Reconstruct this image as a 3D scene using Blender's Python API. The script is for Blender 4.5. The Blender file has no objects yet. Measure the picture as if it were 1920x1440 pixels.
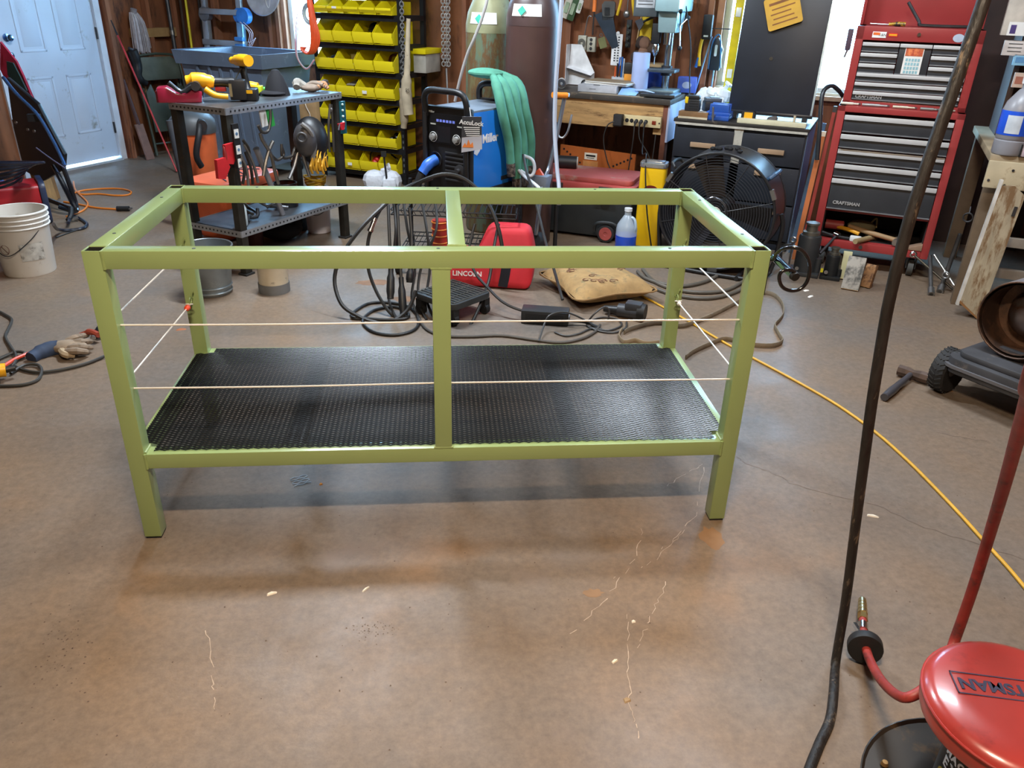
import bpy, bmesh, math, random
from math import sin, cos, pi, radians, sqrt, atan2, hypot
from mathutils import Vector, Matrix, Euler, Quaternion
random.seed(7)
scene = bpy.context.scene
COL = scene.collection

# ---------------------------------------------------------------- camera
F_PX = 1476.06
CAM = Vector((.9346, -2.0826, 1.5658))
_y, _p, _r = -.0991, -.4621, -.0287
_R = (Matrix.Rotation(_y, 3, 'Z') @ Matrix.Rotation(_p, 3, 'X') @ Matrix.Rotation(_r, 3, 'Y'))
_cam = bpy.data.cameras.new('camera'); cam = bpy.data.objects.new('camera', _cam); COL.objects.link(cam)
_cam.sensor_width = 36; _cam.lens = 36 * F_PX / 1920; _cam.clip_start = .05
rx, ry, rz_ = _R.col[0], _R.col[1], _R.col[2]
cam.matrix_world = Matrix(((rx[0], rz_[0], -ry[0], CAM[0]), (rx[1], rz_[1], -ry[1], CAM[1]), (rx[2], rz_[2], -ry[2], CAM[2]), (0, 0, 0, 1)))
scene.camera = cam

# ---------------------------------------------------------------- light and exposure
scene.view_settings.view_transform = 'Standard'; scene.view_settings.look = 'None'
scene.view_settings.gamma = 1; scene.view_settings.use_curve_mapping = False
scene.view_settings.exposure = 0.0
SKY = 38.0; KEY = 160; BACK_FILL = 170; SIDE_FILL = 95
w = bpy.data.worlds.new('sky'); scene.world = w; w.use_nodes = True
w.node_tree.nodes['Background'].inputs[0].default_value = (.42, .7, 1, 1)
w.node_tree.nodes['Background'].inputs[1].default_value = SKY

# ---------------------------------------------------------------- frames: the room is turned 29 degrees from the table
AN = radians(29); E1 = Vector((cos(AN), -sin(AN), 0)); E2 = Vector((sin(AN), cos(AN), 0))
def rm(s, d, z=0): return E1 * s + E2 * d + Vector((0, 0, z))
def _ray(u, v): return _R @ Vector(((u - 960) / F_PX, 1, (720 - v) / F_PX))
def fz(u, v, z=0):
    r = _ray(u, v); return CAM + r * ((z - CAM.z) / r.z)
def fy(u, v, y):
    r = _ray(u, v); return CAM + r * ((y - CAM.y) / r.y)
def fd(u, v, d):
    r = _ray(u, v); return CAM + r * ((d - CAM.dot(E2)) / r.dot(E2))
def fsx(u, v, s):
    r = _ray(u, v); return CAM + r * ((s - CAM.dot(E1)) / r.dot(E1))
def fk(u, v, k): return CAM + _ray(u, v) * k
def rc(P): return P.dot(E1), P.dot(E2), P.z

# ---------------------------------------------------------------- materials
def lin(h):
    if not isinstance(h, str): return tuple(h) + (1,)
    c = [int(h[i:i + 2], 16) / 255 for i in (0, 2, 4)]
    return tuple(x / 12.92 if x <= .04045 else ((x + .055) / 1.055) ** 2.4 for x in c) + (1,)
_M = {}
def mat(hexc, rough=.5, metal=0, var=.25, sc=9, dirt=None, dsc=5, damt=.5, bump=0, coat=0, stretch=None, detail=4):
    key = (hexc, rough, metal, var, sc, dirt, dsc, damt, bump, coat, stretch)
    if key in _M: return _M[key]
    m = bpy.data.materials.new('m_' + str(hexc) + '_%d' % len(_M)); m.use_nodes = True
    nt = m.node_tree; N = nt.nodes; L = nt.links; b = N['Principled BSDF']
    b.inputs['Roughness'].default_value = rough; b.inputs['Metallic'].default_value = metal
    if coat: b.inputs['Coat Weight'].default_value = coat; b.inputs['Coat Roughness'].default_value = .15
    c = lin(hexc)
    tc = N.new('ShaderNodeTexCoord'); vec = tc.outputs['Object']
    if stretch:
        mp = N.new('ShaderNodeMapping'); mp.inputs['Scale'].default_value = stretch; L.new(vec, mp.inputs[0]); vec = mp.outputs[0]
    nz = N.new('ShaderNodeTexNoise'); nz.inputs['Scale'].default_value = sc; nz.inputs['Detail'].default_value = detail; L.new(vec, nz.inputs[0])
    rp = N.new('ShaderNodeValToRGB'); L.new(nz.outputs[0], rp.inputs[0])
    lo = tuple(x * (1 - var) for x in c[:3]) + (1,); hi = tuple(min(1, x * (1 + var)) for x in c[:3]) + (1,)
    rp.color_ramp.elements[0].position = .3; rp.color_ramp.elements[1].position = .7
    rp.color_ramp.elements[0].color = lo; rp.color_ramp.elements[1].color = hi
    out = rp.outputs[0]
    if dirt:
        n2 = N.new('ShaderNodeTexNoise'); n2.inputs['Scale'].default_value = dsc; n2.inputs['Detail'].default_value = 7; n2.inputs['Roughness'].default_value = .7
        L.new(vec, n2.inputs[0])
        r2 = N.new('ShaderNodeValToRGB'); L.new(n2.outputs[0], r2.inputs[0])
        r2.color_ramp.elements[0].position = 1 - damt - .06; r2.color_ramp.elements[1].position = 1 - damt + .06
        mx = N.new('ShaderNodeMix'); mx.data_type = 'RGBA'; L.new(r2.outputs[0], mx.inputs[0]); L.new(out, mx.inputs[6]); mx.inputs[7].default_value = lin(dirt)
        out = mx.outputs[2]
    L.new(out, b.inputs['Base Color'])
    if bump:
        bp = N.new('ShaderNodeBump'); bp.inputs['Strength'].default_value = bump; bp.inputs['Distance'].default_value = .01
        L.new(nz.outputs[0], bp.inputs['Height']); L.new(bp.outputs[0], b.inputs['Normal'])
    _M[key] = m; return m
def emit(hexc, st):
    m = bpy.data.materials.new('lamp'); m.use_nodes = True; b = m.node_tree.nodes['Principled BSDF']
    b.inputs['Base Color'].default_value = lin(hexc); b.inputs['Emission Color'].default_value = lin(hexc); b.inputs['Emission Strength'].default_value = st
    return m
def glassy(hexc, alpha, rough=.05):
    m = bpy.data.materials.new('clear'); m.use_nodes = True; nt = m.node_tree; N = nt.nodes; L = nt.links
    t = N.new('ShaderNodeBsdfTransparent'); t.inputs[0].default_value = lin(hexc); g = N['Principled BSDF']
    g.inputs['Base Color'].default_value = lin(hexc); g.inputs['Roughness'].default_value = rough
    x = N.new('ShaderNodeMixShader'); x.inputs[0].default_value = alpha
    L.new(t.outputs[0], x.inputs[1]); L.new(g.outputs[0], x.inputs[2]); L.new(x.outputs[0], N['Material Output'].inputs[0]); return m

# ---------------------------------------------------------------- mesh builder
def cat_rom(pts, n=6, closed=False):
    P = [Vector(p) for p in pts]
    if len(P) < 3: return P
    out = []; m = len(P)
    rng = range(m if closed else m - 1)
    for i in rng:
        if closed: a, b, c, d = P[(i - 1) % m], P[i], P[(i + 1) % m], P[(i + 2) % m]
        else: a, b, c, d = P[max(i - 1, 0)], P[i], P[i + 1], P[min(i + 2, m - 1)]
        for k in range(n):
            t = k / n
            out.append(.5 * ((2 * b) + (c - a) * t + (2 * a - 5 * b + 4 * c - d) * t * t + (3 * b - a - 3 * c + d) * t ** 3))
    if not closed: out.append(P[-1])
    return out
class MB:
    def __init__(s, M=None): s.v = []; s.f = []; s.M = M
    def add(s, vs, fs, M=None):
        o = len(s.v)
        for p in vs:
            p = Vector(p)
            if M: p = M @ p
            if s.M: p = s.M @ p
            s.v.append(p)
        s.f += [tuple(i + o for i in f) for f in fs]; return s
    def box(s, x0, x1, y0, y1, z0, z1, M=None):
        return s.add([(x0, y0, z0), (x1, y0, z0), (x1, y1, z0), (x0, y1, z0), (x0, y0, z1), (x1, y0, z1), (x1, y1, z1), (x0, y1, z1)],
                     [(0, 3, 2, 1), (4, 5, 6, 7), (0, 1, 5, 4), (1, 2, 6, 5), (2, 3, 7, 6), (3, 0, 4, 7)], M)
    def frus(s, b, t, z0, z1, M=None):   # b, t = (x0,x1,y0,y1)
        return s.add([(b[0], b[2], z0), (b[1], b[2], z0), (b[1], b[3], z0), (b[0], b[3], z0), (t[0], t[2], z1), (t[1], t[2], z1), (t[1], t[3], z1), (t[0], t[3], z1)],
                     [(0, 3, 2, 1), (4, 5, 6, 7), (0, 1, 5, 4), (1, 2, 6, 5), (2, 3, 7, 6), (3, 0, 4, 7)], M)
    def bar(s, p0, p1, w, h=None, up=(0, 0, 1), M=None):
        h = h or w; p0 = Vector(p0); p1 = Vector(p1); d = (p1 - p0).normalized(); u = Vector(up)
        x = d.cross(u)
        if x.length < 1e-4: x = d.cross(Vector((1, 0, 0)))
        x.normalize(); y = x.cross(d).normalized(); x = x * w / 2; y = y * h / 2
        return s.add([p0 - x - y, p0 + x - y, p0 + x + y, p0 - x + y, p1 - x - y, p1 + x - y, p1 + x + y, p1 - x + y],
                     [(0, 3, 2, 1), (4, 5, 6, 7), (0, 1, 5, 4), (1, 2, 6, 5), (2, 3, 7, 6), (3, 0, 4, 7)], M)
    def cyl(s, p0, p1, r0, r1=None, n=16, caps=True, M=None):
        r1 = r0 if r1 is None else r1; p0 = Vector(p0); p1 = Vector(p1); d = (p1 - p0).normalized()
        x = d.cross(Vector((0, 0, 1)));  x = x if x.length > 1e-4 else Vector((1, 0, 0)); x.normalize(); y = d.cross(x)
        vs = []
        for p, r in ((p0, r0), (p1, r1)):
            vs += [p + (x * cos(2 * pi * i / n) + y * sin(2 * pi * i / n)) * r for i in range(n)]
        fs = [(i, (i + 1) % n, n + (i + 1) % n, n + i) for i in range(n)]
        if caps: fs += [tuple(range(n - 1, -1, -1)), tuple(range(n, 2 * n))]
        return s.add(vs, fs, M)
    def tube(s, pts, r, n=8, closed=False, sm=6, M=None, flat=None, up=None):
        P = cat_rom(pts, sm, closed) if sm else [Vector(p) for p in pts]
        m = len(P); vs = []; prev = None
        for i, p in enumerate(P):
            a = P[(i - 1) % m] if closed or i else p; b = P[(i + 1) % m] if closed or i < m - 1 else p
            d = (b - a).normalized() if (b - a).length > 1e-9 else Vector((0, 0, 1))
            if up is not None: x = d.cross(Vector(up))
            elif prev is None: x = d.cross(Vector((0, 0, 1)))
            else: x = prev - d * prev.dot(d)
            if x.length < 1e-4: x = d.cross(Vector((.3, 1, .2)))
            x.normalize(); y = d.cross(x); prev = x
            rr = r[min(i * len(r) // m, len(r) - 1)] if isinstance(r, (list, tuple)) else r
            ra, rb = (rr, rr) if flat is None else flat
            vs += [p + x * cos(2 * pi * k / n + .4) * ra + y * sin(2 * pi * k / n + .4) * rb for k in range(n)]
        fs = []
        for i in range(m if closed else m - 1):
            j = (i + 1) % m
            fs += [(i * n + k, i * n + (k + 1) % n, j * n + (k + 1) % n, j * n + k) for k in range(n)]
        if not closed: fs += [tuple(range(n - 1, -1, -1)), tuple(range((m - 1) * n, m * n))]
        return s.add(vs, fs, M)
    def lathe(s, prof, n=28, M=None, a0=0, a1=2 * pi):
        full = abs(a1 - a0 - 2 * pi) < 1e-6; cnt = n if full else n + 1; vs = []
        for i in range(cnt):
            t = a0 + (a1 - a0) * i / n
            vs += [(r * cos(t), r * sin(t), z) for r, z in prof]
        m = len(prof); fs = []
        for i in range(n):
            j = (i + 1) % cnt
            for k in range(m - 1):
                q = [i * m + k, j * m + k, j * m + k + 1, i * m + k + 1]
                if prof[k][0] < 1e-6: q = [q[0], q[2], q[3]]
                elif prof[k + 1][0] < 1e-6: q = [q[0], q[1], q[2]]
                fs.append(tuple(q))
        return s.add(vs, fs, M)
    def prism(s, poly, z0, z1, M=None):
        n = len(poly); vs = [(x, y, z0) for x, y in poly] + [(x, y, z1) for x, y in poly]
        return s.add(vs, [tuple(range(n - 1, -1, -1)), tuple(range(n, 2 * n))] + [(i, (i + 1) % n, n + (i + 1) % n, n + i) for i in range(n)], M)
    def sph(s, c, rx, ry=None, rz=None, n=14, m=9, M=None):
        ry = ry or rx; rz = rz or rx; c = Vector(c); vs = [c + Vector((0, 0, -rz))]; fs = []
        for j in range(1, m):
            t = -pi / 2 + pi * j / m
            vs += [c + Vector((rx * cos(t) * cos(2 * pi * i / n), ry * cos(t) * sin(2 * pi * i / n), rz * sin(t))) for i in range(n)]
        vs.append(c + Vector((0, 0, rz)))
        fs += [(0, 1 + (i + 1) % n, 1 + i) for i in range(n)]
        for j in range(m - 2): fs += [(1 + j * n + i, 1 + j * n + (i + 1) % n, 1 + (j + 1) * n + (i + 1) % n, 1 + (j + 1) * n + i) for i in range(n)]
        k = 1 + (m - 2) * n; fs += [(k + i, k + (i + 1) % n, len(vs) - 1) for i in range(n)]
        return s.add(vs, fs, M)
    def torus(s, c, R, r, axis=(0, 0, 1), n=24, k=8, M=None):
        c = Vector(c); a = Vector(axis).normalized(); x = a.orthogonal().normalized(); y = a.cross(x)
        return s.tube([c + (x * cos(2 * pi * i / n) + y * sin(2 * pi * i / n)) * R for i in range(n)], r, k, True, 0, M)
    def build(s, name, m, parent=None, bev=0, sharp=38, seg=2, center=False):
        me = bpy.data.meshes.new(name)
        V = s.v; org = Vector((0, 0, 0))
        if center:
            lo = Vector([min(p[i] for p in V) for i in range(3)]); hi = Vector([max(p[i] for p in V) for i in range(3)])
            org = Vector(((lo.x + hi.x) / 2, (lo.y + hi.y) / 2, lo.z)); V = [p - org for p in V]
        me.from_pydata([tuple(p) for p in V], [], s.f); me.validate()
        bm = bmesh.new(); bm.from_mesh(me); bmesh.ops.recalc_face_normals(bm, faces=bm.faces)
        if bev:
            ed = [e for e in bm.edges if len(e.link_faces) == 2 and e.calc_face_angle(0) > .5]
            bmesh.ops.bevel(bm, geom=ed, offset=bev, segments=seg, affect='EDGES', profile=.6, clamp_overlap=True)
        bm.to_mesh(me); bm.free()
        for p in me.polygons: p.use_smooth = True
        me.set_sharp_from_angle(angle=radians(sharp))
        me.materials.append(m)
        o = bpy.data.objects.new(name, me); COL.objects.link(o); o.location = org
        if parent: o.parent = parent
        return o
def tag(o, label, cat, group=None):
    o['label'] = label; o['category'] = cat
    if group: o['group'] = group
    return o
def solo(mb, name, m, label, cat, group=None, bev=0, sharp=38):
    return tag(mb.build(name, m, None, bev, sharp, center=True), label, cat, group)
def thing(name, label, cat, loc, rz=0, group=None, rot=None):
    o = bpy.data.objects.new(name, None); COL.objects.link(o); o.location = loc; o.rotation_euler = rot or (0, 0, rz); o.empty_display_size = .05
    return tag(o, label, cat, group)
def rthing(name, label, cat, s, d, z=0, rot=0, group=None): return thing(name, label, cat, rm(s, d, z), -AN + radians(rot), group)
def struct(o): o['kind'] = 'structure'; return o
def dup(root, loc, rz=None, label=None, group=None):
    r = root.copy(); COL.objects.link(r); r.location = loc
    if rz is not None: r.rotation_euler = (0, 0, rz)
    if label: r['label'] = label
    if group: r['group'] = group
    for ch in root.children:
        c = ch.copy(); COL.objects.link(c); c.parent = r
        for g in ch.children:
            e = g.copy(); COL.objects.link(e); e.parent = c
    return r
def B(x0, x1, y0, y1, z0, z1): return MB().box(x0, x1, y0, y1, z0, z1)
def text(body, size, m, parent, M, name='lettering', ext=.0006, align='CENTER', bold=0, shear=0):
    cu = bpy.data.curves.new('t', 'FONT'); cu.body = body; cu.size = size; cu.align_x = align; cu.align_y = 'CENTER'; cu.extrude = ext; cu.offset = bold; cu.shear = shear
    cu.resolution_u = 3
    t = bpy.data.objects.new('t', cu); COL.objects.link(t)
    dg = bpy.context.evaluated_depsgraph_get(); me = bpy.data.meshes.new_from_object(t.evaluated_get(dg))
    bpy.data.objects.remove(t); bpy.data.curves.remove(cu)
    me.materials.clear(); me.materials.append(m)
    o = bpy.data.objects.new(name, me); COL.objects.link(o); o.parent = parent; o.matrix_local = M; return o
def TM(loc, rx=0, ry=0, rz=0): return Matrix.Translation(loc) @ Euler((radians(rx), radians(ry), radians(rz))).to_matrix().to_4x4()
FRONT = lambda x, y, z: TM((x, y, z), 90)          # lettering that faces local -y
def circ(r, n=20, cx=0, cy=0): return [(cx + r * cos(2 * pi * i / n), cy + r * sin(2 * pi * i / n)) for i in range(n)]
def rrect(x0, x1, y0, y1, r, n=4):
    o = []
    for cx, cy, a in ((x1 - r, y1 - r, 0), (x0 + r, y1 - r, 90), (x0 + r, y0 + r, 180), (x1 - r, y0 + r, 270)):
        o += [(cx + r * cos(radians(a + 90 * k / n)), cy + r * sin(radians(a + 90 * k / n))) for k in range(n + 1)]
    return o
BLK = mat('1b1b1d', .45, 0, .3); BLKR = mat('141416', .6, 0, .3, 14); STEEL = mat('9a9a9a', .35, .9, .2); CHROME = mat('c8ccd0', .15, 1, .05)
DKST = mat('4a4a4c', .45, .8, .3, 12); WHT = mat('d8dad8', .5, 0, .08); REDM = mat('a3262a', .4, 0, .15); YEL = mat('e0bf14', .45, 0, .12)
ORG = mat('d9612a', .5, 0, .12); BLUE = mat('1f6fd0', .35, 0, .1); PAPER = mat('e6e4de', .7, 0, .05); RUB = mat('202022', .75, 0, .25, 20)
WOODL = mat('a9824f', .65, 0, .3, 10, stretch=(1, 1, 12)); LABW = mat('e9e9e6', .5, 0, .03)
# ================================================================ the room
S0, S1, D0, D1, HC = -4.85, 3.3, -4.6, 5.28, 3.5
def floor_mat():
    m = bpy.data.materials.new('concrete'); m.use_nodes = True; nt = m.node_tree; N = nt.nodes; L = nt.links; b = N['Principled BSDF']
    tc = N.new('ShaderNodeTexCoord')
    def noise(sc, det=6, ro=.6):
        n = N.new('ShaderNodeTexNoise'); n.inputs['Scale'].default_value = sc; n.inputs['Detail'].default_value = det; n.inputs['Roughness'].default_value = ro
        L.new(tc.outputs['Object'], n.inputs[0]); return n
    def ramp(src, stops):
        r = N.new('ShaderNodeValToRGB'); L.new(src, r.inputs[0]); e = r.color_ramp.elements
        while len(e) < len(stops): e.new(.5)
        for i, (p, c) in enumerate(stops): e[i].position = p; e[i].color = lin(c)
        return r
    def mixc(fac, a, c, mode='MIX'):
        x = N.new('ShaderNodeMix'); x.data_type = 'RGBA'; x.blend_type = mode
        if isinstance(fac, float): x.inputs[0].default_value = fac
        else: L.new(fac, x.inputs[0])
        for k, q in ((6, a), (7, c)):
            if isinstance(q, str): x.inputs[k].default_value = lin(q)
            else: L.new(q, x.inputs[k])
        return x.outputs[2]
    base = ramp(noise(.9, 5).outputs[0], ((.32, '756d66'), (.5, '7f6f60'), (.68, '8a725a')))
    fine = ramp(noise(38, 8, .75).outputs[0], ((.3, '9a9a9a'), (.7, 'ffffff')))
    c = mixc(.55, base.outputs[0], fine.outputs[0], 'MULTIPLY')
    st = ramp(noise(2.3, 7, .65).outputs[0], ((.60, '000000'), (.74, 'ffffff')))
    c = mixc(st.outputs[0], c, '7a6a5e')
    or_ = ramp(noise(1.6, 3).outputs[0], ((.62, '000000'), (.8, '999999')))
    c = mixc(or_.outputs[0], c, 'a87a4a')
    sp = ramp(noise(120, 2, .5).outputs[0], ((.70, '000000'), (.74, '888888')))
    c = mixc(sp.outputs[0], c, '4f463e')
    L.new(c, b.inputs['Base Color'])
    rr = ramp(noise(3, 6).outputs[0], ((.3, 'a0a0a0'), (.7, 'c4c4c4'))); L.new(rr.outputs[0], b.inputs['Roughness'])
    b.inputs['Specular IOR Level'].default_value = .35
    bp = N.new('ShaderNodeBump'); bp.inputs['Strength'].default_value = .12; bp.inputs['Distance'].default_value = .004; L.new(noise(60, 6).outputs[0], bp.inputs['Height']); L.new(bp.outputs[0], b.inputs['Normal'])
    return m
RMX = Matrix.Rotation(-AN, 4, 'Z')
def rbox(boxes):
    mb = MB(RMX)
    for q in boxes: mb.box(*q)
    return mb
FLOOR = struct(rbox([(S0 - .3, S1 + .3, D0 - .3, D1 + .3, -.12, 0)]).build('floor', floor_mat()))
struct(rbox([(S0 - 25, S1 + 25, D0 - 25, D1 + 25, -.35, -.14)]).build('ground_outside', mat('9aa08e', .9, 0, .2, 3)))
PLY = mat('7a4a2c', .75, 0, .35, 3, '4a2a18', 4, .42, bump=.1, stretch=(2.5, 2.5, .6))
STUD = mat('86553a', .75, 0, .3, 4, '5a3422', 5, .4, stretch=(5, 5, .5))
CEIL = mat('857a6c', .85, 0, .1, 2)
struct(rbox([(S0 - .3, S1 + .3, D0 - .3, D1 + .3, HC, HC + .1)]).build('ceiling', CEIL))
DR0, DR1 = 3.33, 4.28           # door on the left wall
struct(rbox([(S0 - .12, S0, D0, DR0 - .05, 0, HC), (S0 - .12, S0, DR1 + .05, D1 + .12, 0, HC), (S0 - .12, S0, DR0 - .05, DR1 + .05, 2.08, HC)]).build('wall_left', PLY))
W1 = (-3.47, -2.55, .93, 3.1); W2 = (.62, 1.78, .93, 2.5)
bw = []
for a, b_ in ((S0 - .12, W1[0]), (W1[1], W2[0]), (W2[1], S1 + .12)): bw.append((a, b_, D1, D1 + .12, 0, HC))
for q in (W1, W2): bw += [(q[0], q[1], D1, D1 + .12, 0, q[2]), (q[0], q[1], D1, D1 + .12, q[3], HC)]
WALLB = struct(rbox(bw).build('wall_back', PLY))
WALLR = struct(rbox([(S1, S1 + .12, D0, D1, 0, HC)]).build('wall_right', PLY))
struct(rbox([(S0 - .12, S1 + .12, D0 - .12, D0, 0, HC)]).build('wall_front', mat('7a6a58', .85, 0, .15, 2)))
# exposed studs and a crosspiece
for s in (-4.3, -3.62, -3.53, -2.48, -1.55, -.6, .28, .53, 1.84, 2.6):
    B(-.02, .02, -.075, 0, 0, HC).build('stud', STUD, WALLB).matrix_world = Matrix.Translation(rm(s, D1)) @ RMX
WL = bpy.data.objects['wall_left']
for d in (4.4, 4.86, 5.2):
    B(0, .07, -.022, .022, 0, HC).build('stud', STUD, WL).matrix_world = Matrix.Translation(rm(S0, d)) @ RMX
B(0, .075, -.3, .22, 1.08, 1.16).build('blocking', mat('9c7a4e', .7, 0, .2), WL).matrix_world = Matrix.Translation(rm(S0, 4.95)) @ RMX
# windows
GL = glassy('f2fbff', .06)
def window(n, q):
    o = struct(B(0, q[1] - q[0], -.0, .12, 0, .02).build('window_%d' % n, mat('c9c2b4', .6, 0, .1)))
    o.matrix_world = Matrix.Translation(rm(q[0], D1, q[2])) @ RMX
    wd, ht = q[1] - q[0], q[3] - q[2]
    for x0, x1, z0, z1 in ((0, .045, 0, ht), (wd - .045, wd, 0, ht), (0, wd, ht - .045, ht), (0, wd, 0, .05), (wd / 2 - .02, wd / 2 + .02, 0, ht), (.045, wd - .045, ht * .52, ht * .52 + .035)):
        B(x0, x1, .03, .09, z0, z1).build('window_frame', mat('d9d6cf', .5, 0, .08), o)
    B(-.06, wd + .06, -.05, .03, -.03, 0).build('window_sill', mat('b79a7c', .6, 0, .2), o)
    for x0, x1 in ((.045, wd / 2 - .02), (wd / 2 + .02, wd - .045)):
        B(x0, x1, .058, .062, .05, ht * .52).build('pane', GL, o); B(x0, x1, .058, .062, ht * .52 + .035, ht - .045).build('pane', GL, o)
    for x in (-.05, wd):
        B(x, x + .05, -.03, 0, -.03, ht + .05).build('casing', mat('9a6a50', .65, 0, .2), o)
    l = bpy.data.lights.new('portal', 'AREA'); l.shape = 'RECTANGLE'; l.size = wd; l.size_y = ht; l.cycles.is_portal = True
    p = bpy.data.objects.new('portal', l); COL.objects.link(p)
    p.matrix_world = Matrix.Translation(rm((q[0] + q[1]) / 2, D1 + .11, (q[2] + q[3]) / 2)) @ RMX @ Matrix.Rotation(radians(-90), 4, 'X')
window(1, W1); window(2, W2)
# six panel steel door, daylight under it
DW = mat('b9c4d4', .45, 0, .06, 2, '8a8a84', 6, .34)
door = struct(B(0, .045, 0, DR1 - DR0, .035, 2.05).build('door_1', DW, bev=.003)); door.matrix_world = Matrix.Translation(rm(S0 - .05, DR0)) @ RMX
for y0, y1 in ((.17, .42), (.55, .81)):
    for z0, z1 in ((.29, .80), (1.0, 1.62), (1.75, 1.95)):
        MB().box(.043, .049, y0, y1, z0, z0 + .02).box(.043, .049, y0, y1, z1 - .02, z1).box(.043, .049, y0, y0 + .02, z0, z1).box(.043, .049, y1 - .02, y1, z0, z1).build('door_moulding', DW, door, .003)
        MB().frus((y0 + .04, y1 - .04, z0 + .04, z1 - .04), (y0 + .055, y1 - .055, z0 + .055, z1 - .055), 0, .006, Matrix(((0, 0, 1, .0445), (1, 0, 0, 0), (0, 1, 0, 0), (0, 0, 0, 1)))).build('door_panel', DW, door)
KN = mat('7f9cc0', .2, 1, .1)
MB(TM((.045, .07, 1.12), 0, 90)).lathe([(0, 0), (.032, 0), (.03, .008), (.012, .012), (.012, .03), (.024, .04), (.027, .055), (.018, .068), (0, .07)], 18).build('door_knob', KN, door)
MB(TM((.045, .07, .98), 0, 90)).lathe([(0, 0), (.03, 0), (.03, .012), (.018, .02), (0, .022)], 18).build('deadbolt', KN, door)
for z in (.25, 1.08, 1.85): B(.03, .06, DR1 - DR0 - .005, DR1 - DR0 + .02, z, z + .1).build('hinge', DKST, door)
t1 = struct(rbox([(S0 - .06, S0 + .02, DR1 + .005, DR1 + .07, 0, 2.12), (S0 - .06, S0 + .02, DR0 - .07, DR0 - .005, 0, 2.12)]).build('trim_1', mat('c7ccd6', .5, 0, .1)))
struct(rbox([(S0 - .02, S0 + .015, DR1 + .07, DR1 + .13, 0, 2.2)]).build('trim_2', mat('5a3020', .7, 0, .3)))
struct(rbox([(S0 - .1, S0 + .05, DR0, DR1, 0, .02)]).build('threshold', mat('d8dde2', .35, .6, .1)))
# ---- lamps under the ceiling
def shop_light(label, x, y, z, rz, power, lx=1.2, col=(.8, .9, 1)):
    t = thing('shop_light', label, 'lamp', (x, y, z), rz, 'strip lamps under the ceiling')
    MB().frus((-lx / 2, lx / 2, -.1, .1), (-lx / 2, lx / 2, -.05, .05), 0, .06).build('housing', mat('dcdcd8', .5, 0, .05), t)
    for yy in (-.05, .05):
        MB().cyl((-lx / 2 + .02, yy, -.022), (lx / 2 - .02, yy, -.022), .016, n=12).build('tube', emit('fff0dc', 6), t)
    for xx in (-lx * .4, lx * .4): MB().cyl((xx, 0, .06), (xx, 0, HC - z), .004, n=6).build('hanger', DKST, t)
    l = bpy.data.lights.new('lamp_light', 'AREA'); l.shape = 'RECTANGLE'; l.size = lx; l.size_y = .14; l.energy = power; l.color = col
    o = bpy.data.objects.new('lamp_light', l); COL.objects.link(o); o.parent = t; o.location = (0, 0, -.045)
shop_light('strip lamp hanging above the spot in front of the green frame', .9, -1.75, 3.36, 0, KEY, .6, (1, .8, .58))
shop_light('added unseen strip lamp over the welding cart, fill light for the back', .2, 2.6, 3.2, -AN, BACK_FILL)  # added fill lamp, brightens the back of the shop
shop_light('added unseen strip lamp before the red tool chest, fill light for the right', 2.6, 1.2, 3.2, -AN, SIDE_FILL)  # added fill lamp, brightens the right side and the chest
# ---- marks on the concrete
def strip(pts, w, z=.0006):
    P = [Vector((p[0], p[1], 0)) for p in pts]; vs = []; fs = []
    for i, p in enumerate(P):
        d = (P[min(i + 1, len(P) - 1)] - P[max(i - 1, 0)]).normalized(); n = Vector((-d.y, d.x, 0)) * w * (.5 + .5 * random.random()) / 2
        vs += [p - n + Vector((0, 0, z)), p + n + Vector((0, 0, z))]
    for i in range(len(P) - 1): fs.append((2 * i, 2 * i + 1, 2 * i + 3, 2 * i + 2))
    return MB().add(vs, fs)
def px(pts, z=0): return [fz(u, v, z) for u, v in pts]
def jit(pts, n=5, a=.012):
    q = []
    for i in range(len(pts) - 1):
        for k in range(n):
            t = k / n; q.append(pts[i].lerp(pts[i + 1], t) + Vector((random.uniform(-a, a), random.uniform(-a, a), 0)))
    return q + [pts[-1]]
CHK = mat('b3a08d', .85, 0, .2, 30); CRK = mat('5c5049', .9, 0, .3, 30)
for pts in ([(1320, 875), (1306, 960), (1270, 1010), (1215, 1060), (1150, 1085)], [(1205, 985), (1190, 1050), (1130, 1130), (1050, 1210)], [(1250, 1090), (1225, 1150), (1195, 1215)],
            [(1175, 1150), (1178, 1240), (1182, 1330), (1197, 1385)], [(1317, 870), (1275, 895), (1235, 925)], [(388, 1180), (400, 1275), (402, 1330)], [(1290, 985), (1240, 1030)]):
    P = jit(px(pts), 9, .006)
    mb = MB()
    for i in range(0, len(P) - 1):
        if random.random() < .72:
            q = strip([P[i], P[i + 1]], .0014 + random.random() * .0018); mb.add(q.v, q.f)
    mb.build('scratch', CHK, FLOOR)
for pts, w_ in (([(1382, 858), (1402, 872), (1440, 882), (1480, 905), (1560, 930), (1640, 945), (1720, 985), (1800, 1010), (1920, 1050)], .0025), ([(1760, 812), (1800, 820), (1850, 828)], .003)):
    strip(jit(px(pts), 5, .006), w_).build('crack', CRK, FLOOR)
def blot(u, v, rx_, ry_, m, n=18, j=.25, z=.0004):
    c = fz(u, v); vs = [c + Vector((0, 0, z))]
    for i in range(n):
        a = 2 * pi * i / n; k = 1 + random.uniform(-j, j); vs.append(c + Vector((rx_ * cos(a) * k, ry_ * sin(a) * k, z)))
    return MB().add(vs, [(0, 1 + i, 1 + (i + 1) % n) for i in range(n)]).build('stain', m, FLOOR)
blot(1335, 1010, .035, .06, mat('8a6848', .8, 0, .2)); blot(1112, 1112, .03, .018, mat('8a6c50', .85, 0, .2))
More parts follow.
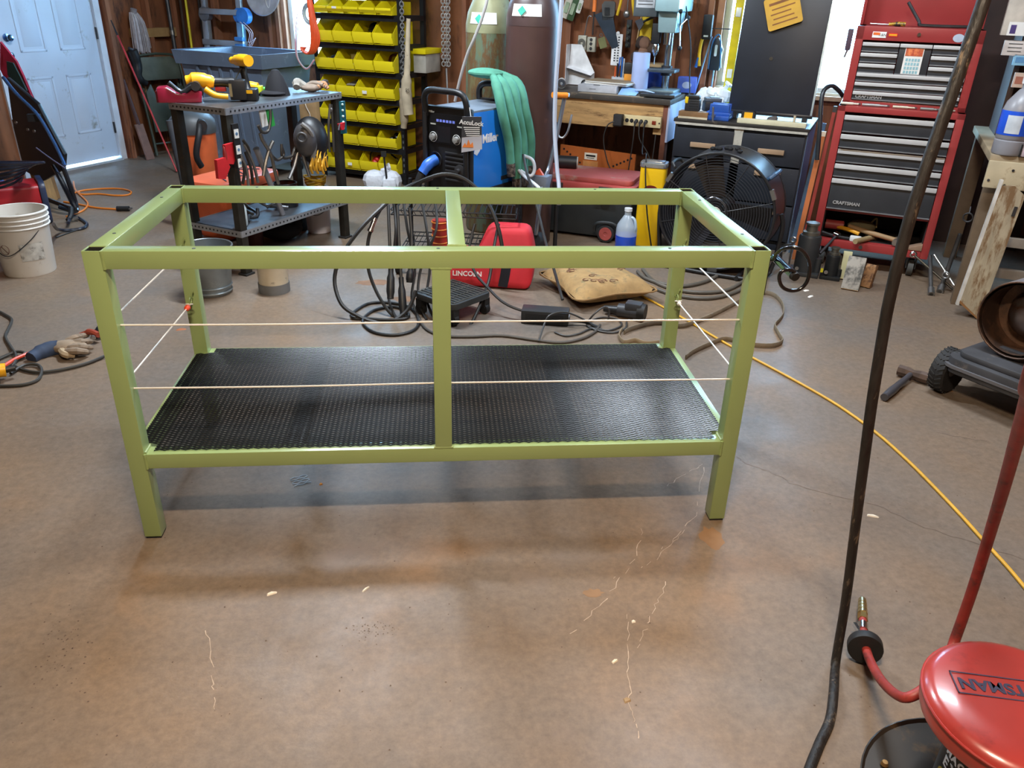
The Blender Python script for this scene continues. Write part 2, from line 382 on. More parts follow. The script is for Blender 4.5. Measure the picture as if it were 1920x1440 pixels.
blot(700, 530, .12, .05, mat('7d5f4a', .85, 0, .3)); blot(760, 560, .08, .04, mat('84654e', .85, 0, .3))
# ---- litter on the floor
for i, (u, v, l, wd, hx, a, nm, lab) in enumerate(((510, 1113, .03, .012, 'e6dccb', 20, 'wood_chip', 'pale wood chip on the floor left of centre, in front of the frame'), (686, 1105, .03, .006, 'dcd6c8', 50, 'wood_sliver', 'thin pale sliver standing out on the brown floor near the chip'),
        (1637, 968, .04, .014, 'd6cdbd', -25, 'wood_chip', 'pale chip on the floor right of the green frame'), (1188, 1166, .012, .01, 'e8e2d4', 0, 'wood_crumb', 'tiny white crumb on the floor below the scratches'), (1153, 1240, .02, .009, 'e2d6bf', 30, 'wood_crumb', 'small pale crumb near the lowest floor scratches'),
        (1176, 1313, .02, .016, '9a8262', 10, 'leaf_scrap', 'small dry scrap at the end of the floor scratch'), (602, 908, .012, .01, 'c98a40', 0, 'orange_crumb', 'tiny orange crumb on the floor beside the mesh offcut'),
        (340, 618, .05, .02, 'a5623c', 10, 'dry_leaf', 'small reddish brown leaf on the floor behind the left wires'), (1350, 950, .02, .012, '4a4038', 40, 'dirt_clod', 'dark speck of dirt by the right front foot'),
        (1776, 733, .06, .03, '6e5540', 0, 'dirt_clod', 'flat brown clod on the floor near the heater wheel'), (1512, 545, .04, .02, 'ece8e0', 20, 'paper_scrap', 'white paper scrap on the floor below the spiral hanger'), (1520, 556, .05, .018, 'f0eee8', 35, 'paper_scrap', 'larger white paper scrap on the floor towards the wood blocks'))):
    c = fz(u, v, 0); mb = MB(Matrix.Translation(c) @ Matrix.Rotation(radians(a), 4, 'Z'))
    mb.add([(-l / 2, -wd / 2, 0), (l * .4, -wd * .35, 0), (l / 2, wd * .1, 0), (l * .1, wd / 2, 0), (-l * .45, wd * .4, 0), (-l * .4, -wd * .3, .003), (l * .3, -wd * .2, .004), (l * .4, wd * .1, .003), (0, wd * .35, .005), (-l * .35, wd * .3, .003)],
           [(4, 3, 2, 1, 0), (5, 6, 7, 8, 9), (0, 1, 6, 5), (1, 2, 7, 6), (2, 3, 8, 7), (3, 4, 9, 8), (4, 0, 5, 9)])
    solo(mb, nm, mat(hx, .8, 0, .1), lab, 'debris')

spk = MB()
def speck(c, r):
    n = 5; o_ = random.random() * 6; spk.add([(c.x + r * cos(2 * pi * i / n + o_) * random.uniform(.6, 1.3), c.y + r * sin(2 * pi * i / n + o_), .0005) for i in range(n)], [tuple(range(n))])
for k in range(90): speck(fz(random.gauss(112, 38), random.gauss(1228, 40)), random.uniform(.0008, .003))
for k in range(60): speck(fz(random.gauss(690, 25), random.gauss(1180, 12)), random.uniform(.0008, .0025))
for k in range(260): speck(fz(random.uniform(0, 1920), random.uniform(520, 1440)), random.uniform(.0008, .003))
spk.build('grit_specks', mat('5a4a3e', .9, 0, .2), FLOOR)['kind'] = 'stuff'
# ================================================================ the green welded frame (origin: front left foot)
TW, TD, TH, TT, ZS = 1.867, .783, .931, .0508, .308
GRN = mat('90a46c', .28, 0, .05, 3, coat=.4); GRNW = mat('8c9f66', .4, 0, .08, 30)
tb = thing('workbench_frame', 'olive green welded steel bench frame with black mesh shelf in the middle of the floor', 'workbench', (0, 0, 0))
def sqtube(x0, x1, y0, y1, z0, z1, w=.004):
    mb = MB(); a = [(x0, y0), (x1, y0), (x1, y1), (x0, y1)]; b = [(x0 + w, y0 + w), (x1 - w, y0 + w), (x1 - w, y1 - w), (x0 + w, y1 - w)]
    vs = [(x, y, z0) for x, y in a] + [(x, y, z1) for x, y in a] + [(x, y, z1) for x, y in b] + [(x, y, z1 - .35) for x, y in b]
    fs = [(3, 2, 1, 0)] + [(i, (i + 1) % 4, 4 + (i + 1) % 4, 4 + i) for i in range(4)] + [(4 + i, 4 + (i + 1) % 4, 8 + (i + 1) % 4, 8 + i) for i in range(4)] + [(8 + i, 8 + (i + 1) % 4, 12 + (i + 1) % 4, 12 + i) for i in range(4)] + [(12, 13, 14, 15)]
    return mb.add(vs, fs)
for x in (0, TW - TT):
    for y in (0, TD - TT):
        lg = sqtube(x, x + TT, y, y + TT, .008, TH).build('leg', GRN, tb, .002)
        B(x + .003, x + TT - .003, y + .003, y + TT - .003, 0, .009).build('foot_pad', RUB, lg)
        q0, q1, r0, r1, zt_, zb_ = x + .0045, x + TT - .0045, y + .0045, y + TT - .0045, TH - .003, TH - .2
        MB().add([(q0, r0, zt_), (q1, r0, zt_), (q1, r1, zt_), (q0, r1, zt_), (q0, r0, zb_), (q1, r0, zb_), (q1, r1, zb_), (q0, r1, zb_)], [(0, 1, 5, 4), (1, 2, 6, 5), (2, 3, 7, 6), (3, 0, 4, 7), (4, 5, 6, 7)]).build('tube_bore', mat('1c1a17', .7), lg)
for y in (0, TD - TT): B(TT, TW - TT, y + .0005, y + TT - .0005, TH - TT, TH - .0005).build('top_rail', GRN, tb, .003)
for x in (0, TW - TT): B(x + .0005, x + TT - .0005, TT, TD - TT, TH - TT, TH - .0005).build('top_rail', GRN, tb, .003)
B(.957, 1.006, TT, TD - TT, TH - TT, TH - .001).build('cross_rail', GRN, tb, .003)
B(.911, .9625, .0005, TT, ZS, TH - TT).build('front_post', GRN, tb, .003)
for y in (0, TD - TT): B(TT, TW - TT, y + .001, y + TT - .001, ZS - TT, ZS - .001).build('shelf_rail', GRN, tb, .003)
for x in (0, TW - TT): B(x + .001, x + TT - .001, TT, TD - TT, ZS - TT, ZS - .001).build('shelf_rail', GRN, tb, .003)
DKM = mat('2b2c2c', .45, .3, .2)
for x in (.45, .91, 1.33): B(x, x + TT, TT, TD - TT, ZS - TT, ZS - .003).build('shelf_bearer', DKM, tb, .003)
# expanded metal: zigzag strands that meet at the bonds
mb = MB(); LW, SW = .0305, .0127; x0, x1, y0, y1 = .012, TW - .012, .018, TD - .012
nx = int((x1 - x0) / (LW / 2)); ny = int((y1 - y0) / (SW / 2))
for j in range(ny):
    yc = y0 + SW / 2 * j + SW / 4; sgn = 1 if j % 2 == 0 else -1; vs = []; fs = []; k = 0
    for i in range(nx + 1):
        x = x0 + i * LW / 2
        yy = yc + (SW / 4 - .0008) * sgn * (1 if i % 2 else -1)
        cut = (x < TT + .012 or x > TW - TT - .012) and (yy < TT + .008 or yy > TD - TT - .008)
        if cut:
            if k: fs.append((4 * k - 4, 4 * k - 3, 4 * k - 2, 4 * k - 1))
            if k > 1: mb.add(vs, fs)
            vs = []; fs = []; k = 0; continue
        zz = ZS + .0025 + (.0012 if i % 2 else -.0004)
        vs += [(x, yy - .00125, zz - .0016), (x, yy + .00125, zz - .0008), (x, yy + .00135, zz + .0013), (x, yy - .00115, zz + .0004)]
        if k: fs += [(4 * k - 4 + a, 4 * k - 4 + (a + 1) % 4, 4 * k + (a + 1) % 4, 4 * k + a) for a in range(4)]
        k += 1
    if k > 1: mb.add(vs, fs)
MSH = mat('2a2b2d', .28, .6, .15)
ms = mb.build('mesh_shelf', MSH, tb); ms['label'] = 'black expanded metal mesh shelf'
# weld beads
def bead(p0, p1): 
    p0 = Vector(p0); p1 = Vector(p1); n = max(4, int((p1 - p0).length / .006))
    P = [p0.lerp(p1, i / n) for i in range(n + 1)]
    MB().tube(P, [.0042 + .0012 * random.random() for _ in P], 7, sm=0).build('weld_bead', GRNW, tb)
for x in (TT, TW - TT):
    for z0, z1 in ((TH - TT, TH), (ZS - TT, ZS)): bead((x, .001, z0), (x, .001, z1))
    bead((x, TD - TT, TH - TT), (x, TD - TT, TH))
bead((.908, .004, TH - TT), (.966, .004, TH - TT)); bead((.908, .004, ZS), (.966, .004, ZS)); bead((.955, TT, TH - .001), (1.008, TT, TH - .001))
bead((TT, TT, ZS), (TT, .006, ZS)); bead((TW - TT, TT, ZS), (TW - TT, .006, ZS))
for x, y in ((.28, .025), (.93, .025), (1.58, .025), (.3, TD - .025), (.93, TD - .025), (1.5, TD - .025), (.025, .17), (.025, .6), (TW - .025, .17), (TW - .025, .6)):
    MB().cyl((x, y, TH - .004), (x, y, TH + .0003), .005, n=10).build('bolt_hole', BLKR, tb)
# wire ropes, eyes
WIR = mat('e4ddd2', .4, .2, .05)
for z in (.712, .516):
    MB().tube([(TT, .0254, z), (.5, .0254, z - .002), (.911, .0254, z + .002)], .0027, 6, sm=3).build('wire_rope', WIR, tb)
    MB().tube([(.962, .0254, z + .002), (1.4, .0254, z + .001), (TW - TT, .0254, z)], .0027, 6, sm=3).build('wire_rope', WIR, tb)
    for x in (.0254, TW - .0254):
        MB().tube([(x, TT, z + .012), (x, .4, z + .006), (x, TD - TT - .03, z)], .0027, 6, sm=2).build('wire_rope', WIR, tb)
        ey = MB(); ey.cyl((x, TD - TT, z + .012), (x, TD - TT - .012, z + .012), .004, n=8); ey.torus((x, TD - TT - .022, z + .012), .012, .003, (1, 0, .0), 14, 6)
        ey.tube([(x + .004, TD - TT - .012, z + .02), (x + .006, TD - TT - .014, z + .035), (x + .012, TD - TT - .012, z + .045)], .003, 6, sm=3)
        ey.build('wire_eye', GRNW, tb)
        ey = MB().torus((x, TD - TT - .042, z + .006), .012, .0024, (0, .3, 1), 14, 6).build('wire_loop', WIR, tb)
oc = MB(TM((.0254, TD - TT - .066, .5165), 90)).lathe([(0, -.018), (.005, -.016), (.0105, -.005), (.0105, .006), (.005, .016), (0, .018)], 12).build('wire_end_cap', mat('f0502a', .4, 0, .05), tb); oc['label'] = 'bright orange end cap'
MB().sph((TW - .0254, TD - TT - .055, .516), .009, .014, .009).build('wire_knot', WIR, tb)
# spiral hanger on the right side
sh = thing('hose_hanger', 'black spiral rod hanger with shiny cross bar on the right corner of the green frame', 'hanger', (TW, .03, TH - .06))
K = Vector((TW, .03, TH - .06))
B(0, .006, -.022, .02, -.075, .03).build('back_plate', BLK, sh, .002)
sp = [(1450, 487, 0), (1456, 476, -.02), (1468, 467, -.05), (1484, 464, -.07), (1501, 468, -.08), (1514, 483, -.085), (1518, 505, -.09), (1513, 528, -.09), (1500, 542, -.09), (1482, 545, -.09), (1467, 538, -.09), (1461, 523, -.09), (1464, 511, -.09), (1475, 506, -.09), (1488, 509, -.09), (1493, 516, -.09)]
MB().tube([Vector((TW + .004, .03, fy(1450, 487, 0).z)) - K] + [fy(u, v, y) - K for u, v, y in sp], .0052, 10, sm=5).build('spiral_rod', mat('17171a', .2, .2, .1, coat=.5), sh)
p0 = fy(1452, 482, .02) - K; p1 = fy(1488, 516, -.085) - K
MB().cyl(p0, p1, .012, n=16).build('cross_bar', mat('9cc0e4', .12, 1, .05), sh)
MB().cyl(p1, p1 + (p1 - p0).normalized() * .012, .0135, .012, n=16).build('end_cap', BLKR, sh)
# offcut of mesh on the floor
mb = MB(Matrix.Translation(fz(563, 901, .003)) @ Matrix.Rotation(radians(25), 4, 'Z'))
for j in range(5):
    P = [(-.03 + i * .0153, -.024 + j * .0127 + (.003 if (i + j) % 2 else -.003), 0) for i in range(5)]
    for i in range(4): mb.bar(P[i], P[i + 1], .0022, .0016)
    for i in range(4): mb.bar((P[i][0], P[i][1] , 0), (P[i + 1][0], P[i + 1][1] + (.0063 if (i + j) % 2 == 0 else -.0063) * 0, 0), .0018, .0014)
solo(mb, 'mesh_offcut', mat('8e9092', .35, .8, .1), 'small bare metal mesh offcut on the floor under the frame', 'scrap metal')

# ================================================================ right foreground: stool, hoses, hammer, heater
st = thing('mechanic_stool', 'red padded round stool with black tool tray base in the lower right corner', 'stool', (2.035, -1.1, 0))
SEATR = mat('a0342e', .3, 0, .12, 5, '7c2624', 7, .4, coat=.5)
seat = MB().lathe([(0, .305), (.16, .305), (.172, .315), (.176, .335), (.172, .352), (.176, .356), (.170, .366), (.155, .373), (.1, .376), (0, .377)], 48).build('seat_pad', SEATR, st)
MB().torus((0, 0, .354), .1755, .0035, n=48).build('piping', mat('9a2a24', .4), seat)
DKB = mat('30304a', .5, 0, .2, 40)
d0 = fz(1800, 1300, .377) - fz(1919, 1316, .377); ang = atan2(d0.y, d0.x)
TMX = Matrix.Translation((.005, .03, .3772)) @ Matrix.Rotation(ang, 4, 'Z')
text('CRAFTSMAN', .038, DKB, seat, TMX @ TM((0, 0, 0)), ext=.0004, bold=.0012)
fr = MB(TMX)
for q in ((-.118, .118, .026, .0285), (-.118, .118, -.0285, -.026), (-.118, -.1155, -.0285, .0285), (.1155, .118, -.0285, .0285)): fr.box(*q, -.0003, .0004)
fr.build('printed_border', DKB, seat)
tr = MB().lathe([(0, .06), (.222, .06), (.228, .067), (.231, .066), (.227, .054), (0, .052)], 48).build('tool_tray', mat('38332e', .35, .5, .25, 5, '6a4f30', 6, .36), st)
for i in range(5):
    a = 2 * pi * i / 5 + 2.45; x, y = .185 * cos(a), .185 * sin(a)
    MB().cyl((x, y, .064), (x, y, .072), .009, .006, n=10).build('bolt', mat('b08a5a', .35, .8), tr)
    c = MB(Matrix.Translation((x, y, 0))); c.cyl((0, -.012, .022), (0, .012, .022), .022, n=16); c.build('caster', RUB, st)
can = MB().lathe([(0, .06), (.096, .06), (.1, .065), (.1, .29), (.096, .305), (0, .305)], 40).build('pedestal_can', mat('111113', .35, 0, .1), st); can['label'] = 'black canister pedestal with white and gold lettering'
wh = mat('d6d6d6', .5, 0, .02); gd = mat('b09a3a', .45, .2, .05)
for body, size, z, m_ in (('MACHINING', .024, .225, wh), ('EXTREME', .034, .196, wh), ('OOOO', .04, .158, gd)):
    for i, chh in enumerate(body):
        a = radians(170) + i * size / .1 * .78
        text(chh, size, m_, can, Matrix.Translation((.1005 * cos(a), .1005 * sin(a), z)) @ Matrix.Rotation(a + pi / 2, 4, 'Z') @ TM((0, 0, 0), 90), ext=.0004, bold=.001)
# hanging black hose
BH = mat('1f1c1b', .55, 0, .5, 25, '85745f', 14, .36, bump=.4, stretch=(3, 3, .6))
hp = [fk(1862, -60, 1.36), fk(1845, 0, 1.38), fk(1790, 160, 1.42), fk(1738, 310, 1.46), fk(1700, 430, 1.5), (fk(1668, 560, 1.56)), fk(1650, 660, 1.62), fk(1634, 760, 1.68), fk(1622, 850, 1.76), fk(1606, 970, 1.86), fk(1592, 1080, 1.96), fk(1582, 1150, 2.02), fk(1567, 1240, 2.08), fz(1563, 1300, .02), fz(1556, 1350, .012), fz(1536, 1395, .012), fz(1515, 1450, .012), fz(1505, 1500, .012)]
top = hp[0]; hp = [top + Vector((.06, -.25, 1.9)), top + Vector((.05, -.12, 1.0)), top + Vector((.03, -.05, .4))] + hp
solo(MB().tube(hp, .0118, 12, sm=5), 'black_hose', BH, 'thick scuffed black hose hanging down in front on the right', 'hose')
# red drop hose with fittings
rh = thing('air_hose', 'red rubber air hose hanging at the right edge and looping behind the stool', 'hose', fz(1622, 1215, 0))
K = fz(1622, 1215, 0)
RED = mat('93332e', .5, 0, .25, 25, '5e2c2c', 20, .4)
f0 = fz(1618, 1178, .045)
hp = [f0, fz(1623, 1212, .05), fz(1632, 1240, .07), fz(1652, 1275, .12), fz(1680, 1302, .17), fz(1705, 1307, .2), fz(1740, 1285, .22), fz(1775, 1240, .24), fz(1792, 1195, .27), fz(1822, 1110, .4), fz(1850, 1020, .55), fz(1880, 920, .75), fz(1905, 830, .92), fz(1930, 740, 1.08), fz(1960, 640, 1.25)]
hp += [hp[-1] + Vector((.03, .02, .5)), hp[-1] + Vector((.05, .05, 2.1))]
MB().tube([p - K for p in hp], .0115, 12, sm=6).build('hose', RED, rh)
ax = (fz(1617, 1135, .03) - f0).normalized(); q0 = f0 - K
def along(t): return q0 + ax * t
dk = fz(1622, 1213, .05) - K; dax = (fz(1618, 1178, .045) - fz(1623, 1225, .055)).normalized()
MB().cyl(dk - dax * .014, dk + dax * .014, .044, n=32).build('stopper_disc', BLKR, rh, .004)
BRS = mat('c0a060', .3, 1, .15)
MB().cyl(along(-.012), along(.02), .0135, n=16).build('hose_clamp', CHROME, rh)
MB().box(-.004, .004, -.018, .018, -.006, .006, Matrix.Translation(along(.0) + Vector((-.016, 0, 0)))).build('clamp_screw', CHROME, rh)
MB().cyl(along(.02), along(.04), .011, n=12).build('ferrule', RED, rh)
MB().cyl(along(.04), along(.07), .0135, n=6).build('hex_nut', BRS, rh)
mb = MB()
for k in range(4): mb.cyl(along(.07 + .019 * k), along(.084 + .019 * k), .0135 - .0006 * k, n=14); mb.cyl(along(.083 + .019 * k), along(.09 + .019 * k), .0105, n=12)
mb.build('quick_coupler', mat('c9bd92', .3, 1, .15), rh)
# yellow hose over the floor
YH = mat('c99a24', .5, 0, .12, 20)
solo(MB().tube([p + Vector((0, 0, .006)) for p in px([(1030, 470), (1050, 478), (1120, 520), (1195, 553), (1225, 568), (1290, 604), (1340, 634), (1390, 662), (1430, 683), (1500, 721), (1570, 762), (1640, 812), (1700, 865), (1750, 915), (1800, 968), (1850, 1024), (1890, 1068), (1925, 1110), (1990, 1190)])], .006, 8, sm=4), 'yellow_hose', YH, 'long yellow air hose running across the floor to the lower right', 'hose')
# hammer
hm = thing('sledge_hammer', 'short handled steel sledge hammer lying on the floor at right', 'hammer', fz(1712, 712, 0), 0)
K = fz(1712, 712, 0); a0 = fz(1658, 745, .02) - K; a1 = fz(1710, 700, .03) - K
MB().tube([a0, a0.lerp(a1, .45), a1], [.017, .019, .016, .013, .012], 12, sm=4).build('handle', mat('57575e', .35, .5, .2), hm)
h0 = fz(1685, 693, .03) - K; h1 = fz(1741, 710, .03) - K
c = (h0 + h1) / 2; dd = (h1 - h0).normalized(); zz = Vector((0, 0, 1))
mb = MB()
mb.cyl(h0, h0 + dd * .035, .027, n=8); mb.cyl(h1 - dd * .035, h1, .027, n=8); mb.cyl(h0 + dd * .035, c, .027, .02, n=8); mb.cyl(c, h1 - dd * .035, .02, .027, n=8)
mb.build('head', mat('5a4a42', .5, .6, .3, 14), hm)
# kerosene heater
ht = rthing('kerosene_heater', 'rusty barrel space heater on a grey wheeled tank at the right edge', 'heater', 2.75, 2.5, 0, 0)
K = ht.location; Ri = Matrix.Rotation(AN, 3, 'Z')
def L_(P): return Ri @ (P - K)
GT = mat('45464a', .5, .3, .3, 6, '6b6460', 8, .36)
wl = L_(fz(1815, 716, .0)); 
bc = L_(fz(1908, 602, .40)); 
bd = (L_(fz(1815, 640, .3)) - L_(fz(2050, 560, .3))); bd.z = 0; bd.normalize()
bs = Vector((-bd.y, bd.x, 0))
rr = .16; axm = Matrix((( -bs.x, 0, bd.x, bc.x), (-bs.y, 0, bd.y, bc.y), (0, 1, 0, bc.z), (0, 0, 0, 1)))
RUST = mat('6f5240', .5, .5, .3, 10, '4a3a32', 6, .5)
MB(axm).lathe([(rr, .0), (rr + .004, .0), (rr + .004, -.62), (rr * .9, -.64), (rr * .9, -.63), (rr, -.6), (rr, 0)], 40).build('barrel', mat('a8a4a8', .35, .7, .15, 4, '7a5a40', 5, .3), ht)
MB(axm).lathe([(rr - .001, -.004), (rr - .004, -.16), (rr - .05, -.17), (rr - .05, -.15), (rr - .012, -.14), (rr - .012, -.004)], 40).build('nozzle_ring', RUST, ht)
MB(axm).lathe([(0, -.055), (.04, -.06), (.085, -.09), (.105, -.14), (.108, -.155), (0, -.16)], 36).build('flame_cone', mat('7c7270', .3, .8, .2, 8, '6a4a3a', 6, .44), ht)
MB(axm).torus((0, 0, -.0), rr + .001, .004, n=40).build('rim', RUST, ht)
pts = [(-.36, -.17), (.36, -.17), (.36, .17), (-.36, .17)]
tk = Matrix(((bd.x, -bs.x, 0, bc.x - bd.x * .24), (bd.y, -bs.y, 0, bc.y - bd.y * .24), (0, 0, 1, 0), (0, 0, 0, 1)))
tank = MB(tk); tank.prism(rrect(-.36, .36, -.19, .19, .06), .13, .2); tank.prism(rrect(-.33, .33, -.16, .16, .05), .2, .225)
tank.build('fuel_tank', GT, ht, .008)
MB(tk).prism(rrect(-.37, .37, -.2, .2, .06), .155, .168).build('tank_seam', mat('6c6c70', .45, .4, .2), ht)
for x in (-.2, .2): MB(tk).box(x - .015, x + .015, -.05, .05, .22, .26).build('barrel_saddle', GT, ht)
for s_ in (-1, 1):
    w_ = MB(tk @ Matrix.Translation((.27, s_ * .2, .1)) @ Matrix.Rotation(pi / 2, 4, 'X')); w_.lathe([(.05, -.032), (.09, -.035), (.099, -.028), (.1, 0), (.099, .028), (.09, .035), (.05, .032), (.02, .02), (0, .02)], 28); 
    wh_ = w_.build('wheel', RUB, ht)
    mb = MB(tk @ Matrix.Translation((.27, s_ * .2, .1)))
    for k in range(26):
        a = 2 * pi * k / 26
        for sd in (-1, 1): mb.bar((.1 * cos(a), sd * .004, .1 * sin(a)), (.1 * cos(a + .16), sd * .03, .1 * sin(a + .16)), .006, .006, (cos(a), 0, sin(a)))
    mb.build('tread', mat('2a2a2a', .8), wh_)
    MB(tk @ Matrix.Translation((.27, s_ * .2, .1)) @ Matrix.Rotation(pi / 2, 4, 'X')).lathe([(0, -.02), (.05, -.024), (.052, 0), (.05, .024), (0, .02)], 20).build('hub', mat('8a8a8a', .4, .7), wh_)
MB(tk).cyl((.27, -.17, .1), (.27, .17, .1), .008).build('axle', DKST, ht)
MB(tk).tube([(-.34, -.15, .14), (-.5, -.15, .18), (-.62, -.12, .5), (-.62, .12, .5), (-.5, .15, .18), (-.34, .15, .14)], .011, 8, sm=4).build('handle', DKST, ht)
MB(tk).tube([(-.3, .12, .13), (-.3, .12, .0 + .012), (-.3, -.12, .012), (-.3, -.12, .13)], .01, 8, sm=2).build('rear_stand', DKST, ht)
# ================================================================ tool chest, cabinet, bench along the back wall
CRED = mat('9c3636', .38, 0, .1, 4, coat=.2); DRW = mat('34363a', .4, .1, .12); ALU = mat('c6c6c6', .45, .2, .05)
def drawer(par, x0, x1, z0, z1, hz=.022, y=0.0, out=0):
    d = B(x0, x1, y - out, y + .03, z0, z1 - hz).build('drawer', DRW, par, .003)
    B(x0, x1, y - out - .012, y + .0 - out, z1 - hz, z1 - .002).build('pull', ALU, d, .003)
    B(x0, x1, y - out - .008, y - out, z0, z0 + .006).build('lip', mat('8a8c90', .4, .5), d)
    return d
CS, CD, CW, CDP = 1.6, 4.05, .695, .46
ch = rthing('roller_cabinet', 'red wheeled lower tool cabinet with dark grey drawers', 'tool cabinet', CS, CD)
z0, z1 = .13, 1.0
body = MB(); body.box(0, .045, 0, CDP, z0, z1); body.box(CW - .045, CW, 0, CDP, z0, z1); body.box(0, CW, 0, CDP, z1 - .035, z1); body.box(0, CW, CDP - .02, CDP, z0, z1); body.box(.045, CW - .045, 0, CDP, z0, z0 + .05)
body.box(.045, CW - .045, .02, CDP, .36, .375)
body.build('body', CRED, ch, .004)
MB().box(.046, .05, .03, CDP - .021, z0 + .05, .36).box(CW - .05, CW - .046, .03, CDP - .021, z0 + .05, .36).box(.046, CW - .046, CDP - .026, CDP - .021, z0 + .05, .36).box(.046, CW - .046, .06, CDP - .021, z0 + .05, z0 + .054).build('bay_shade_liner', mat('1e1a1a', .7), ch)  # added dark lining, puts the shade inside the bay into the colour
zz = [.375, .575, .665, .755, .845, .955]
for i in range(5): drawer(ch, .048, CW - .048, zz[i] + .004, zz[i + 1] - .004, .03, out=.018 if i == 3 else 0)
text('CRAFTSMAN', .028, mat('c9ccd0', .3, .6), ch, FRONT(.16, -.004, .42), bold=.001)
for x in (.08, CW - .08):
    for y in (.07, CDP - .07):
        c = MB(); c.cyl((x - .016, y, .055), (x + .016, y, .055), .055, n=22); c.build('caster_wheel', mat('4a4a48', .7, 0, .2), ch)
        MB().box(x - .03, x - .022, y - .03, y + .03, .05, z0).box(x + .022, x + .03, y - .03, y + .03, .05, z0).box(x - .03, x + .03, y - .03, y + .03, z0 - .012, z0).build('caster_fork', DKST, ch)
MB().cyl((.3, -.006, .155), (.3, 0, .155), .012, n=12).build('lock', STEEL, ch)
tc_ = rthing('top_tool_chest', 'red top chest with small dark grey drawers and stickers', 'tool chest', CS + .015, CD + .06, z1)
TWD = CW - .02; hT = .44
body = MB(); body.box(0, .045, 0, .33, 0, hT); body.box(TWD - .045, TWD, 0, .33, 0, hT); body.box(0, TWD, 0, .33, 0, .03); body.box(0, TWD, 0, .33, hT - .075, hT); body.box(0, TWD, .31, .33, 0, hT)
body.build('body', CRED, tc_, .004)
lid = MB(TM((0, .32, hT), -65)); lid.box(0, TWD, -.3, 0, -.02, .0); lid.box(0, .02, -.3, 0, -.0, .05); lid.box(TWD - .02, TWD, -.3, 0, 0, .05); lid.box(0, TWD, -.3, -.28, 0, .05)
lid = MB(); lid.box(0, TWD, .31, .33, hT, hT + .3); lid.box(0, TWD, .24, .33, hT + .28, hT + .3); lid.box(0, .02, .24, .33, hT, hT + .3); lid.box(TWD - .02, TWD, .24, .33, hT, hT + .3); lid.build('open_lid', CRED, tc_, .004)
top = hT - .08
for k in range(3):
    za, zb = top - .058 * (k + 1), top - .058 * k - .004
    drawer(tc_, .048, .048 + .2, za, zb); drawer(tc_, TWD - .048 - .2, TWD - .048, za, zb)
drawer(tc_, .252, TWD - .252, top - .174, top - .004)
for k in range(3): drawer(tc_, .048, TWD - .048, .035 + (.052) * (2 - k), .035 + .052 * (3 - k) - .003 if k < 2 else .035 + .05)
text('CRAFTSMAN', .026, mat('c9ccd0', .3, .6), tc_, FRONT(.14, -.004, .053), bold=.001)
MB().cyl((TWD / 2, -.008, hT - .035), (TWD / 2, 0, hT - .035), .01, n=14).build('lock', CHROME, tc_)
# stickers and calendar
sk = B(.09, .165, -.002, 0, hT - .06, hT - .028).build('sticker', LABW, tc_); sk['label'] = 'white and red sticker'
B(.094, .13, -.003, -.002, hT - .046, hT - .032).build('print', mat('e8702c', .5), sk); text('K&N', .02, BLKR, sk, FRONT(.145, -.0025, hT - .045), ext=.0003)
sk = B(.178, .225, -.002, 0, hT - .052, hT - .034).build('sticker', mat('e02818', .5), tc_); sk['label'] = 'red and yellow sticker'
B(.18, .222, -.003, -.002, hT - .047, hT - .038).build('print', mat('f0a818', .5), sk)
sk = MB(TM((TWD - .13, -.001, hT - .045), 90)).prism([(x * 1.35, y) for x, y in circ(.022)], -.001, .001).build('sticker', mat('a9b4c4', .5), tc_); sk['label'] = 'oval pale blue sticker'
cal = tag(MB().build if False else B(0, .1, -.003, 0, 0, .165).build('calendar', PAPER), 'small calendar with food picture taped to the middle drawer', 'calendar')
cal.location = rm(CS + .015 + .285, CD + .06 - .002, z1 + top - .185) ; cal.rotation_euler = (0, 0, -AN)
B(.004, .096, -.004, -.003, .115, .162).build('picture', mat('e07a48', .6, 0, .5, 40, 'b84a30', 30, .5), cal)
mb = MB()
for i in range(4):
    for j in range(5): mb.box(.012 + j * .016, .024 + j * .016, -.004, -.003, .02 + i * .022, .036 + i * .022)
mb.build('date_grid', mat('8fb8c0', .6), cal)
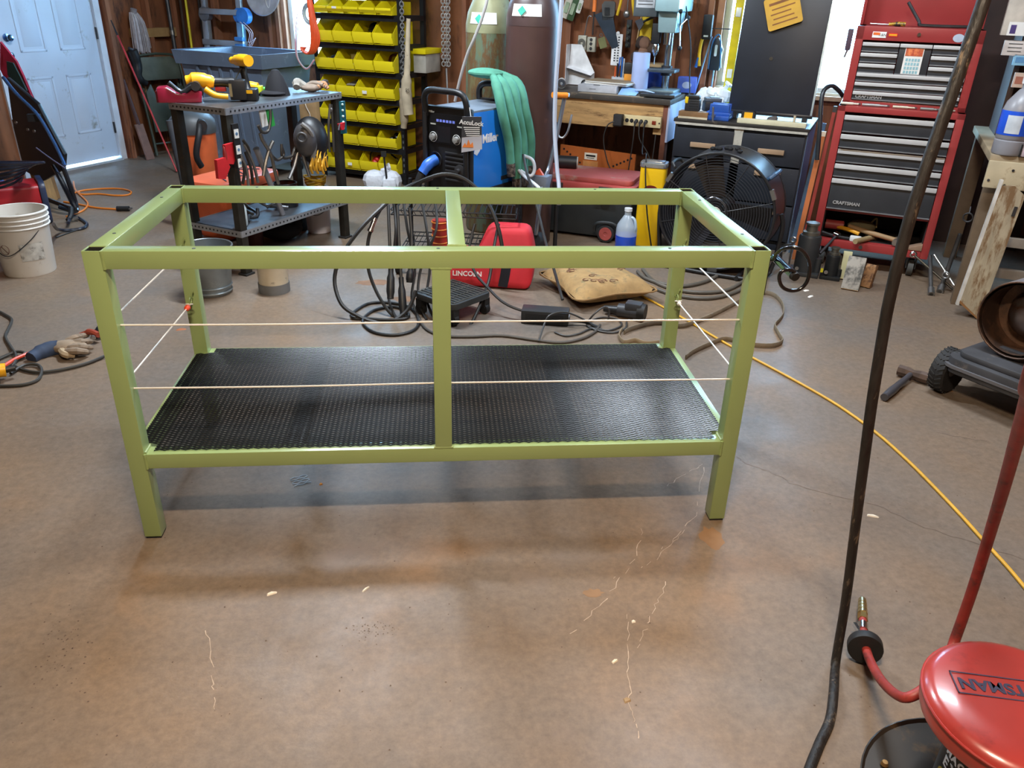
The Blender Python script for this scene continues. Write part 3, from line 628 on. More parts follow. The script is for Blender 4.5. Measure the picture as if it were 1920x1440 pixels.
# things on the chest
def on(s, d, z): return rm(s, d, z)
mbk = rthing('screwdriver', 'screwdriver with yellow and black handle lying on top of the red chest', 'screwdriver', CS + .2, CD + .12, z1 + hT)
MB().cyl((-.12, 0, .012), (-.02, 0, .01), .004, n=8).build('shaft', STEEL, mbk); MB().tube([(-.02, 0, .012), (.02, 0, .014), (.07, 0, .014)], [.009, .013, .012], 10, sm=3).build('handle', mat('caa020', .4, 0, .2, 60, '202020', 40, .5), mbk)
mbk = rthing('long_pry_bar', 'black pry bar lying along the open top of the red chest', 'pry bar', CS + .36, CD + .16, z1 + hT)
MB().tube([(-.1, .05, .13), (-.02, .01, .03), (.0, 0, .012), (.24, .02, .012)], .009, 8, sm=4).build('bar', DKST, mbk)
for i, (s, l, hx, nm, lab) in enumerate(((.06, .1, 'cfcabc', 'paint_marker', 'white marker lying on the ledge between the two chests'), (.2, .14, '9a9a9a', 'socket_extension', 'steel socket extension on the ledge between the chests'), (.36, .12, 'c6bda8', 'drill_bit', 'twist drill bit on the chest ledge'), (.5, .1, '8c8c88', 'spark_plug', 'pale spark plug on the chest ledge by the hose'), (.6, .07, 'a8a090', 'eye_bolt', 'small eye bolt at the right end of the chest ledge'))):
    t = rthing(nm, lab, 'hand tool', CS + s, CD + .025, z1, 4)
    mb = MB()
    mb.cyl((-l / 2, 0, .011), (l * .2, 0, .011), .0085, n=10); mb.cyl((l * .2, 0, .011), (l / 2, 0, .011), .006, n=10)
    mb.build('shaft', mat(hx, .4, .5 if i else 0, .1), t)
    if i == 4: MB().torus((-l / 2 - .012, 0, .012), .012, .004).build('eye', STEEL, t)
    else: MB().cyl((l / 2, 0, .011), (l / 2 + .015, 0, .011), .0075, .003, n=10).build('tip', STEEL, t)
# tools in the open lower bay
zb = z0 + .05
t = rthing('hammer', 'wooden handled hammer lying in the open bay of the red cabinet', 'hammer', CS + .34, CD + .08, zb, -6)
MB().tube([(-.14, .03, .07), (.0, .0, .055), (.16, -.01, .035)], .016, 10, sm=3).build('handle', mat('9a7c58', .6, 0, .2, stretch=(1, 8, 8)), t)
MB().cyl((.16, -.06, .03), (.16, .04, .03), .02, n=12).build('head', mat('8a8078', .4, .7), t)
t = rthing('mallet', 'short wooden mallet sticking out of the red cabinet bay', 'mallet', CS + .34, CD + .02, zb, 35)
MB().cyl((-.11, -.02, .022), (.07, .06, .022), .017, n=12).build('handle', mat('a08a64', .6, 0, .2), t); MB().cyl((.09, .05, .03), (.06, .11, .03), .028, n=14).build('head', mat('6a5a4a', .6), t)
t = rthing('utility_knife', 'yellow and black handled tool in the left of the open bay', 'hand tool', CS + .2, CD + .1, zb, -20)
MB().tube([(-.1, 0, .06), (0, 0, .055), (.08, 0, .04)], .013, 8, sm=3).build('handle', mat('d89a20', .45), t); MB().cyl((-.1, 0, .06), (-.17, 0, .065), .011, n=8).build('grip', BLKR, t)
t = rthing('red_cylinder', 'dull red tube lying at the back left of the open bay', 'tube', CS + .1, CD + .14, zb + .02); MB().cyl((-.04, 0, .045), (.07, 0, .045), .03, n=16).build('body', mat('9a3a3a', .5), t); MB().cyl((.07, 0, .045), (.075, 0, .045), .022, n=16).build('end', mat('6a2a2a', .5), t)
t = rthing('socket_wrench', 'chrome ratchet lying over the front lip of the bay', 'wrench', CS + .12, CD - .01, zb - .03, 60)
MB().cyl((-.1, 0, -.045), (.05, 0, .055), .009, n=10).build('handle', mat('4a4a4e', .4, .5), t); MB().cyl((.05, -.016, .055), (.05, .016, .06), .018, n=14).build('head', CHROME, t)
t = rthing('white_adapter', 'white rounded block on the edge of the cabinet bay', 'block', CS + .26, CD + .03, zb); MB().box(-.035, .035, -.02, .02, 0, .035).build('body', WHT, t, .01); MB().cyl((.035, 0, .017), (.045, 0, .017), .008, n=8).build('stem', STEEL, t)
t = rthing('canvas_pouch', 'olive canvas pouch at the back of the cabinet bay', 'pouch', CS + .28, CD + .22, zb + .01); MB().sph((0, 0, .045), .09, .05, .045).build('body', mat('6a6248', .8, 0, .2), t); MB().tube([(.05, 0, .07), (.08, 0, .11), (.09, 0, .05)], .006, 6).build('strap', mat('8a7c50', .7), t)
t = rthing('wood_wedge', 'small wooden wedge lying at the right of the cabinet bay', 'wedge', CS + .6, CD + .03, zb); MB().prism([(-.06, 0), (.05, 0), (.05, .04)], -.035, .035, TM((0, 0, 0), 90)).build('body', mat('8a6f5a', .7), t, .003)
t = rthing('black_prybar', 'long curved black bar along the bay lip', 'pry bar', CS + .18, CD + .035, zb, -4); MB().tube([(-.13, 0, .03), (-.05, 0, .016), (.05, 0, .012), (.13, 0, .016)], .011, 8).build('bar', BLKR, t)

# ---- black four drawer cabinet
dc = rthing('drawer_cabinet', 'scuffed black four drawer cabinet with wooden pulls behind the drum fan', 'cabinet', .57, 4.24)
w_, h_ = .87, .84
DKC = mat('20242c', .5, 0, .3, 5, 'a9a9ad', 30, .27); GRYE = mat('a8a498', .7, 0, .2, 12, '5a5650', 14, .4)
body = MB(); body.box(0, .02, .02, .6, 0, h_ - .04); body.box(w_ - .02, w_, .02, .6, 0, h_ - .04); body.box(0, w_, .58, .6, 0, h_ - .04); body.box(0, w_, .02, .6, .0, .06); body.box(0, w_, .025, .6, h_ - .075, h_ - .04)
body.build('body', DKC, dc, .003)
B(w_ / 2 - .03, w_ / 2 + .03, .005, .05, .56, h_ - .05).build('centre_stile', GRYE, dc, .003)
B(w_ - .001, w_ + .004, .02, .6, .03, h_ - .045).build('side_reflection', mat('6a7f9f', .3, .3, .15, 4, '3a4a66', 5, .4), dc)  # blue window reflection on the black side, put into the colour
for x0, x1 in ((.01, w_ / 2 - .028), (w_ / 2 + .028, w_ - .01)):
    for k, (a, b_) in enumerate(((.57, h_ - .075), (.32, .56), (.07, .31))):
        d_ = B(x0, x1, 0, .03, a, b_).build('drawer', DKC, dc, .004)
        xm = (x0 + x1) / 2; zp = a + (b_ - a) * (.38 if k == 0 else .75)
        B(xm - .085, xm + .085, -.014, .001, zp, zp + .032).build('pull', mat('a08468', .6, 0, .15), d_, .004)
B(-.01, w_ + .01, -.005, .62, h_ - .04, h_ - .018).build('top_board', mat('2a2622', .55, 0, .3, 6, '7a6a58', 8, .36), dc, .003)
B(0, w_, -.004, 0, h_ - .055, h_ - .04).build('top_edge', mat('b8b4a8', .6, 0, .2, 20), dc)
ZC = h_ - .018
pl = rthing('wood_plank', 'painted cream plank along the front of the black cabinet top', 'plank', .98, 4.26, ZC, -1); B(0, .44, 0, .05, 0, .03).build('board', mat('cfc8a8', .65, 0, .12, 10), pl, .003); MB().cyl((.36, .02, .03), (.36, .02, .07), .008, n=10).build('dowel', mat('b4a488', .6), pl)
pl = rthing('short_plank', 'short brown stained board under the vise', 'plank', .58, 4.27, ZC); B(0, .2, 0, .09, 0, .045).build('board', mat('7a5a38', .6, 0, .3, 8), pl, .003); B(.0, .2, -.004, .0, .0, .012).build('edge_strip', mat('c0b49a', .6), pl)
# blue bench vise
vs = rthing('bench_vise', 'blue drill press vise on the black cabinet', 'vise', .82, 4.36, ZC)
VB = mat('2a55a8', .4, .1, .15)
MB().box(-.12, .1, -.08, .1, 0, .03).box(-.06, .1, -.06, .08, .03, .05).build('base', VB, vs, .005); B(-.04, .09, -.05, -.02, .05, .1).build('fixed_jaw', VB, vs, .004); B(-.04, .09, .03, .06, .05, .1).build('moving_jaw', VB, vs, .004)
MB().cyl((.0, -.05, .03), (.0, -.12, .03), .01).build('screw', STEEL, vs); MB().cyl((.005, -.115, -.02), (-.005, -.118, .09), .007, n=10).build('handle', mat('b4bcc4', .25, .9), vs)
# chargers
for lab, s, d, z, dx, dy, dz, rr_ in (('black tool battery with yellow trim standing on the brown board', .66, 4.33, ZC + .045, .1, .07, .1, 3), ('grey cordless tool charger propped behind the vise', .76, 4.5, ZC + .03, .12, .1, .09, 25)):
    t = rthing('tool_battery' if 'battery' in lab else 'battery_charger', lab, 'battery' if 'battery' in lab else 'charger', s, d, z, rr_)
    B(-dx / 2, dx / 2, -dy / 2, dy / 2, 0, dz * .75).build('body', mat('26282c', .45), t, .008); B(-dx / 2 + .006, dx / 2 - .006, -dy / 2 + .006, dy / 2 - .006, dz * .75, dz).build('top', mat('5a6068', .45) if 'grey' in lab else mat('1c1c1e', .4), t, .006)
    if 'battery' in lab:
        B(-dx / 2 - .002, -dx / 2 + .02, -dy / 2 - .002, dy / 2, dz * .5, dz * .9).build('yellow_trim', YEL, t, .003)
        for k in range(4): B(-.02, dx / 2 - .01, -dy / 2 - .002, -dy / 2, .015 + k * .016, .021 + k * .016).build('rib', BLKR, t)
    else: B(-.02, .04, -.03, .03, dz, dz + .006).build('slide_rails', mat('8a9098', .4, .3), t)
# clear plastic bag lit by the window
mb = MB()
for i in range(26): mb.sph((random.uniform(-.09, .09), random.uniform(-.03, .03), .02 + random.random() * .11), .02 + random.random() * .04, .02 + random.random() * .02, .02 + random.random() * .035, 6, 4, Matrix.Rotation(random.uniform(-.6, .6), 4, 'Y'))
t = rthing('plastic_bag', 'bright crumpled clear plastic bag behind the charger on the cabinet', 'bag', .72, 4.72, ZC); mb.build('body', glassy('f4f8fa', .75, .35), t, sharp=5); MB().tube([(.06, 0, .12), (.08, 0, .17), (.1, 0, .2)], [.03, .014, .03], 6).build('knot', glassy('f4f8fa', .75, .4), t)
# small things on the cabinet
t = rthing('tape_measure', 'black and yellow tape measure on the cabinet below the black panel', 'tape measure', 1.04, 4.33, ZC); MB().prism(rrect(-.045, .045, 0, .075, .02), -.03, .03, TM((0, 0, 0), 90)).build('case', BLKR, t, .004); B(-.025, .03, -.033, -.029, .02, .066).build('label_face', mat('e8a818', .45), t, .001)
B(.045, .075, -.012, .012, 0, .012).build('hook_end', STEEL, t)
t = rthing('stone_chunk', 'grey lump beside the tape measure on the cabinet', 'stone', 1.19, 4.38, ZC); MB().sph((0, 0, .022), .035, .025, .022, 8, 6).sph((.015, .01, .03), .02, .018, .016, 7, 5).build('lump', mat('5a5450', .8), t, sharp=10); MB().sph((-.02, -.01, .012), .018, .014, .012, 7, 5).build('chip', mat('6a625c', .8), t, sharp=10)
t = rthing('wire_connector', 'tiny bright orange clip on the cabinet top', 'clip', 1.25, 4.36, ZC); MB().prism([(-.02, 0), (.025, 0), (.01, .022), (-.005, .012)], -.01, .01, TM((0, 0, 0), 90)).build('clip', mat('f07a28', .4), t); MB().cyl((-.02, 0, .005), (-.035, 0, .005), .004, n=8).build('tab', mat('f07a28', .4), t)
# leaning black panel with yellow placard, on the cabinet in front of the window
bp = rthing('black_board', 'tall flat black panel with a chrome edge leaning in front of the right window', 'panel', .87, 4.5, ZC + .03)
lean = TM((0, 0, 0), -8)
MB(lean).box(0, .545, 0, .035, .02, 1.05).build('sheet', mat('1c2029', .4, 0, .15, 6, '6a7078', 60, .24), bp, .004)
MB(lean).box(.545, .557, -.003, .038, .02, 1.05).build('edge_trim', mat('b9cdd8', .25, .7), bp)
MB(lean).box(-.012, .56, -.012, .05, 0, .022).build('bottom_rail', mat('2a2c30', .3, .4), bp, .003)
MB(lean).cyl((.23, -.004, .36), (.23, 0, .36), .012, n=14).build('latch_knob', CHROME, bp)
for x in (.04, .5): MB(lean).box(x, x + .03, -.03, .06, -.03, .004).build('foot', BLKR, bp)
sg = thing('yellow_placard', 'worn yellow warning placard hung on the black panel', 'sign', rm(1.16, 4.553, ZC + .585)); sg.rotation_euler = (radians(-8), radians(-20), -AN)
MB(TM((0, 0, 0), 90)).prism(rrect(-.11, .11, 0, .2, .015), .0, .003).build('plate', mat('d0a030', .5, 0, .15, 6), sg)
for k in range(5): B(-.08 + .012 * (k % 2), .08 - .015 * (k % 3), -.0036, -.0028, .03 + .03 * k, .038 + .03 * k + (.008 if k == 4 else 0)).build('print_line', mat('8a5420', .6), sg)
# long yellow level leaning at the left of the panel
lv = rthing('spirit_level', 'long yellow spirit level leaning on the window frame beside the black panel', 'level', .795, 4.8, .86)
lm = TM((0, 0, 0), -4, 0)
MB(lm).box(-.03, .03, 0, .02, 0, 1.2).build('rail', mat('d8c010', .45), lv, .004)
for z in (.22, .62, 1.05): MB(lm).box(-.018, .018, -.004, .002, z - .03, z + .03).build('vial', mat('e8e8d8', .3), lv, .006)
MB(lm).box(-.031, .031, -.002, .022, 0, .02).build('end_cap', BLKR, lv)
# ---- wooden work bench
bn = rthing('work_bench', 'rough plywood workbench with dark top along the wooden wall', 'workbench', -.75, 4.55)
bw_, bh = 1.2, .9
TOPM = mat('3a342e', .55, 0, .3, 6, '6a5a48', 8, .4); PLYF = mat('b08a58', .7, 0, .25, 5, '6a4c2c', 4, .42, stretch=(1, 3, 6))
B(0, bw_, 0, .645, bh - .04, bh).build('top', TOPM, bn, .004)
ap = MB(); ap.prism([(0, 0), (0, -.185), (.78, -.185), (.8, -.15), (1.09, -.15), (1.09, -.21), (1.15, -.21), (1.15, 0)], .02, .045, Matrix(((1, 0, 0, 0), (0, 0, 1, 0), (0, 1, 0, bh - .04), (0, 0, 0, 1)))); ap.build('apron', PLYF, bn)
B(1.15, bw_ - .012, .02, .11, 0, bh - .04).build('leg', mat('6a3c28', .65, 0, .25), bn, .003); B(1.15, bw_ - .012, .54, .63, 0, bh - .04).build('leg', mat('6a3c28', .65, 0, .25), bn, .003)
B(.02, .11, .02, .11, 0, bh - .04).build('leg', mat('6a3c28', .65, 0, .25), bn, .003); B(.02, .11, .54, .63, 0, bh - .04).build('leg', mat('6a3c28', .65, 0, .25), bn, .003)
B(bw_ - .014, bw_, .02, .63, .6, bh - .04).build('lit_end_panel', mat('a8b0c8', .5, 0, .15), bn)  # bluish window light on the bench end is put into this colour
B(.5, 1.0, 0, .3, bh, bh + .004).build('bench_mat', mat('8a7c68', .6, 0, .15), bn)
# power strip
psx = rthing('power_strip', 'cream six outlet power strip screwed to the bench apron', 'power strip', .06, 4.57, .735)
B(0, .34, -.035, 0, -.035, .04).build('housing', mat('c9b88c', .5, 0, .1), psx, .006)
for k in range(6): MB().cyl((.05 + k * .036, -.037, .003), (.05 + k * .036, -.034, .003), .0145, n=16).build('outlet', BLKR, psx)
B(.275, .305, -.039, -.03, -.012, .014).build('switch', mat('7a2a14', .4), psx, .003)
for z in (-.02,): MB().cyl((.33, -.037, 0), (.33, -.034, 0), .006, n=8).build('screw', DKST, psx)
def rcable(pts, r, m, nm, lab, cat='cable', grp=None): return solo(MB().tube(pts, r, 7, sm=5), nm, m, lab, cat, grp)
RP = lambda s, d, z: rm(s, d, z)
t = rthing('wall_adapter', 'square black power adapter plugged into the left outlet of the strip', 'adapter', .09, 4.53, .735); B(-.035, .035, -.05, 0, -.04, .045).build('body', BLKR, t, .006); B(-.03, .03, -.054, -.05, -.03, .035).build('face', mat('2a2a2c', .5), t)
for k, (x, lab) in enumerate(((.155, 'first black plug from the left in the power strip'), (.191, 'middle black plug in the power strip'), (.228, 'black plug nearest the switch of the power strip'))):
    t = rthing('mains_plug', lab, 'plug', .06 + x, 4.535, .735); MB().cyl((0, 0, 0), (0, -.025, -.004), .013, .011, n=12).build('body', mat('38383a', .5), t); MB().cyl((0, -.02, -.005), (0, -.026, -.03), .006, n=8).build('boot', BLKR, t)
CB = mat('2e2c2a', .55, 0, .2)
rcable([RP(.07, 4.48, .73), RP(.02, 4.47, .7), RP(.0, 4.46, .6), RP(.04, 4.46, .45), RP(.12, 4.44, .3), RP(.2, 4.3, .1), RP(.25, 4.2, .01)], .0045, CB, 'thin_cable', 'thin cable hanging from the square black adapter')
rcable([RP(.215, 4.5, .71), RP(.22, 4.48, .6), RP(.2, 4.47, .3), RP(.18, 4.4, .05), RP(.16, 4.3, .008)], .0045, CB, 'power_cable', 'cable dropping from the first plug of the strip')
rcable([RP(.251, 4.5, .71), RP(.27, 4.48, .62), RP(.36, 4.46, .5), RP(.4, 4.44, .3), RP(.42, 4.4, .01)], .0045, CB, 'power_cable', 'cable curving away from the middle plug of the strip')
rcable([RP(.288, 4.5, .71), RP(.30, 4.46, .62), RP(.36, 4.25, .56), RP(.45, 4.0, .61), RP(.48, 3.9, .605), RP(.5, 3.85, .5), RP(.54, 3.84, .25), RP(.6, 3.83, .01)], .005, BLKR, 'power_cable', 'black cable running down over the yellow tin')
rcable([RP(.38, 4.5, .66), RP(.38, 4.48, .5), RP(.37, 4.46, .3), RP(.4, 4.4, .008)], .0045, CB, 'power_cable', 'rightmost cable hanging under the bench edge')
# orange work stand under the bench
ws = rthing('folding_work_stand', 'orange steel folding work stand lying under the bench', 'work stand', -.36, 4.52, .16)
OB = mat('b5622c', .5, .1, .12)
pan = MB(Matrix(((1, 0, 0, 0), (0, 0, 1, 0), (0, 1, 0, 0), (0, 0, 0, 1)))); pan.prism([(0, .18), (.13, .15), (.16, 0.0), (.22, 0), (.22, .14), (.4, .14), (.4, 0), (.46, 0), (.49, .15), (.6, .17), (.6, .34), (0, .36)], 0, .02); pan.build('end_plate', OB, ws)
for k in range(6):
    for x, z in ((.03 + k * .027, .33 - k * .018), (.57 - k * .027, .31 - k * .014)): MB().cyl((x, -.002, z), (x, .0, z), .008, n=10).build('hole', BLKR, ws)
lb = B(.2, .3, -.003, 0, .27, .32).build('label', mat('e0d8c8', .5), ws); MB().box(.212, .288, -.0036, -.003, .292, .306).box(.22, .28, -.0036, -.003, .28, .285).build('print', BLKR, lb); B(.19, .31, -.002, 0, .19, .26).build('sticker', mat('c98a50', .5), ws)
MB().torus((.3, .02, .03), .1, .012, (0, 1, 0)).build('handle_hoop', mat('8a3a20', .5), ws)
for x in (.1, .5): B(x, x + .05, .02, .3, 0, .03).build('leg', OB, ws)
rl = thing('black_tube', 'black cylinder lying on the grey lid under the bench', 'tube', fd(1060, 303, 4.15)); MB().cyl((-.07, 0, 0), (.08, -.03, 0), .045, n=20).build('body', BLK, rl); MB().cyl((.08, -.03, 0), (.087, -.0315, 0), .04, n=20).build('end_face', mat('b0aaa0', .5), rl)
# rolling gang box
gb = rthing('rolling_tool_box', 'black rolling tool box with faded red and grey lid under the bench', 'tool box', -.345, 3.87, 0, 3)
GL_, GW_, GH = .76, .45, .42
TBK = mat('2b2f31', .55, 0, .2, 6, '6a6e70', 40, .26)
MB().frus((0.03, GL_ - .03, .02, GW_ - .02), (0, GL_, 0, GW_), .02, GH - .08).build('body', TBK, gb, .012)
lid = MB(); lid.prism(rrect(-.012, GL_ + .012, -.015, GW_ + .01, .06), GH - .085, GH - .03); lid.build('lid_rim', mat('b8504c', .5, 0, .15, 5), gb, .01)
MB().prism(rrect(.02, GL_ - .02, .02, GW_ - .03, .05), GH - .03, GH + .005).build('lid_top', mat('b0544e', .55, 0, .15, 4, 'a89a8c', 3.2, .42), gb, .01)
for x in (.16, .52): B(x, x + .1, -.03, -.01, GH - .14, GH - .04).build('latch', mat('3a2a2a', .5), gb, .004)
lb = B(.03, .32, -.004, .006, GH - .17, GH - .11).build('name_plate', mat('3a3e40', .5), gb)
for q in ((.03, .32, GH - .172, GH - .168), (.03, .32, GH - .112, GH - .108), (.316, .32, GH - .17, GH - .11)): B(q[0], q[1], -.006, -.004, q[2], q[3]).build('border', mat('c8c8b8', .5), lb)
text('CRAFTSMAN', .032, mat('d0d0c8', .5), lb, FRONT(.18, -.005, GH - .14))
for y in (0.02,):
    w_ = MB(TM((GL_ - .16, -.035, .065), 90)); w_.lathe([(0, -.018), (.05, -.022), (.06, -.02), (.062, 0), (.06, .02), (.05, .022), (0, .018)], 26); wb = w_.build('wheel', RUB, gb)
    MB(TM((GL_ - .16, -.058, .065), 90)).lathe([(0, -.002), (.012, -.002), (.014, .001), (.045, .002), (.047, -.004)], 26).build('wheel_face', mat('b0524c', .5), wb)
MB().tube([(GL_ - .25, -.02, .07), (GL_ - .23, -.045, .13), (GL_ - .12, -.045, .14), (GL_ - .06, -.02, .09)], .012, 8).build('wheel_guard', TBK, gb)
# yellow tin
ct = rthing('yellow_tin', 'tall yellow tin with silver lid and dark red oval badge beside the fan', 'tin', .535, 3.93, 0, 6)
YT = mat('dcae10', .35, 0, .06)
MB().prism(rrect(-.085, .085, -.06, .06, .02), 0.01, .545).build('body', YT, ct, .004)
MB().prism(rrect(-.09, .09, -.065, .065, .025), .545, .575).prism(rrect(-.07, .07, -.045, .045, .02), .575, .583).build('lid', mat('b8bcc0', .25, .8), ct, .004)
B(-.084, .084, -.0605, .0605, 0, .01).build('base_rim', mat('5a5a58', .5, .5), ct)
ov = MB(TM((.0, -.0605, .40), 90)).prism([(x * 1.6, y) for x, y in circ(.03, 24)], 0, .0012).build('badge', mat('6a1414', .4), ct); MB().tube([(-.034, -.0625, .395), (-.026, -.0625, .408), (-.018, -.0625, .394), (-.008, -.0625, .407), (.002, -.0625, .395), (.012, -.0625, .406), (.02, -.0625, .395), (.034, -.0625, .404)], .0016, 5).build('script_print', mat('c04a3a', .5), ov)
# jug of blue fluid
jg = rthing('fluid_jug', 'clear plastic jug half full of bright blue fluid', 'jug', .45, 3.69, 0)
prof = [(.0, 0), (.066, 0), (.07, .01), (.07, .17), (.062, .2), (.03, .25), (.022, .26), (.022, .29), (0, .29)]
MB().lathe(prof, 24).build('bottle', glassy('d8e6f0', .45, .25), jg)
MB().lathe([(0, .004), (.067, .004), (.0707, .012), (.0707, .125), (0, .125)], 24).build('fluid', mat('2450c8', .2, coat=.3), jg)
MB().cyl((0, 0, .285), (0, 0, .305), .026, n=18).build('cap', mat('d4dae0', .4), jg)
MB().tube([(.03, -.01, .25), (.055, -.02, .235), (.066, -.025, .19), (.06, -.02, .16)], .009, 8).build('handle', glassy('c8dcec', .6, .25), jg)
# drum fan
fn = rthing('drum_fan', 'large black drum fan with spiral wire guard on the floor', 'fan', 1.05, 3.66, 0, -4)
FR_ = .345; fm = TM((0, 0, .385), 90)
MB(fm).lathe([(FR_, -.17), (FR_ + .006, -.17), (FR_ + .012, -.175), (FR_ + .012, .14), (FR_ + .006, .13), (FR_, .13), (FR_, -.17)], 56).build('drum', mat('2a2a2e', .35, .2, .2, 5, '6a645c', 5, .3), fn)
MB(fm).torus((0, 0, .135), FR_ + .008, .009, n=56).torus((0, 0, -.17), FR_ + .008, .009, n=56).build('rim', BLK, fn)
gd_ = MB(fm)
for k in range(19): gd_.torus((0, 0, .135 + .02 * (1 - (k / 19) ** 2)), .05 + .0155 * k, .0021, n=44, k=5)
gd_.build('wire_guard', mat('4a4c52', .3, .6), fn)['kind'] = 'stuff'
for k in range(8):
    a = pi * k / 4 + .3; MB(fm).tube([(.04 * cos(a), .04 * sin(a), .157), (.2 * cos(a), .2 * sin(a), .152), (FR_ * cos(a), FR_ * sin(a), .137)], .0028, 6).build('guard_spoke', BLK, fn)
for k in range(3):
    a = 2 * pi * k / 3; M_ = fm @ Matrix.Rotation(a, 4, 'Z'); MB(M_).prism([(.05, -.05), (.3, -.13), (.32, .05), (.05, .05)], -.002, .002, Matrix.Rotation(.4, 4, 'X')).build('blade', mat('3a3a3e', .4, .4), fn)
MB(fm).cyl((0, 0, -.1), (0, 0, .06), .07, n=24).build('motor', BLK, fn)
MB(fm).tube([(-.07, .0, .2), (-.06, .07, .21), (0, .11, .215), (.07, .07, .21), (.08, -.02, .2), (.08, -.1, .16)], .006, 8, sm=5).build('guard_loop', mat('5a5c62', .2, .7), fn)
for k_ in (25, 150, 275): MB(fm).box(-.012, .012, -.03, .03, .12, .145, Matrix.Rotation(radians(k_), 4, 'Z') @ Matrix.Translation((FR_ + .012, 0, 0))).build('guard_clip', STEEL, fn)
MB(fm).cyl((0, 0, .15), (0, 0, .163), .04, n=20).build('badge', mat('d8d4cc', .4), fn)
for s_ in (-1, 1):
    MB().tube([(s_ * .37, 0, .4), (s_ * .39, 0, .3), (s_ * .36, 0, .03), (s_ * .3, -.18, .02)], .014, 8, sm=4).build('stand', BLK, fn); MB().cyl((s_ * .2, -.2, .016), (s_ * .2, .2, .016), .014).build('foot_bar', BLK, fn)
MB().tube([(-.3, -.18, .02), (0, -.19, .016), (.3, -.18, .02)], .012, 8).build('front_bar', BLK, fn)
for a in (40, 140): 
    ca, sa = cos(radians(a)), sin(radians(a)); MB().tube([(ca * (FR_ + .005), -.11, .385 + sa * (FR_ + .005)), (ca * (FR_ + .06), -.11, .385 + sa * (FR_ + .06)), (ca * (FR_ + .06), .05, .385 + sa * (FR_ + .06)), (ca * (FR_ + .005), .05, .385 + sa * (FR_ + .005))], .012, 8, sm=2).build('handle', mat('34506e', .4) if a == 40 else BLK, fn)
for k in range(14): MB().sph((-.1 + k * .014 + random.uniform(-.01, .01), random.uniform(-.04, .06), .385 + sqrt(max(0, FR_ ** 2 - (-.1 + k * .014) ** 2)) + .02), .018, .02, .012, 7, 5).build('cord_coil', BLKR, fn) if k % 2 == 0 else None
# bottle jacks
def jack(lab, s, d, h, r, m):
    t = rthing('bottle_jack', lab, 'jack', s, d)
    B(-r * 1.35, r * 1.35, -r * 1.2, r * 1.2, 0, .025).build('base', m, t, .006)
    MB().lathe([(0, .025), (r, .025), (r, h * .72), (r * .92, h * .76), (r * .6, h * .78), (r * .6, h * .8)], 24).build('cylinder', m, t)
    MB().lathe([(0, h * .76), (r * .75, h * .76), (r * .75, h * .83), (r * .5, h * .84), (r * .5, h * .95), (r * .6, h * .96), (r * .6, h), (0, h)], 20).build('ram', mat('7a7870', .35, .8, .2), t)
    MB().cyl((r * 1.1, -.02, .025), (r * 1.1, -.02, h * .35), r * .3, n=12).build('pump', m, t); MB().cyl((-r * .6, -r * 1.1, .05), (-r * .6, -r * 1.25, .05), .012, n=10).build('release_valve', STEEL, t); return t
jack('large dark grey bottle jack by the black cabinet', 1.6, 3.82, .33, .068, mat('3a3c3e', .45, .4, .2)); 
j = jack('small black bottle jack left of the wood blocks', 1.76, 3.8, .2, .045, mat('26282a', .45, .4, .3)); B(-.06, -.045, -.07, -.05, .05, .07).build('tag', mat('d8c820', .5), j)
t = rthing('c_clamp', 'steel c clamp standing behind the large jack', 'clamp', 1.5, 3.86, 0); MB().tube([(-.05, 0, .02), (-.06, 0, .12), (-.03, 0, .16), (.02, 0, .15)], .009, 8).build('frame', DKST, t); MB().torus((.0, -.02, .2), .016, .006, (.2, 1, 0)).build('ring', STEEL, t); MB().cyl((0, 0, .02), (0, -.02, .19), .006, n=8).build('screw', STEEL, t)
# wood blocks
for nm, lab, u, v, L3, rot, lean, m_ in (('wood_block', 'narrow pale cut lumber standing under the red cabinet', 1580, 525, (.05, .03, .17), 5, -8, mat('c8c49a', .7, 0, .1, 10)), ('wood_block', 'grey painted block with dark stain leaning upright, widest of the three', 1592, 545, (.1, .04, .2), -6, -22, mat('9a948a', .7, 0, .12, 6, '4a4844', 9, .5)), ('wood_block', 'small cracked brown block leaning at the right', 1620, 540, (.06, .04, .14), -20, -16, mat('9a7048', .75, 0, .35, 18, '4a3020', 16, .48))):
    p = fz(u, v, 0); t = thing(nm, lab, 'wood block', p + Vector((0, 0, .008))); t.rotation_euler = (radians(lean), 0, -AN + radians(rot)); B(-L3[0] / 2, L3[0] / 2, 0, L3[1], 0, L3[2]).build('timber', m_, t, .002); B(-L3[0] / 2 + .0005, L3[0] / 2 - .0005, .0005, L3[1] - .0005, -.0008, .001).build('end_grain', mat('b8864a', .8, 0, .3, 30), t)
# leaning pipes and wrenches beside the chest
def stick(nm, lab, cat, a, b_, r, m, extra=None):
    t = thing(nm, lab, cat, a); v = Vector(b_) - Vector(a); MB().cyl((0, 0, 0), v, r, n=10).build('shaft', m, t)
    if extra: extra(t, v)
    return t
def socket_end(t, v): MB().cyl((0, 0, 0), v.normalized() * .05, .02, n=12).build('socket', STEEL, t)
def ring_end(t, v): MB().torus(v * .55 + Vector((-.02, -.02, 0)), .018, .005, (1, 1, 0)).build('ring', STEEL, t)
def two(t, v): MB().torus(v + v.normalized() * .015, .016, .006, (.4, 1, .2)).build('box_end', CHROME, t)
stick('socket_bar', 'steel socket bar standing behind the right caster of the red cabinet', 'bar', fz(1746, 552, .01), fd(1744, 480, 4.05), .012, mat('6a6a6a', .4, .8), socket_end)
stick('steel_pipe', 'grey steel pipe leaning beside the red cabinet', 'pipe', fz(1762, 547, .01), fd(1800, 440, 4.3), .013, mat('5c5854', .45, .7), socket_end)
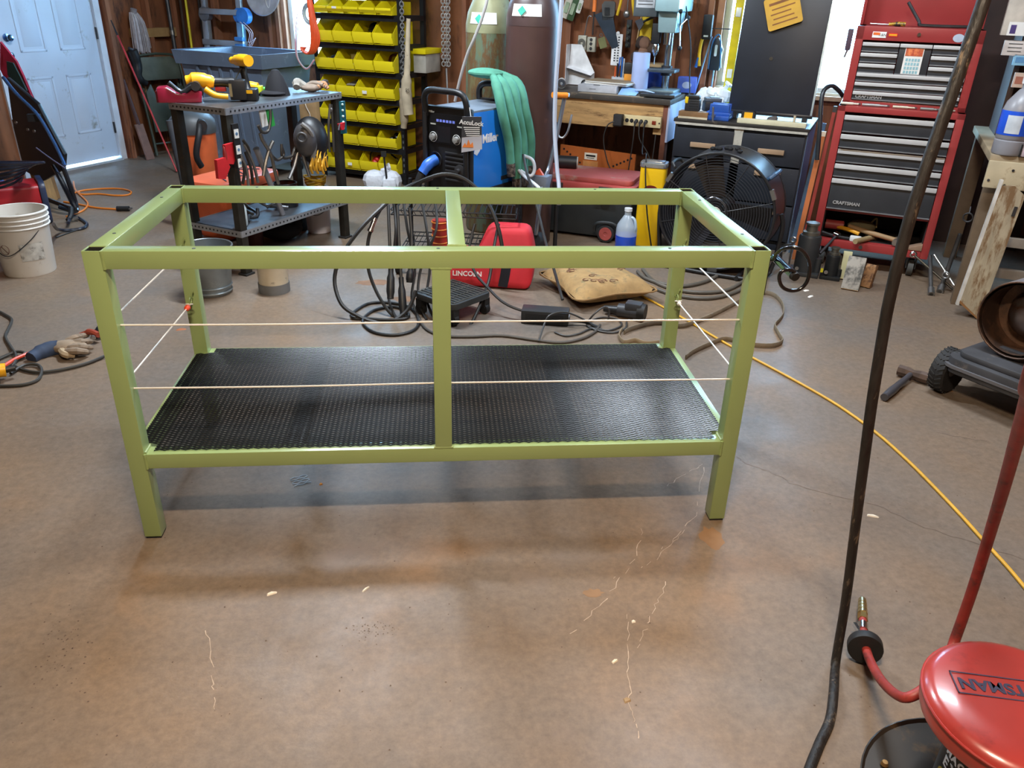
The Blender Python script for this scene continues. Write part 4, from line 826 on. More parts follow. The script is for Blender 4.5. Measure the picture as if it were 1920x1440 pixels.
stick('combination_wrench', 'long dark wrench leaning across the cabinet corner', 'wrench', fz(1790, 545, .01), fd(1716, 480, 3.98), .007, mat('5a564e', .4, .8), two)
stick('bright_bar', 'bright thin steel bar with a ring leaning by the old plank', 'bar', fz(1806, 560, .01), fd(1752, 478, 4.0), .008, mat('b8b4ac', .3, .9), ring_end)
# ================================================================ bin rack
RS, RD, RW, RDP = -2.72, 4.7, .83, .4
rk = rthing('bin_rack', 'black steel shelf rack holding rows of yellow bins', 'shelf rack', RS, RD)
RKM = mat('1c1e22', .45, .3, .2)
for x in (-.03, RW - .01):
    for y in (0, RDP - .035):
        p_ = MB(); p_.box(x, x + .04, y, y + .004, 0, 1.85); p_.box(x + (.036 if x > 0 else 0), x + (.04 if x > 0 else .004), y, y + .035, 0, 1.85); po = p_.build('post', RKM, rk)
        if x > 0 and y == 0:
            h = MB()
            for k in range(24): h.box(x + .012, x + .024, -.0006, .0, .06 + k * .05, .085 + k * .05)
            h.build('slots', mat('55585c', .5), po)
SHZ = [.09, .308, .51, .71, .925, 1.14, 1.365, 1.6]
for z in SHZ:
    B(0, RW - .01, .004, RDP - .004, z - .004, z).build('shelf', mat('24262a', .5, .2), rk); B(-.03, RW + .03, -.004, 0, z - .045, z).build('shelf_lip', RKM, rk)
    for x in (-.03, RW + .026): B(x, x + .004, .0, RDP, z - .04, z).build('side_rail', RKM, rk)
YB = mat('e2cf10', .4, 0, .05, 3); 
def make_bin(lab, w, dp, h):
    t = thing('storage_bin', lab, 'bin', (0, 0, 0), -AN, 'yellow bins on the black rack')
    side = [(0, 0.02), (.012, 0), (dp, 0), (dp, h), (.1, h), (.005, h * .52), (-.018, h * .52), (-.018, h * .36), (0, h * .34)]
    S = Matrix(((0, 0, 1, 0), (1, 0, 0, 0), (0, 1, 0, 0), (0, 0, 0, 1)))
    mb = MB(); mb.prism(side, -w / 2, -w / 2 + .004, S); mb.prism(side, w / 2 - .004, w / 2, S); mb.box(-w / 2, w / 2, .006, dp, 0, .004); mb.box(-w / 2, w / 2, dp - .004, dp, 0, h)
    mb.build('tub', YB, t, .0015, seg=1)
    fr_ = MB(); fr_.add([(-w / 2, -.018, h * .36), (w / 2, -.018, h * .36), (w / 2, -.018, h * .53), (-w / 2, -.018, h * .53), (-w / 2, -.012, h * .53), (w / 2, -.012, h * .53), (w / 2, .004, .018), (-w / 2, .004, .018), (w / 2, -.012, h * .4), (-w / 2, -.012, h * .4), (-w / 2, -.0, .014), (w / 2, .0, .014)],
            [(0, 1, 2, 3), (3, 2, 5, 4), (4, 5, 8, 9), (9, 8, 6, 7), (7, 6, 11, 10), (10, 11, 1, 0)]); fr_.build('front_lip', mat('f0dc20', .4, 0, .05, 3), t)
    return t
ROW = ['bottom', 'second', 'third', 'fourth', 'fifth', 'second from top', 'top']
POS = {4: ['leftmost', 'left inner', 'right inner', 'rightmost'], 5: ['leftmost', 'second', 'middle', 'fourth', 'rightmost']}
binA = None; binB = None; BINS = {}
for r in range(7):
    n = 5 if r == 6 else 4; w_ = .148 if n == 5 else .184
    for k in range(n):
        lab = 'yellow bin, %s of the %s row of the black rack' % (POS[n][k], ROW[r]) if r < 5 else 'yellow bin, %s of the row %s on the black rack' % (POS[n][k], ROW[r])
        s_ = RS + .015 + (k + .5) * (RW - .04) / n; loc = rm(s_, RD - .045, SHZ[r] + .003)
        if n == 4:
            if binA is None: binA = make_bin(lab, w_, .33, .175); binA.location = loc; o = binA
            else: o = dup(binA, loc, -AN + radians(random.uniform(-.8, .8)), lab)
        else:
            if binB is None: binB = make_bin(lab, w_, .3, .1); binB.location = loc; o = binB
            else: o = dup(binB, loc, -AN + radians(random.uniform(-1, 1)), lab)
        BINS[r, k] = (s_, SHZ[r])
# some bins hold things
def inbin(r, k, nm, lab, cat, fn): 
    s_, z = BINS[r, k]; t = rthing(nm, lab, cat, s_, RD + .1, z + .012); fn(t); return t
def lumps(n, m, sz, z=.05, nm='piece'):
    def f(t):
        for i in range(n): MB().sph((random.uniform(-.05, .05), random.uniform(-.05, .1), z + random.uniform(0, .03)), sz * random.uniform(.7, 1.3), sz * random.uniform(.7, 1.3), sz * .7, 8, 6).build(nm, m, t, sharp=20)
    return f
inbin(4, 0, 'black_respirator', 'black dome shaped part in the leftmost fifth row bin', 'part', lumps(4, BLKR, .045))
inbin(5, 2, 'rubber_dome', 'round black rubber part showing above a bin in the row below the top', 'part', lambda t: (MB().sph((0, .06, .1), .06, .06, .055).build('dome', BLKR, t), MB().lathe([(.06, .08), (.066, .085), (.066, .095), (.06, .1)], 20, Matrix.Translation((0, .06, 0))).build('rim', RUB, t)))
inbin(4, 1, 'paper_box', 'pale card box sticking out of a fifth row bin', 'box', lambda t: (B(-.03, .06, 0, .12, .0, .11).build('box', mat('c8c0a8', .7), t), B(-.032, .062, -.002, .122, .1, .112).build('flap', mat('b8ac90', .7), t)))
inbin(3, 1, 'metal_strips', 'pale grey strips lying slanted in a fourth row bin', 'strips', lambda t: [MB().bar((-.05 + i * .02, -.06, .08), (.0 + i * .02, .12, .13), .016, .006).build('strip', mat('b4b0a8', .5, .3), t) for i in range(4)] and None)
inbin(4, 3, 'pliers', 'dark red handled pliers in the rightmost fifth row bin', 'pliers', lambda t: [MB().tube([(x, -.02, .05), (x * 1.6, .05, .11), (x * .5, .12, .12)], .012, 8).build('handle', mat('5a2a24', .5), t) for x in (-.03, .01, .045)] and None)
inbin(1, 3, 'bolt_heap', 'dark oily bolts in the rightmost second row bin', 'bolts', lumps(9, DKST, .022, .05, 'bolt'))
inbin(2, 2, 'steel_fittings', 'brown steel fittings in the third row bin beside the welder', 'fittings', lumps(8, mat('5a4a38', .6, .3), .025, .05, 'fitting'))
inbin(2, 3, 'black_grips', 'black rubber strips in the rightmost third row bin', 'strips', lambda t: [MB().tube([(-.08, -.03 + i * .02, .08), (0, -.02 + i * .03, .1), (.08, .02, .075)], .014, 8).build('strip', BLKR, t) for i in range(3)] and None)
inbin(0, 2, 'red_caster_parts', 'bright red plastic knobs in a bottom row bin', 'knobs', lumps(6, mat('d83030', .4), .032, .06, 'knob'))
t = inbin(0, 2, 'black_hose_loop', 'black hose loop over the red knobs in the bottom row', 'hose', lambda t: None); MB().tube([(-.09, 0, .06), (-.07, 0, .13), (0, .02, .16), (.09, .05, .13), (.16, .05, .09)], .008, 8).build('hose', BLKR, t); MB().cyl((.16, .05, .09), (.18, .05, .08), .012, n=8).build('fitting', STEEL, t)
for r, k in ((6, 1), (3, 2), (0, 1)):
    s_, z = BINS[r, k]; o = B(-.022, .022, -.0195, -.018, .04 if r < 6 else .036, .065 if r < 6 else .053).build('bin_label', LABW); o.parent = [q for q in COL.objects if q.name.startswith('storage_bin') and (q.location - rm(s_, RD - .045, z + .003)).length < .01][0]
# sleeves and chain on the right post of the rack
chn = MB()
def links(mb, p, n, st, R=.013, r=.0046):
    for i in range(n):
        c = p - Vector((0, 0, i * st)); a = 0 if i % 2 == 0 else pi / 2; x = Vector((cos(a), sin(a), 0))
        mb.tube([c + Vector((0, 0, R * 1.5)), c + x * R + Vector((0, 0, R * .8)), c + x * R - Vector((0, 0, R * .8)), c - Vector((0, 0, R * 1.5)), c - x * R - Vector((0, 0, R * .8)), c - x * R + Vector((0, 0, R * .8))], r, 6, True, 2)
links(chn, fd(753, 10, 4.62) + Vector((0, 0, .32)), 34, .026); solo(chn, 'hanging_chain', mat('8c8e90', .4, .6, .2), 'dark steel chain hanging on the right post of the yellow bin rack', 'chain')
chn = MB(); P0 = fd(835, -10, 5.1) + Vector((0, 0, .65))
for dx, dy in ((-.025, 0), (.0, .015), (.025, 0)): links(chn, P0 + E1 * dx + E2 * dy, 45, .027)
solo(chn, 'hoist_chain', mat('b4b4b2', .4, .6, .2), 'triple strand of steel chain hanging between the rack and the gas cylinders', 'chain')
rcable([fd(837, 128, 5.1), fd(838, 150, 5.1), fd(840, 200, 5.08)], .007, mat('a8a8a8', .4, .3), 'chain_tail', 'short grey rope end below the hoist chain', 'rope')
sl = thing('welding_sleeves', 'pale leather welding sleeve with print hanging on the rack post', 'sleeve', fd(765, 225, 4.6))
K = sl.location
LEA = mat('b8aa90', .75, 0, .2, 9, '8a7a60', 10, .35)
def U(u, v, d=4.58): return fd(u, v, d) - K
MB().tube([U(766, 35), U(765, 60), U(764, 95), U(764, 120), U(762, 160), U(763, 190), U(766, 215)], [.018, .02, .022, .026, .042, .046, .044], 12, sm=4, flat=None).build('sleeve', LEA, sl)
MB().tube([U(753, 165), U(756, 190), U(758, 220), U(757, 240)], [.024, .034, .036, .026], 10, sm=4).build('cuff', mat('9a8c74', .75, 0, .25, 9), sl)
MB().torus(U(764, 104), .018, .004, (1, 0, 0)).build('hook', CHROME, sl)
text('85', .04, mat('4a4438', .6), sl, Matrix.Translation(U(764, 170, 4.53)) @ RMX @ TM((0, 0, 0), 90))
t = rthing('grey_carton', 'pale grey plastic box on the side of the rack under a yellow lid', 'box', -1.85, 4.95, .925); B(-.02, .1, -.06, .2, 0, .15).build('box', mat('a8a49a', .6), t, .006); B(-.03, .11, -.08, .21, .15, .19).build('lid', YB, t, .004)
# ================================================================ tub, ladder, things left of the rack
tbn = rthing('tilt_tub', 'large blue grey plastic tub with flared rim behind the small steel table', 'tub', -3.33, 4.5)
TUB = mat('5f6e82', .4, 0, .12, 4, '8a9ab0', 7, .35)
zt = 1.05; mb = MB(); a_, b_ = .47, .36
def ringq(mb, A, za, Bq, zb_): 
    va = [(-A[0], -A[1], za), (A[0], -A[1], za), (A[0], A[1], za), (-A[0], A[1], za)]; vb = [(-Bq[0], -Bq[1], zb_), (Bq[0], -Bq[1], zb_), (Bq[0], Bq[1], zb_), (-Bq[0], Bq[1], zb_)]
    mb.add(va + vb, [(i, (i + 1) % 4, 4 + (i + 1) % 4, 4 + i) for i in range(4)])
ringq(mb, (.33, .26), .12, (.43, .33), zt - .11); ringq(mb, (.43, .33), zt - .11, (.46, .355), zt - .1); ringq(mb, (.32, .25), .14, (.43, .33), zt - .005)
mb.add([(-.33, -.26, .12), (.33, -.26, .12), (.33, .26, .12), (-.33, .26, .12)], [(0, 1, 2, 3)]); mb.add([(-.32, -.25, .14), (.32, -.25, .14), (.32, .25, .14), (-.32, .25, .14)], [(3, 2, 1, 0)])
mb.build('body', TUB, tbn)
rim = MB(); ringq(rim, (.465, .36), zt - .11, (.48, .375), zt); ringq(rim, (.48, .375), zt, (.43, .33), zt - .002); rim.build('rim', TUB, tbn)
for x in (-.25, -.12, 0, .12, .25): MB().frus((x - .012, x + .012, -.272, -.26), (x - .012, x + .012, -.345, -.33), .14, zt - .12).build('rib', TUB, tbn)
for x in (-.28, .28):
    for y in (-.2, .2): MB().cyl((x, y - .02, .06), (x, y + .02, .06), .06, n=16).build('caster', RUB, tbn)
t = tag(B(-.001, .0, 0, .1, 0, .3).build('card_strip', LABW), 'white printed strip hanging below the small steel table', 'label strip'); t.location = fd(493, 235, 4.0); t.rotation_euler = (radians(-6), radians(6), -AN + 1.2)
bpy.data.objects.remove(t)
# aluminium folding ladder on the back wall
ld = rthing('folding_ladder', 'silver folding ladder with blue joints leaning in the corner behind the tub', 'ladder', -4.05, 5.0, 0)
AL = mat('a9adb2', .35, .7, .12); lt = TM((0, 0, 0), -3)
for x in (-.22, .2):
    r_ = MB(lt); r_.box(x - .035, x + .035, -.02, .03, 0, 1.25); r_.build('stile', AL if x < 0 else mat('8ab8dc', .3, .6, .1), ld, .006)
    MB(lt @ TM((x, 0, 1.3), 90)).lathe([(0, -.04), (.06, -.04), (.065, -.03), (.065, .02), (0, .02)], 24).build('hinge', mat('7a7e84', .4, .6) if x < 0 else mat('2a78d0', .35), ld)
    r_ = MB(lt); r_.box(x - .03, x + .03, -.015, .02, 1.3, 2.4); r_.build('upper_stile', AL, ld, .006)
for k in range(5): MB(lt).box(-.26, .24, -.035, .035, .22 + k * .27, .27 + k * .27).build('rung', AL, ld, .006)
for z in (1.02, 1.08): MB(lt).box(.16, .26, -.06, -.02, z, z + .035).build('lock_knob', mat('3a86d8', .35), ld, .008)
t = rthing('yellow_bar', 'thin yellow bar leaning upright in the corner left of the ladder', 'bar', -4.5, 5.05, 0); MB(TM((0, 0, 0), -4, -3)).cyl((0, 0, 0), (0, 0, 1.9), .012, n=10).build('bar', mat('d8c828', .4), t); MB(TM((0, 0, 0), -4, -3)).cyl((0, 0, 0), (0, 0, .05), .014, n=10).build('tip', BLK, t)
for i, (s_, hx) in enumerate(((-4.62, '3a2a20'), (-4.38, '2e2622'))): 
    t = rthing('dark_pole', 'dark pole leaning in the wall corner, %s of the yellow bar' % ('left' if i == 0 else 'right'), 'pole', s_, 5.1, 0); MB(TM((0, 0, 0), -3, -2)).cyl((0, 0, 0), (0, 0, 2.0), .014, n=8).build('pole', mat(hx, .6), t); MB(TM((0, 0, 0), -3, -2)).cyl((0, 0, 0), (0, 0, .04), .018, n=8).build('ferrule', DKST, t)
# grey dish and orange cord by the left window
t = thing('wall_dish', 'grey round dish hanging at the top beside the left window', 'dish', fd(500, 10, 5.12)); MB(RMX @ TM((0, 0, .1), 80)).lathe([(0, 0), (.1, .005), (.19, .03), (.2, .035), (.19, .04), (.1, .012), (0, .008)], 36).build('dish', mat('b4b8c0', .4, .2), t); MB().tube([Vector((.03, -.06, .2)), Vector((.01, -.08, .05)), Vector((.03, -.08, -.02)), Vector((.05, -.08, .06)), Vector((.04, -.06, .2))], .003, 6).build('cord_loop', WHT, t)
oc_ = thing('orange_extension_lead', 'coiled orange extension cord hanging in front of the left window', 'cord', fd(590, 115, 4.75)); K = oc_.location
OCM = mat('e0562a', .45, 0, .1)
for k in range(6):
    a = k * .012 - .03; MB().tube([rm(-2.74, 4.53 + .01 * k, 1.72) - K, fd(572 + k * 1.5, -20, 4.54) - K, fd(580 + k * 2, 30, 4.52 + a) - K, fd(584 + k * 3, 75, 4.52 + a) - K, fd(578 + 2 * k, 100, 4.52 + a) - K, fd(566 + k, 95, 4.52 + a) - K, fd(564 + k * 2, 88, 4.53 + a) - K], .007, 7).build('strand', OCM, oc_)
for k in range(3): MB().tube([fd(566 - k * 3, 10, 4.5) - K, fd(558 - 2 * k, 60, 4.5) - K, fd(558 - k, 105, 4.5) - K, fd(574, 128 + k, 4.5) - K, fd(588 + k, 112, 4.5) - K], .004, 6).build('loose_loop', mat('c8909a' if k else 'd0d4da', .5), oc_)
MB().tube([rm(-2.735, 4.69, 1.73) - K, rm(-2.74, 4.6, 1.73) - K, rm(-2.74, 4.5, 1.71) - K, rm(-2.74, 4.48, 1.75) - K], .005, 6).build('hook', STEEL, oc_)
t = thing('tape_ring', 'white plastic reel hanging behind the orange cord', 'reel', fd(581, 26, 4.85)); MB(RMX).torus((0, 0, 0), .075, .018, (.2, 1, 0)).build('ring', mat('c4c8cc', .4), t); MB(RMX).torus((0, 0, 0), .06, .008, (.2, 1, 0)).build('inner_ring', mat('a0a4a8', .4), t)
t = rthing('blue_reel', 'blue cord reel with tangled wires hung on the ladder', 'reel', -3.72, 4.98, 1.3); MB(TM((0, 0, 0), 90)).lathe([(0, -.03), (.07, -.03), (.075, 0), (.07, .03), (0, .03)], 20).build('drum', mat('2a78d0', .4), t)
for k in range(3): MB().tube([(random.uniform(-.05, .05), -.04, -.05), (.08 + .02 * k, -.05, -.14), (.06, -.05, -.22 - .03 * k), (.14, -.04, -.18)], .003, 6).build('wire', mat('c8c0c8', .5), t)
t = rthing('blue_drum', 'tall dark blue drum beside the tub under the orange cord', 'drum', -2.62, 5.0, 0); bpy.data.objects.remove(t)
# mop, chair, shovel, stick on the left wall
mp = thing('string_mop', 'grey string mop hanging head up on the brown wall beside the door', 'mop', rm(S0 + .08, 4.66, .97)); hd = MB()
for k in range(85):
    a = random.uniform(-.08, .08); b2 = random.uniform(0, .05); hd.tube([E2 * a * .5 + E1 * b2 * .5 + Vector((0, 0, .33)), E2 * (a * .9) + E1 * (b2 + .02) + Vector((0, 0, .25)), E2 * (a * 1.1 + .01) + E1 * (b2 + .02) + Vector((0, 0, .12)), E2 * (a * 1.2 + .03) + E1 * b2 + Vector((0, 0, random.uniform(-.03, .02)))], .0045, 5, sm=3)
hd.build('strings', mat('a8a2a6', .85, 0, .2, 20), mp)['kind'] = 'stuff'
MB().cyl(Vector((0, 0, .3)), E1 * .02 + Vector((0, 0, .36)), .03, n=12).build('clamp', mat('8a8488', .5), mp)
MB().cyl(E1 * .0 + Vector((0, 0, .1)), E1 * .0 + Vector((0, 0, -.95)), .012, n=8).build('handle', mat('8a6a44', .6), mp)
fc = thing('folding_chair', 'dark green metal folding chair folded against the wall', 'chair', rm(S0 + .3, 4.74, 0), -AN + radians(75)); OL = mat('3f463c', .45, .2, .15)
ck = TM((0, 0, 0), -9) @ Matrix.Scale(1.08, 4)
for x in (-.21, .21): MB(ck).tube([(x, 0, .02), (x, 0, .5), (x, 0, .78), (x * .85, 0, .86), (0, 0, .88)], .011, 8, sm=5).build('frame_tube', OL, fc); MB(ck).tube([(x * .9, .06, .02), (x * .9, .03, .4), (x * .9, .0, .6)], .011, 8).build('rear_leg', OL, fc)
MB(ck).prism([(-.2, .66), (.2, .66), (.2, .8), (.14, .855), (-.14, .855), (-.2, .8)], -.012, .0, Matrix(((1, 0, 0, 0), (0, 0, -1, 0), (0, 1, 0, 0), (0, 0, 0, 1)))).build('backrest', mat('4c5248', .45, .2), fc, .004)
sq = [(-.19, .22), (.19, .22), (.19, .56), (.13, .63), (.1, .5), (.0, .57), (-.1, .5), (-.13, .63), (-.19, .56)]
MB(ck).prism(sq, .02, .04, Matrix(((1, 0, 0, 0), (0, 0, -1, 0), (0, 1, 0, 0), (0, 0, 0, 1)))).build('seat', OL, fc, .004)
MB(ck).cyl((-.2, 0, .12), (.2, 0, .12), .009).build('stretcher', OL, fc)
t = thing('fibreglass_rod', 'thin red rod with black tip leaning by the door', 'rod', fz(332, 322, .01)); v = fsx(208, 38, S0 + .12) - t.location; MB().cyl((0, 0, 0), v * .9, .008, n=8).build('rod', mat('b02a30', .4), t); MB().cyl(v * .9, v, .009, .005, n=8).build('tip', BLKR, t)
t = thing('wooden_paddle', 'brown wooden oar shaped board leaning by the door frame', 'board', rm(S0 + .25, 4.42, 0)); v = rm(S0 + .05, 4.44, .72) - t.location; MB().bar((0, 0, 0), v * .45, .09, .018, E1).build('blade', mat('7a5648', .6, 0, .2), t); MB().tube([v * .44, v * .7, v], .017, 8).build('handle', mat('4a2c2a', .6, 0, .2), t)
t = thing('rubber_boot', 'dark rubber boot hanging beside the folding chair', 'boot', rm(S0 + .14, 4.52, .66)); MB().tube([(0, 0, .32), E2 * .03 + Vector((0, 0, .2)), E2 * .02 + Vector((0, 0, .08)), E2 * .1 + Vector((0, 0, .02))], [.05, .045, .04, .03], 10).build('shaft', BLK, t); MB().tube([E2 * -.03 + Vector((0, 0, .34)), E2 * .06 + Vector((0, 0, .3))], .014, 8).build('strap', mat('3a3a40', .5), t)
t = rthing('steel_tube', 'grey steel tube leaning beside the mop', 'tube', -4.66, 5.02, 0, 0); MB(TM((0, 0, 0), -2, -3)).cyl((0, 0, 0), (0, 0, 1.5), .02, n=12).build('tube', mat('5a5c60', .4, .7), t); MB(TM((0, 0, 0), -2, -3)).cyl((0, 0, 1.1), (0, 0, 1.14), .024, n=12).build('collar', STEEL, t); MB(TM((0, 0, 0), -2, -3)).box(-.09, .09, -.03, .03, 1.5, 1.6).build('head', mat('4a4c48', .5), t)
# ================================================================ small steel table with tools
TA = atan2(.84, .53); SN = Vector((-.22, 2.54, 0)); SL, SWD, SH = 1.0, .43, .955
smt = thing('angle_iron_table', 'grey perforated steel tool table with dark legs at the left', 'table', SN, TA)
ux = Vector((cos(TA), sin(TA), 0)); uy = Vector((-sin(TA), cos(TA), 0))
def sp(x, y, z=0): return SN + ux * x + uy * y + Vector((0, 0, z))
PERF = mat('9a9ea4', .4, .5, .15, 8, '6a665e', 9, .33); DLEG = mat('34332f', .5, .4, .3, 10, '5a3c26', 14, .33)
B(0, SL, 0, SWD, SH - .008, SH).build('top', mat('4c4c4e', .45, .5, .25, 8), smt)
def holes(par, x0, x1, y, z, face, n):
    mb = MB()
    for k in range(n):
        x = x0 + (x1 - x0) * (k + .5) / n
        if face == 'y': mb.cyl((x, y - .0008, z), (x, y + .0004, z), .006, n=8)
        else: mb.cyl((y - .0008, x, z), (y + .0004, x, z), .006, n=8)
    return mb.build('perforations', BLKR, par)
for z in (SH, .27):
    e1 = B(0, SL, -.003, 0, z - .035, z + .002).build('front_edge', PERF, smt); holes(e1, .02, SL - .02, -.0035, z - .017, 'y', 30)
    e2 = B(-.003, 0, 0, SWD, z - .035, z + .002).build('side_edge', PERF, smt); holes(e2, .02, SWD - .02, -.0035, z - .017, 'x', 13)
    B(0, SL, SWD, SWD + .003, z - .035, z + .002).build('back_edge', PERF, smt); B(SL, SL + .003, 0, SWD, z - .035, z + .002).build('end_edge', PERF, smt)
B(.02, SL - .02, .01, SWD - .01, .262, .27).build('lower_shelf', mat('62666c', .45, .5, .25, 8), smt)
for x in (.0, SL - .055):
    for y in (.0, SWD - .05):
        lg = B(x + .004, x + .055, y + .004, y + .05, .01, SH - .008).build('leg', DLEG, smt, .003); B(x - .005, x + .065, y - .005, y + .06, 0, .012).build('foot_plate', mat('2a2a2a', .6), lg)
def tthing(nm, lab, cat, x, y, z=SH, rot=0): return thing(nm, lab, cat, sp(x, y, z), TA + radians(rot))
# tools on the table; u,v anchored
def onT(u, v, z=SH):
    P = fz(u, v, z) - SN; return P.dot(ux), P.dot(uy)
DY = mat('e8a818', .4, 0, .08); DB = mat('1a1a1c', .45, 0, .15)
def ft(nm, lab, cat, u, v, rot=0, z=SH): P = fz(u, v, z); return thing(nm, lab, cat, P, radians(rot))
t = ft('magenta_case', 'glossy dark red plastic case at the left end of the small table', 'case', 345, 190, 12)
MB().prism([(-.13, 0), (.1, 0), (.11, .06), (.06, .07), (.02, .045), (-.03, .05), (-.08, .085), (-.13, .08)], -.04, .07, TM((0, 0, 0), 90)).build('shell', mat('9a1e3c', .25, 0, .15, coat=.4), t, .008); B(-.14, -.13, -.05, .03, 0, .06).build('end_plate', mat('6a1428', .3), t)
t = ft('ratchet_clamp', 'grey toggle clamp lying on the dark red case', 'clamp', 340, 172, 10, SH + .06); MB().tube([(-.06, 0, .05), (0, 0, .0), (.06, 0, .03), (.1, 0, .02)], .012, 8, sm=3).build('arm', mat('3a3c40', .4, .5), t); MB().cyl((.08, -.02, .03), (.08, .03, .03), .025, n=14).build('pivot', DKST, t)
t = ft('angle_grinder', 'yellow and black cordless grinder with big black battery on the small table', 'grinder', 400, 190, 8)
MB().tube([(-.13, 0, .11), (-.08, 0, .115), (-.02, 0, .11), (.02, 0, .1)], [.03, .042, .042, .036, .03], 14, sm=4).build('gear_case', DY, t)
MB().tube([(.0, 0, .105), (.06, 0, .105), (.13, 0, .1)], [.026, .024, .028], 12, sm=4).build('handle', DB, t)
B(.1, .19, -.045, .045, .01, .12).build('battery', DB, t, .01); B(.1, .115, -.046, .046, .03, .1).build('battery_label', mat('7a6a4a', .5), t)
MB(TM((-.09, -.045, .06), 90)).lathe([(0, -.01), (.02, -.012), (.045, -.01), (.05, 0), (.045, .01), (0, .012)], 22).build('disc_guard', mat('2c2c2e', .35, .4), t)
MB().tube([(-.03, -.04, .07), (.02, -.05, .04), (.09, -.045, .03)], [.018, .016], 10).build('side_grip', DY, t); B(.02, .08, -.02, .02, .055, .08).build('trigger', mat('8a1a24', .4), t, .005)
t = ft('impact_driver', 'small yellow and black impact driver lying on its side on the table', 'driver', 470, 178, -5)
MB().tube([(-.06, 0, .05), (0, 0, .05), (.05, 0, .045)], [.026, .03, .028], 12).build('motor_housing', DY, t); B(-.07, .06, -.05, .03, 0, .05).build('battery', DB, t, .008); B(-.068, -.01, -.052, -.049, .012, .036).build('label', mat('d8902a', .4), t); B(.04, .075, -.03, .03, .01, .055).build('tail', mat('c8d828', .5), t, .004)
t = thing('cordless_drill', 'yellow and black drill standing upright on its battery behind the table edge', 'drill', fz(458, 190, SH - .0) + uy * .05); 
K = t.location
def dd_(u, v, k=0): return fk(u, v, (K - CAM).dot(_R.col[1]) + k) - K
MB().tube([dd_(435, 113, .04), dd_(446, 113, .0), dd_(456, 113, -.05), dd_(466, 114, -.09)], [.02, .03, .034, .034, .032], 16, sm=5).build('motor_housing', DY, t)
MB().cyl(dd_(437, 113, .06), dd_(431, 112, .13), .02, .013, n=14).build('chuck', DB, t)
MB().tube([dd_(455, 122), dd_(458, 140), dd_(462, 158), dd_(465, 172)], [.022, .02, .021, .026], 10, sm=3).build('grip', DB, t); MB().box(-.05, .05, -.04, .04, -.03, .035, Matrix.Translation(dd_(467, 178))).build('battery', DB, t, .008); MB().box(-.052, .03, -.043, -.02, .012, .03, Matrix.Translation(dd_(467, 178))).build('battery_stripe', DY, t)
MB().tube([dd_(452, 128, -.03), dd_(440, 150, -.02), dd_(430, 165, 0)], .003, 6).build('lanyard', mat('4a4a40', .6), t)
t = ft('welding_hat', 'black fabric cap standing on the small table', 'cap', 520, 178, 0); MB().lathe([(0, .15), (.02, .145), (.045, .11), (.068, .05), (.08, 0), (.075, 0)], 20).build('crown', mat('15151b', .85, 0, .2), t); MB().sph((-.02, -.03, .015), .085, .075, .018, 14, 8).build('brim', mat('17171d', .85), t)
t = ft('marker_pen', 'bright green marker pen cap by the black cap', 'marker', 490, 170, 20); MB().cyl((-.03, 0, .012), (.03, 0, .012), .011, n=10).build('body', mat('48c848', .4), t); MB().cyl((.03, 0, .012), (.04, 0, .012), .007, n=10).build('tip', WHT, t)
gl = ft('work_gloves', 'crumpled tan and grey work gloves on the far end of the small table', 'gloves', 585, 172, 30); GLM = mat('8a7a6c', .8, 0, .3, 12, '5a4a44', 14, .4)
MB().sph((0, 0, .025), .07, .05, .025).build('palm', GLM, gl)
for k in range(4): MB().tube([(.03 - k * .02, .02 * k - .03, .03), (.07 - k * .02, -.03 + .01 * k, .05), (.09 - .01 * k, -.05, .02 + .008 * k)], [.016, .018, .013], 8).build('finger', GLM if k % 2 else mat('a87a58', .8), gl)
MB().tube([(-.04, .02, .03), (-.08, .03, .055), (-.1, .0, .03)], [.028, .03, .024], 8).build('cuff', mat('9a958c', .8), gl)
MB().tube([(.08, .04, .03), (.12, .06, .05), (.14, .06, .03)], [.02, .018, .012], 8).build('thumb', mat('3a3836', .8), gl)
# hanging from the table: clamps, helmet, level, bags
def hang(nm, lab, cat, x, y, z): return thing(nm, lab, cat, sp(x, y, z), TA)
def fT(u, v, yo=-.03):
    n = uy; r = _ray(u, v); return CAM + r * (((sp(0, yo) - CAM).dot(n)) / r.dot(n))
def locking(lab, pts, jaw, col=None, yo=-.03):
    P = [fT(u, v, yo) for u, v in pts]; t = thing('c_clamp_pliers', lab, 'clamp', P[0]); K = t.location
    MB().tube([p - K for p in P], .011, 8, sm=4).build('handle', col or mat('7c7872', .35, .8, .2), t)
    J = [fT(u, v, yo) - K for u, v in jaw]; MB().tube(J, .009, 8, sm=4).build('jaw', mat('54504c', .4, .7), t); return t
locking('rusty long reach locking clamp hung at the front edge of the small table', [(494, 330), (498, 305), (505, 280), (512, 265)], [(507, 205), (507, 225), (503, 245), (492, 248), (484, 235)])
locking('twin locking clamp gripping beside the rusty one', [(522, 345), (515, 320), (508, 290), (492, 262), (488, 250)], [(508, 290), (520, 300), (532, 290), (528, 275)])
locking('bright locking clamp under the helmet', [(542, 335), (552, 310), (558, 285), (562, 275)], [(562, 275), (548, 292), (530, 295), (528, 270)], STEEL)
locking('silver locking pliers hanging at the table end', [(580, 330), (572, 305), (566, 285), (560, 270)], [(560, 270), (552, 280), (546, 300)], STEEL)
t = thing('magnet_square', 'pair of red corner magnets stuck to the near table leg', 'magnet', fT(428, 290)); K = t.location
for u, v in ((433, 287), (418, 315)): MB(Matrix.Translation(fT(u, v, -.02) - K) @ Matrix.Rotation(TA, 4, 'Z') @ TM((0, 0, 0), 90)).prism([(-.05, -.05), (.0, -.06), (.045, .0), (.02, .055), (-.045, .05)], -.01, .01).build('red_plate', mat('b8262c', .4), t)
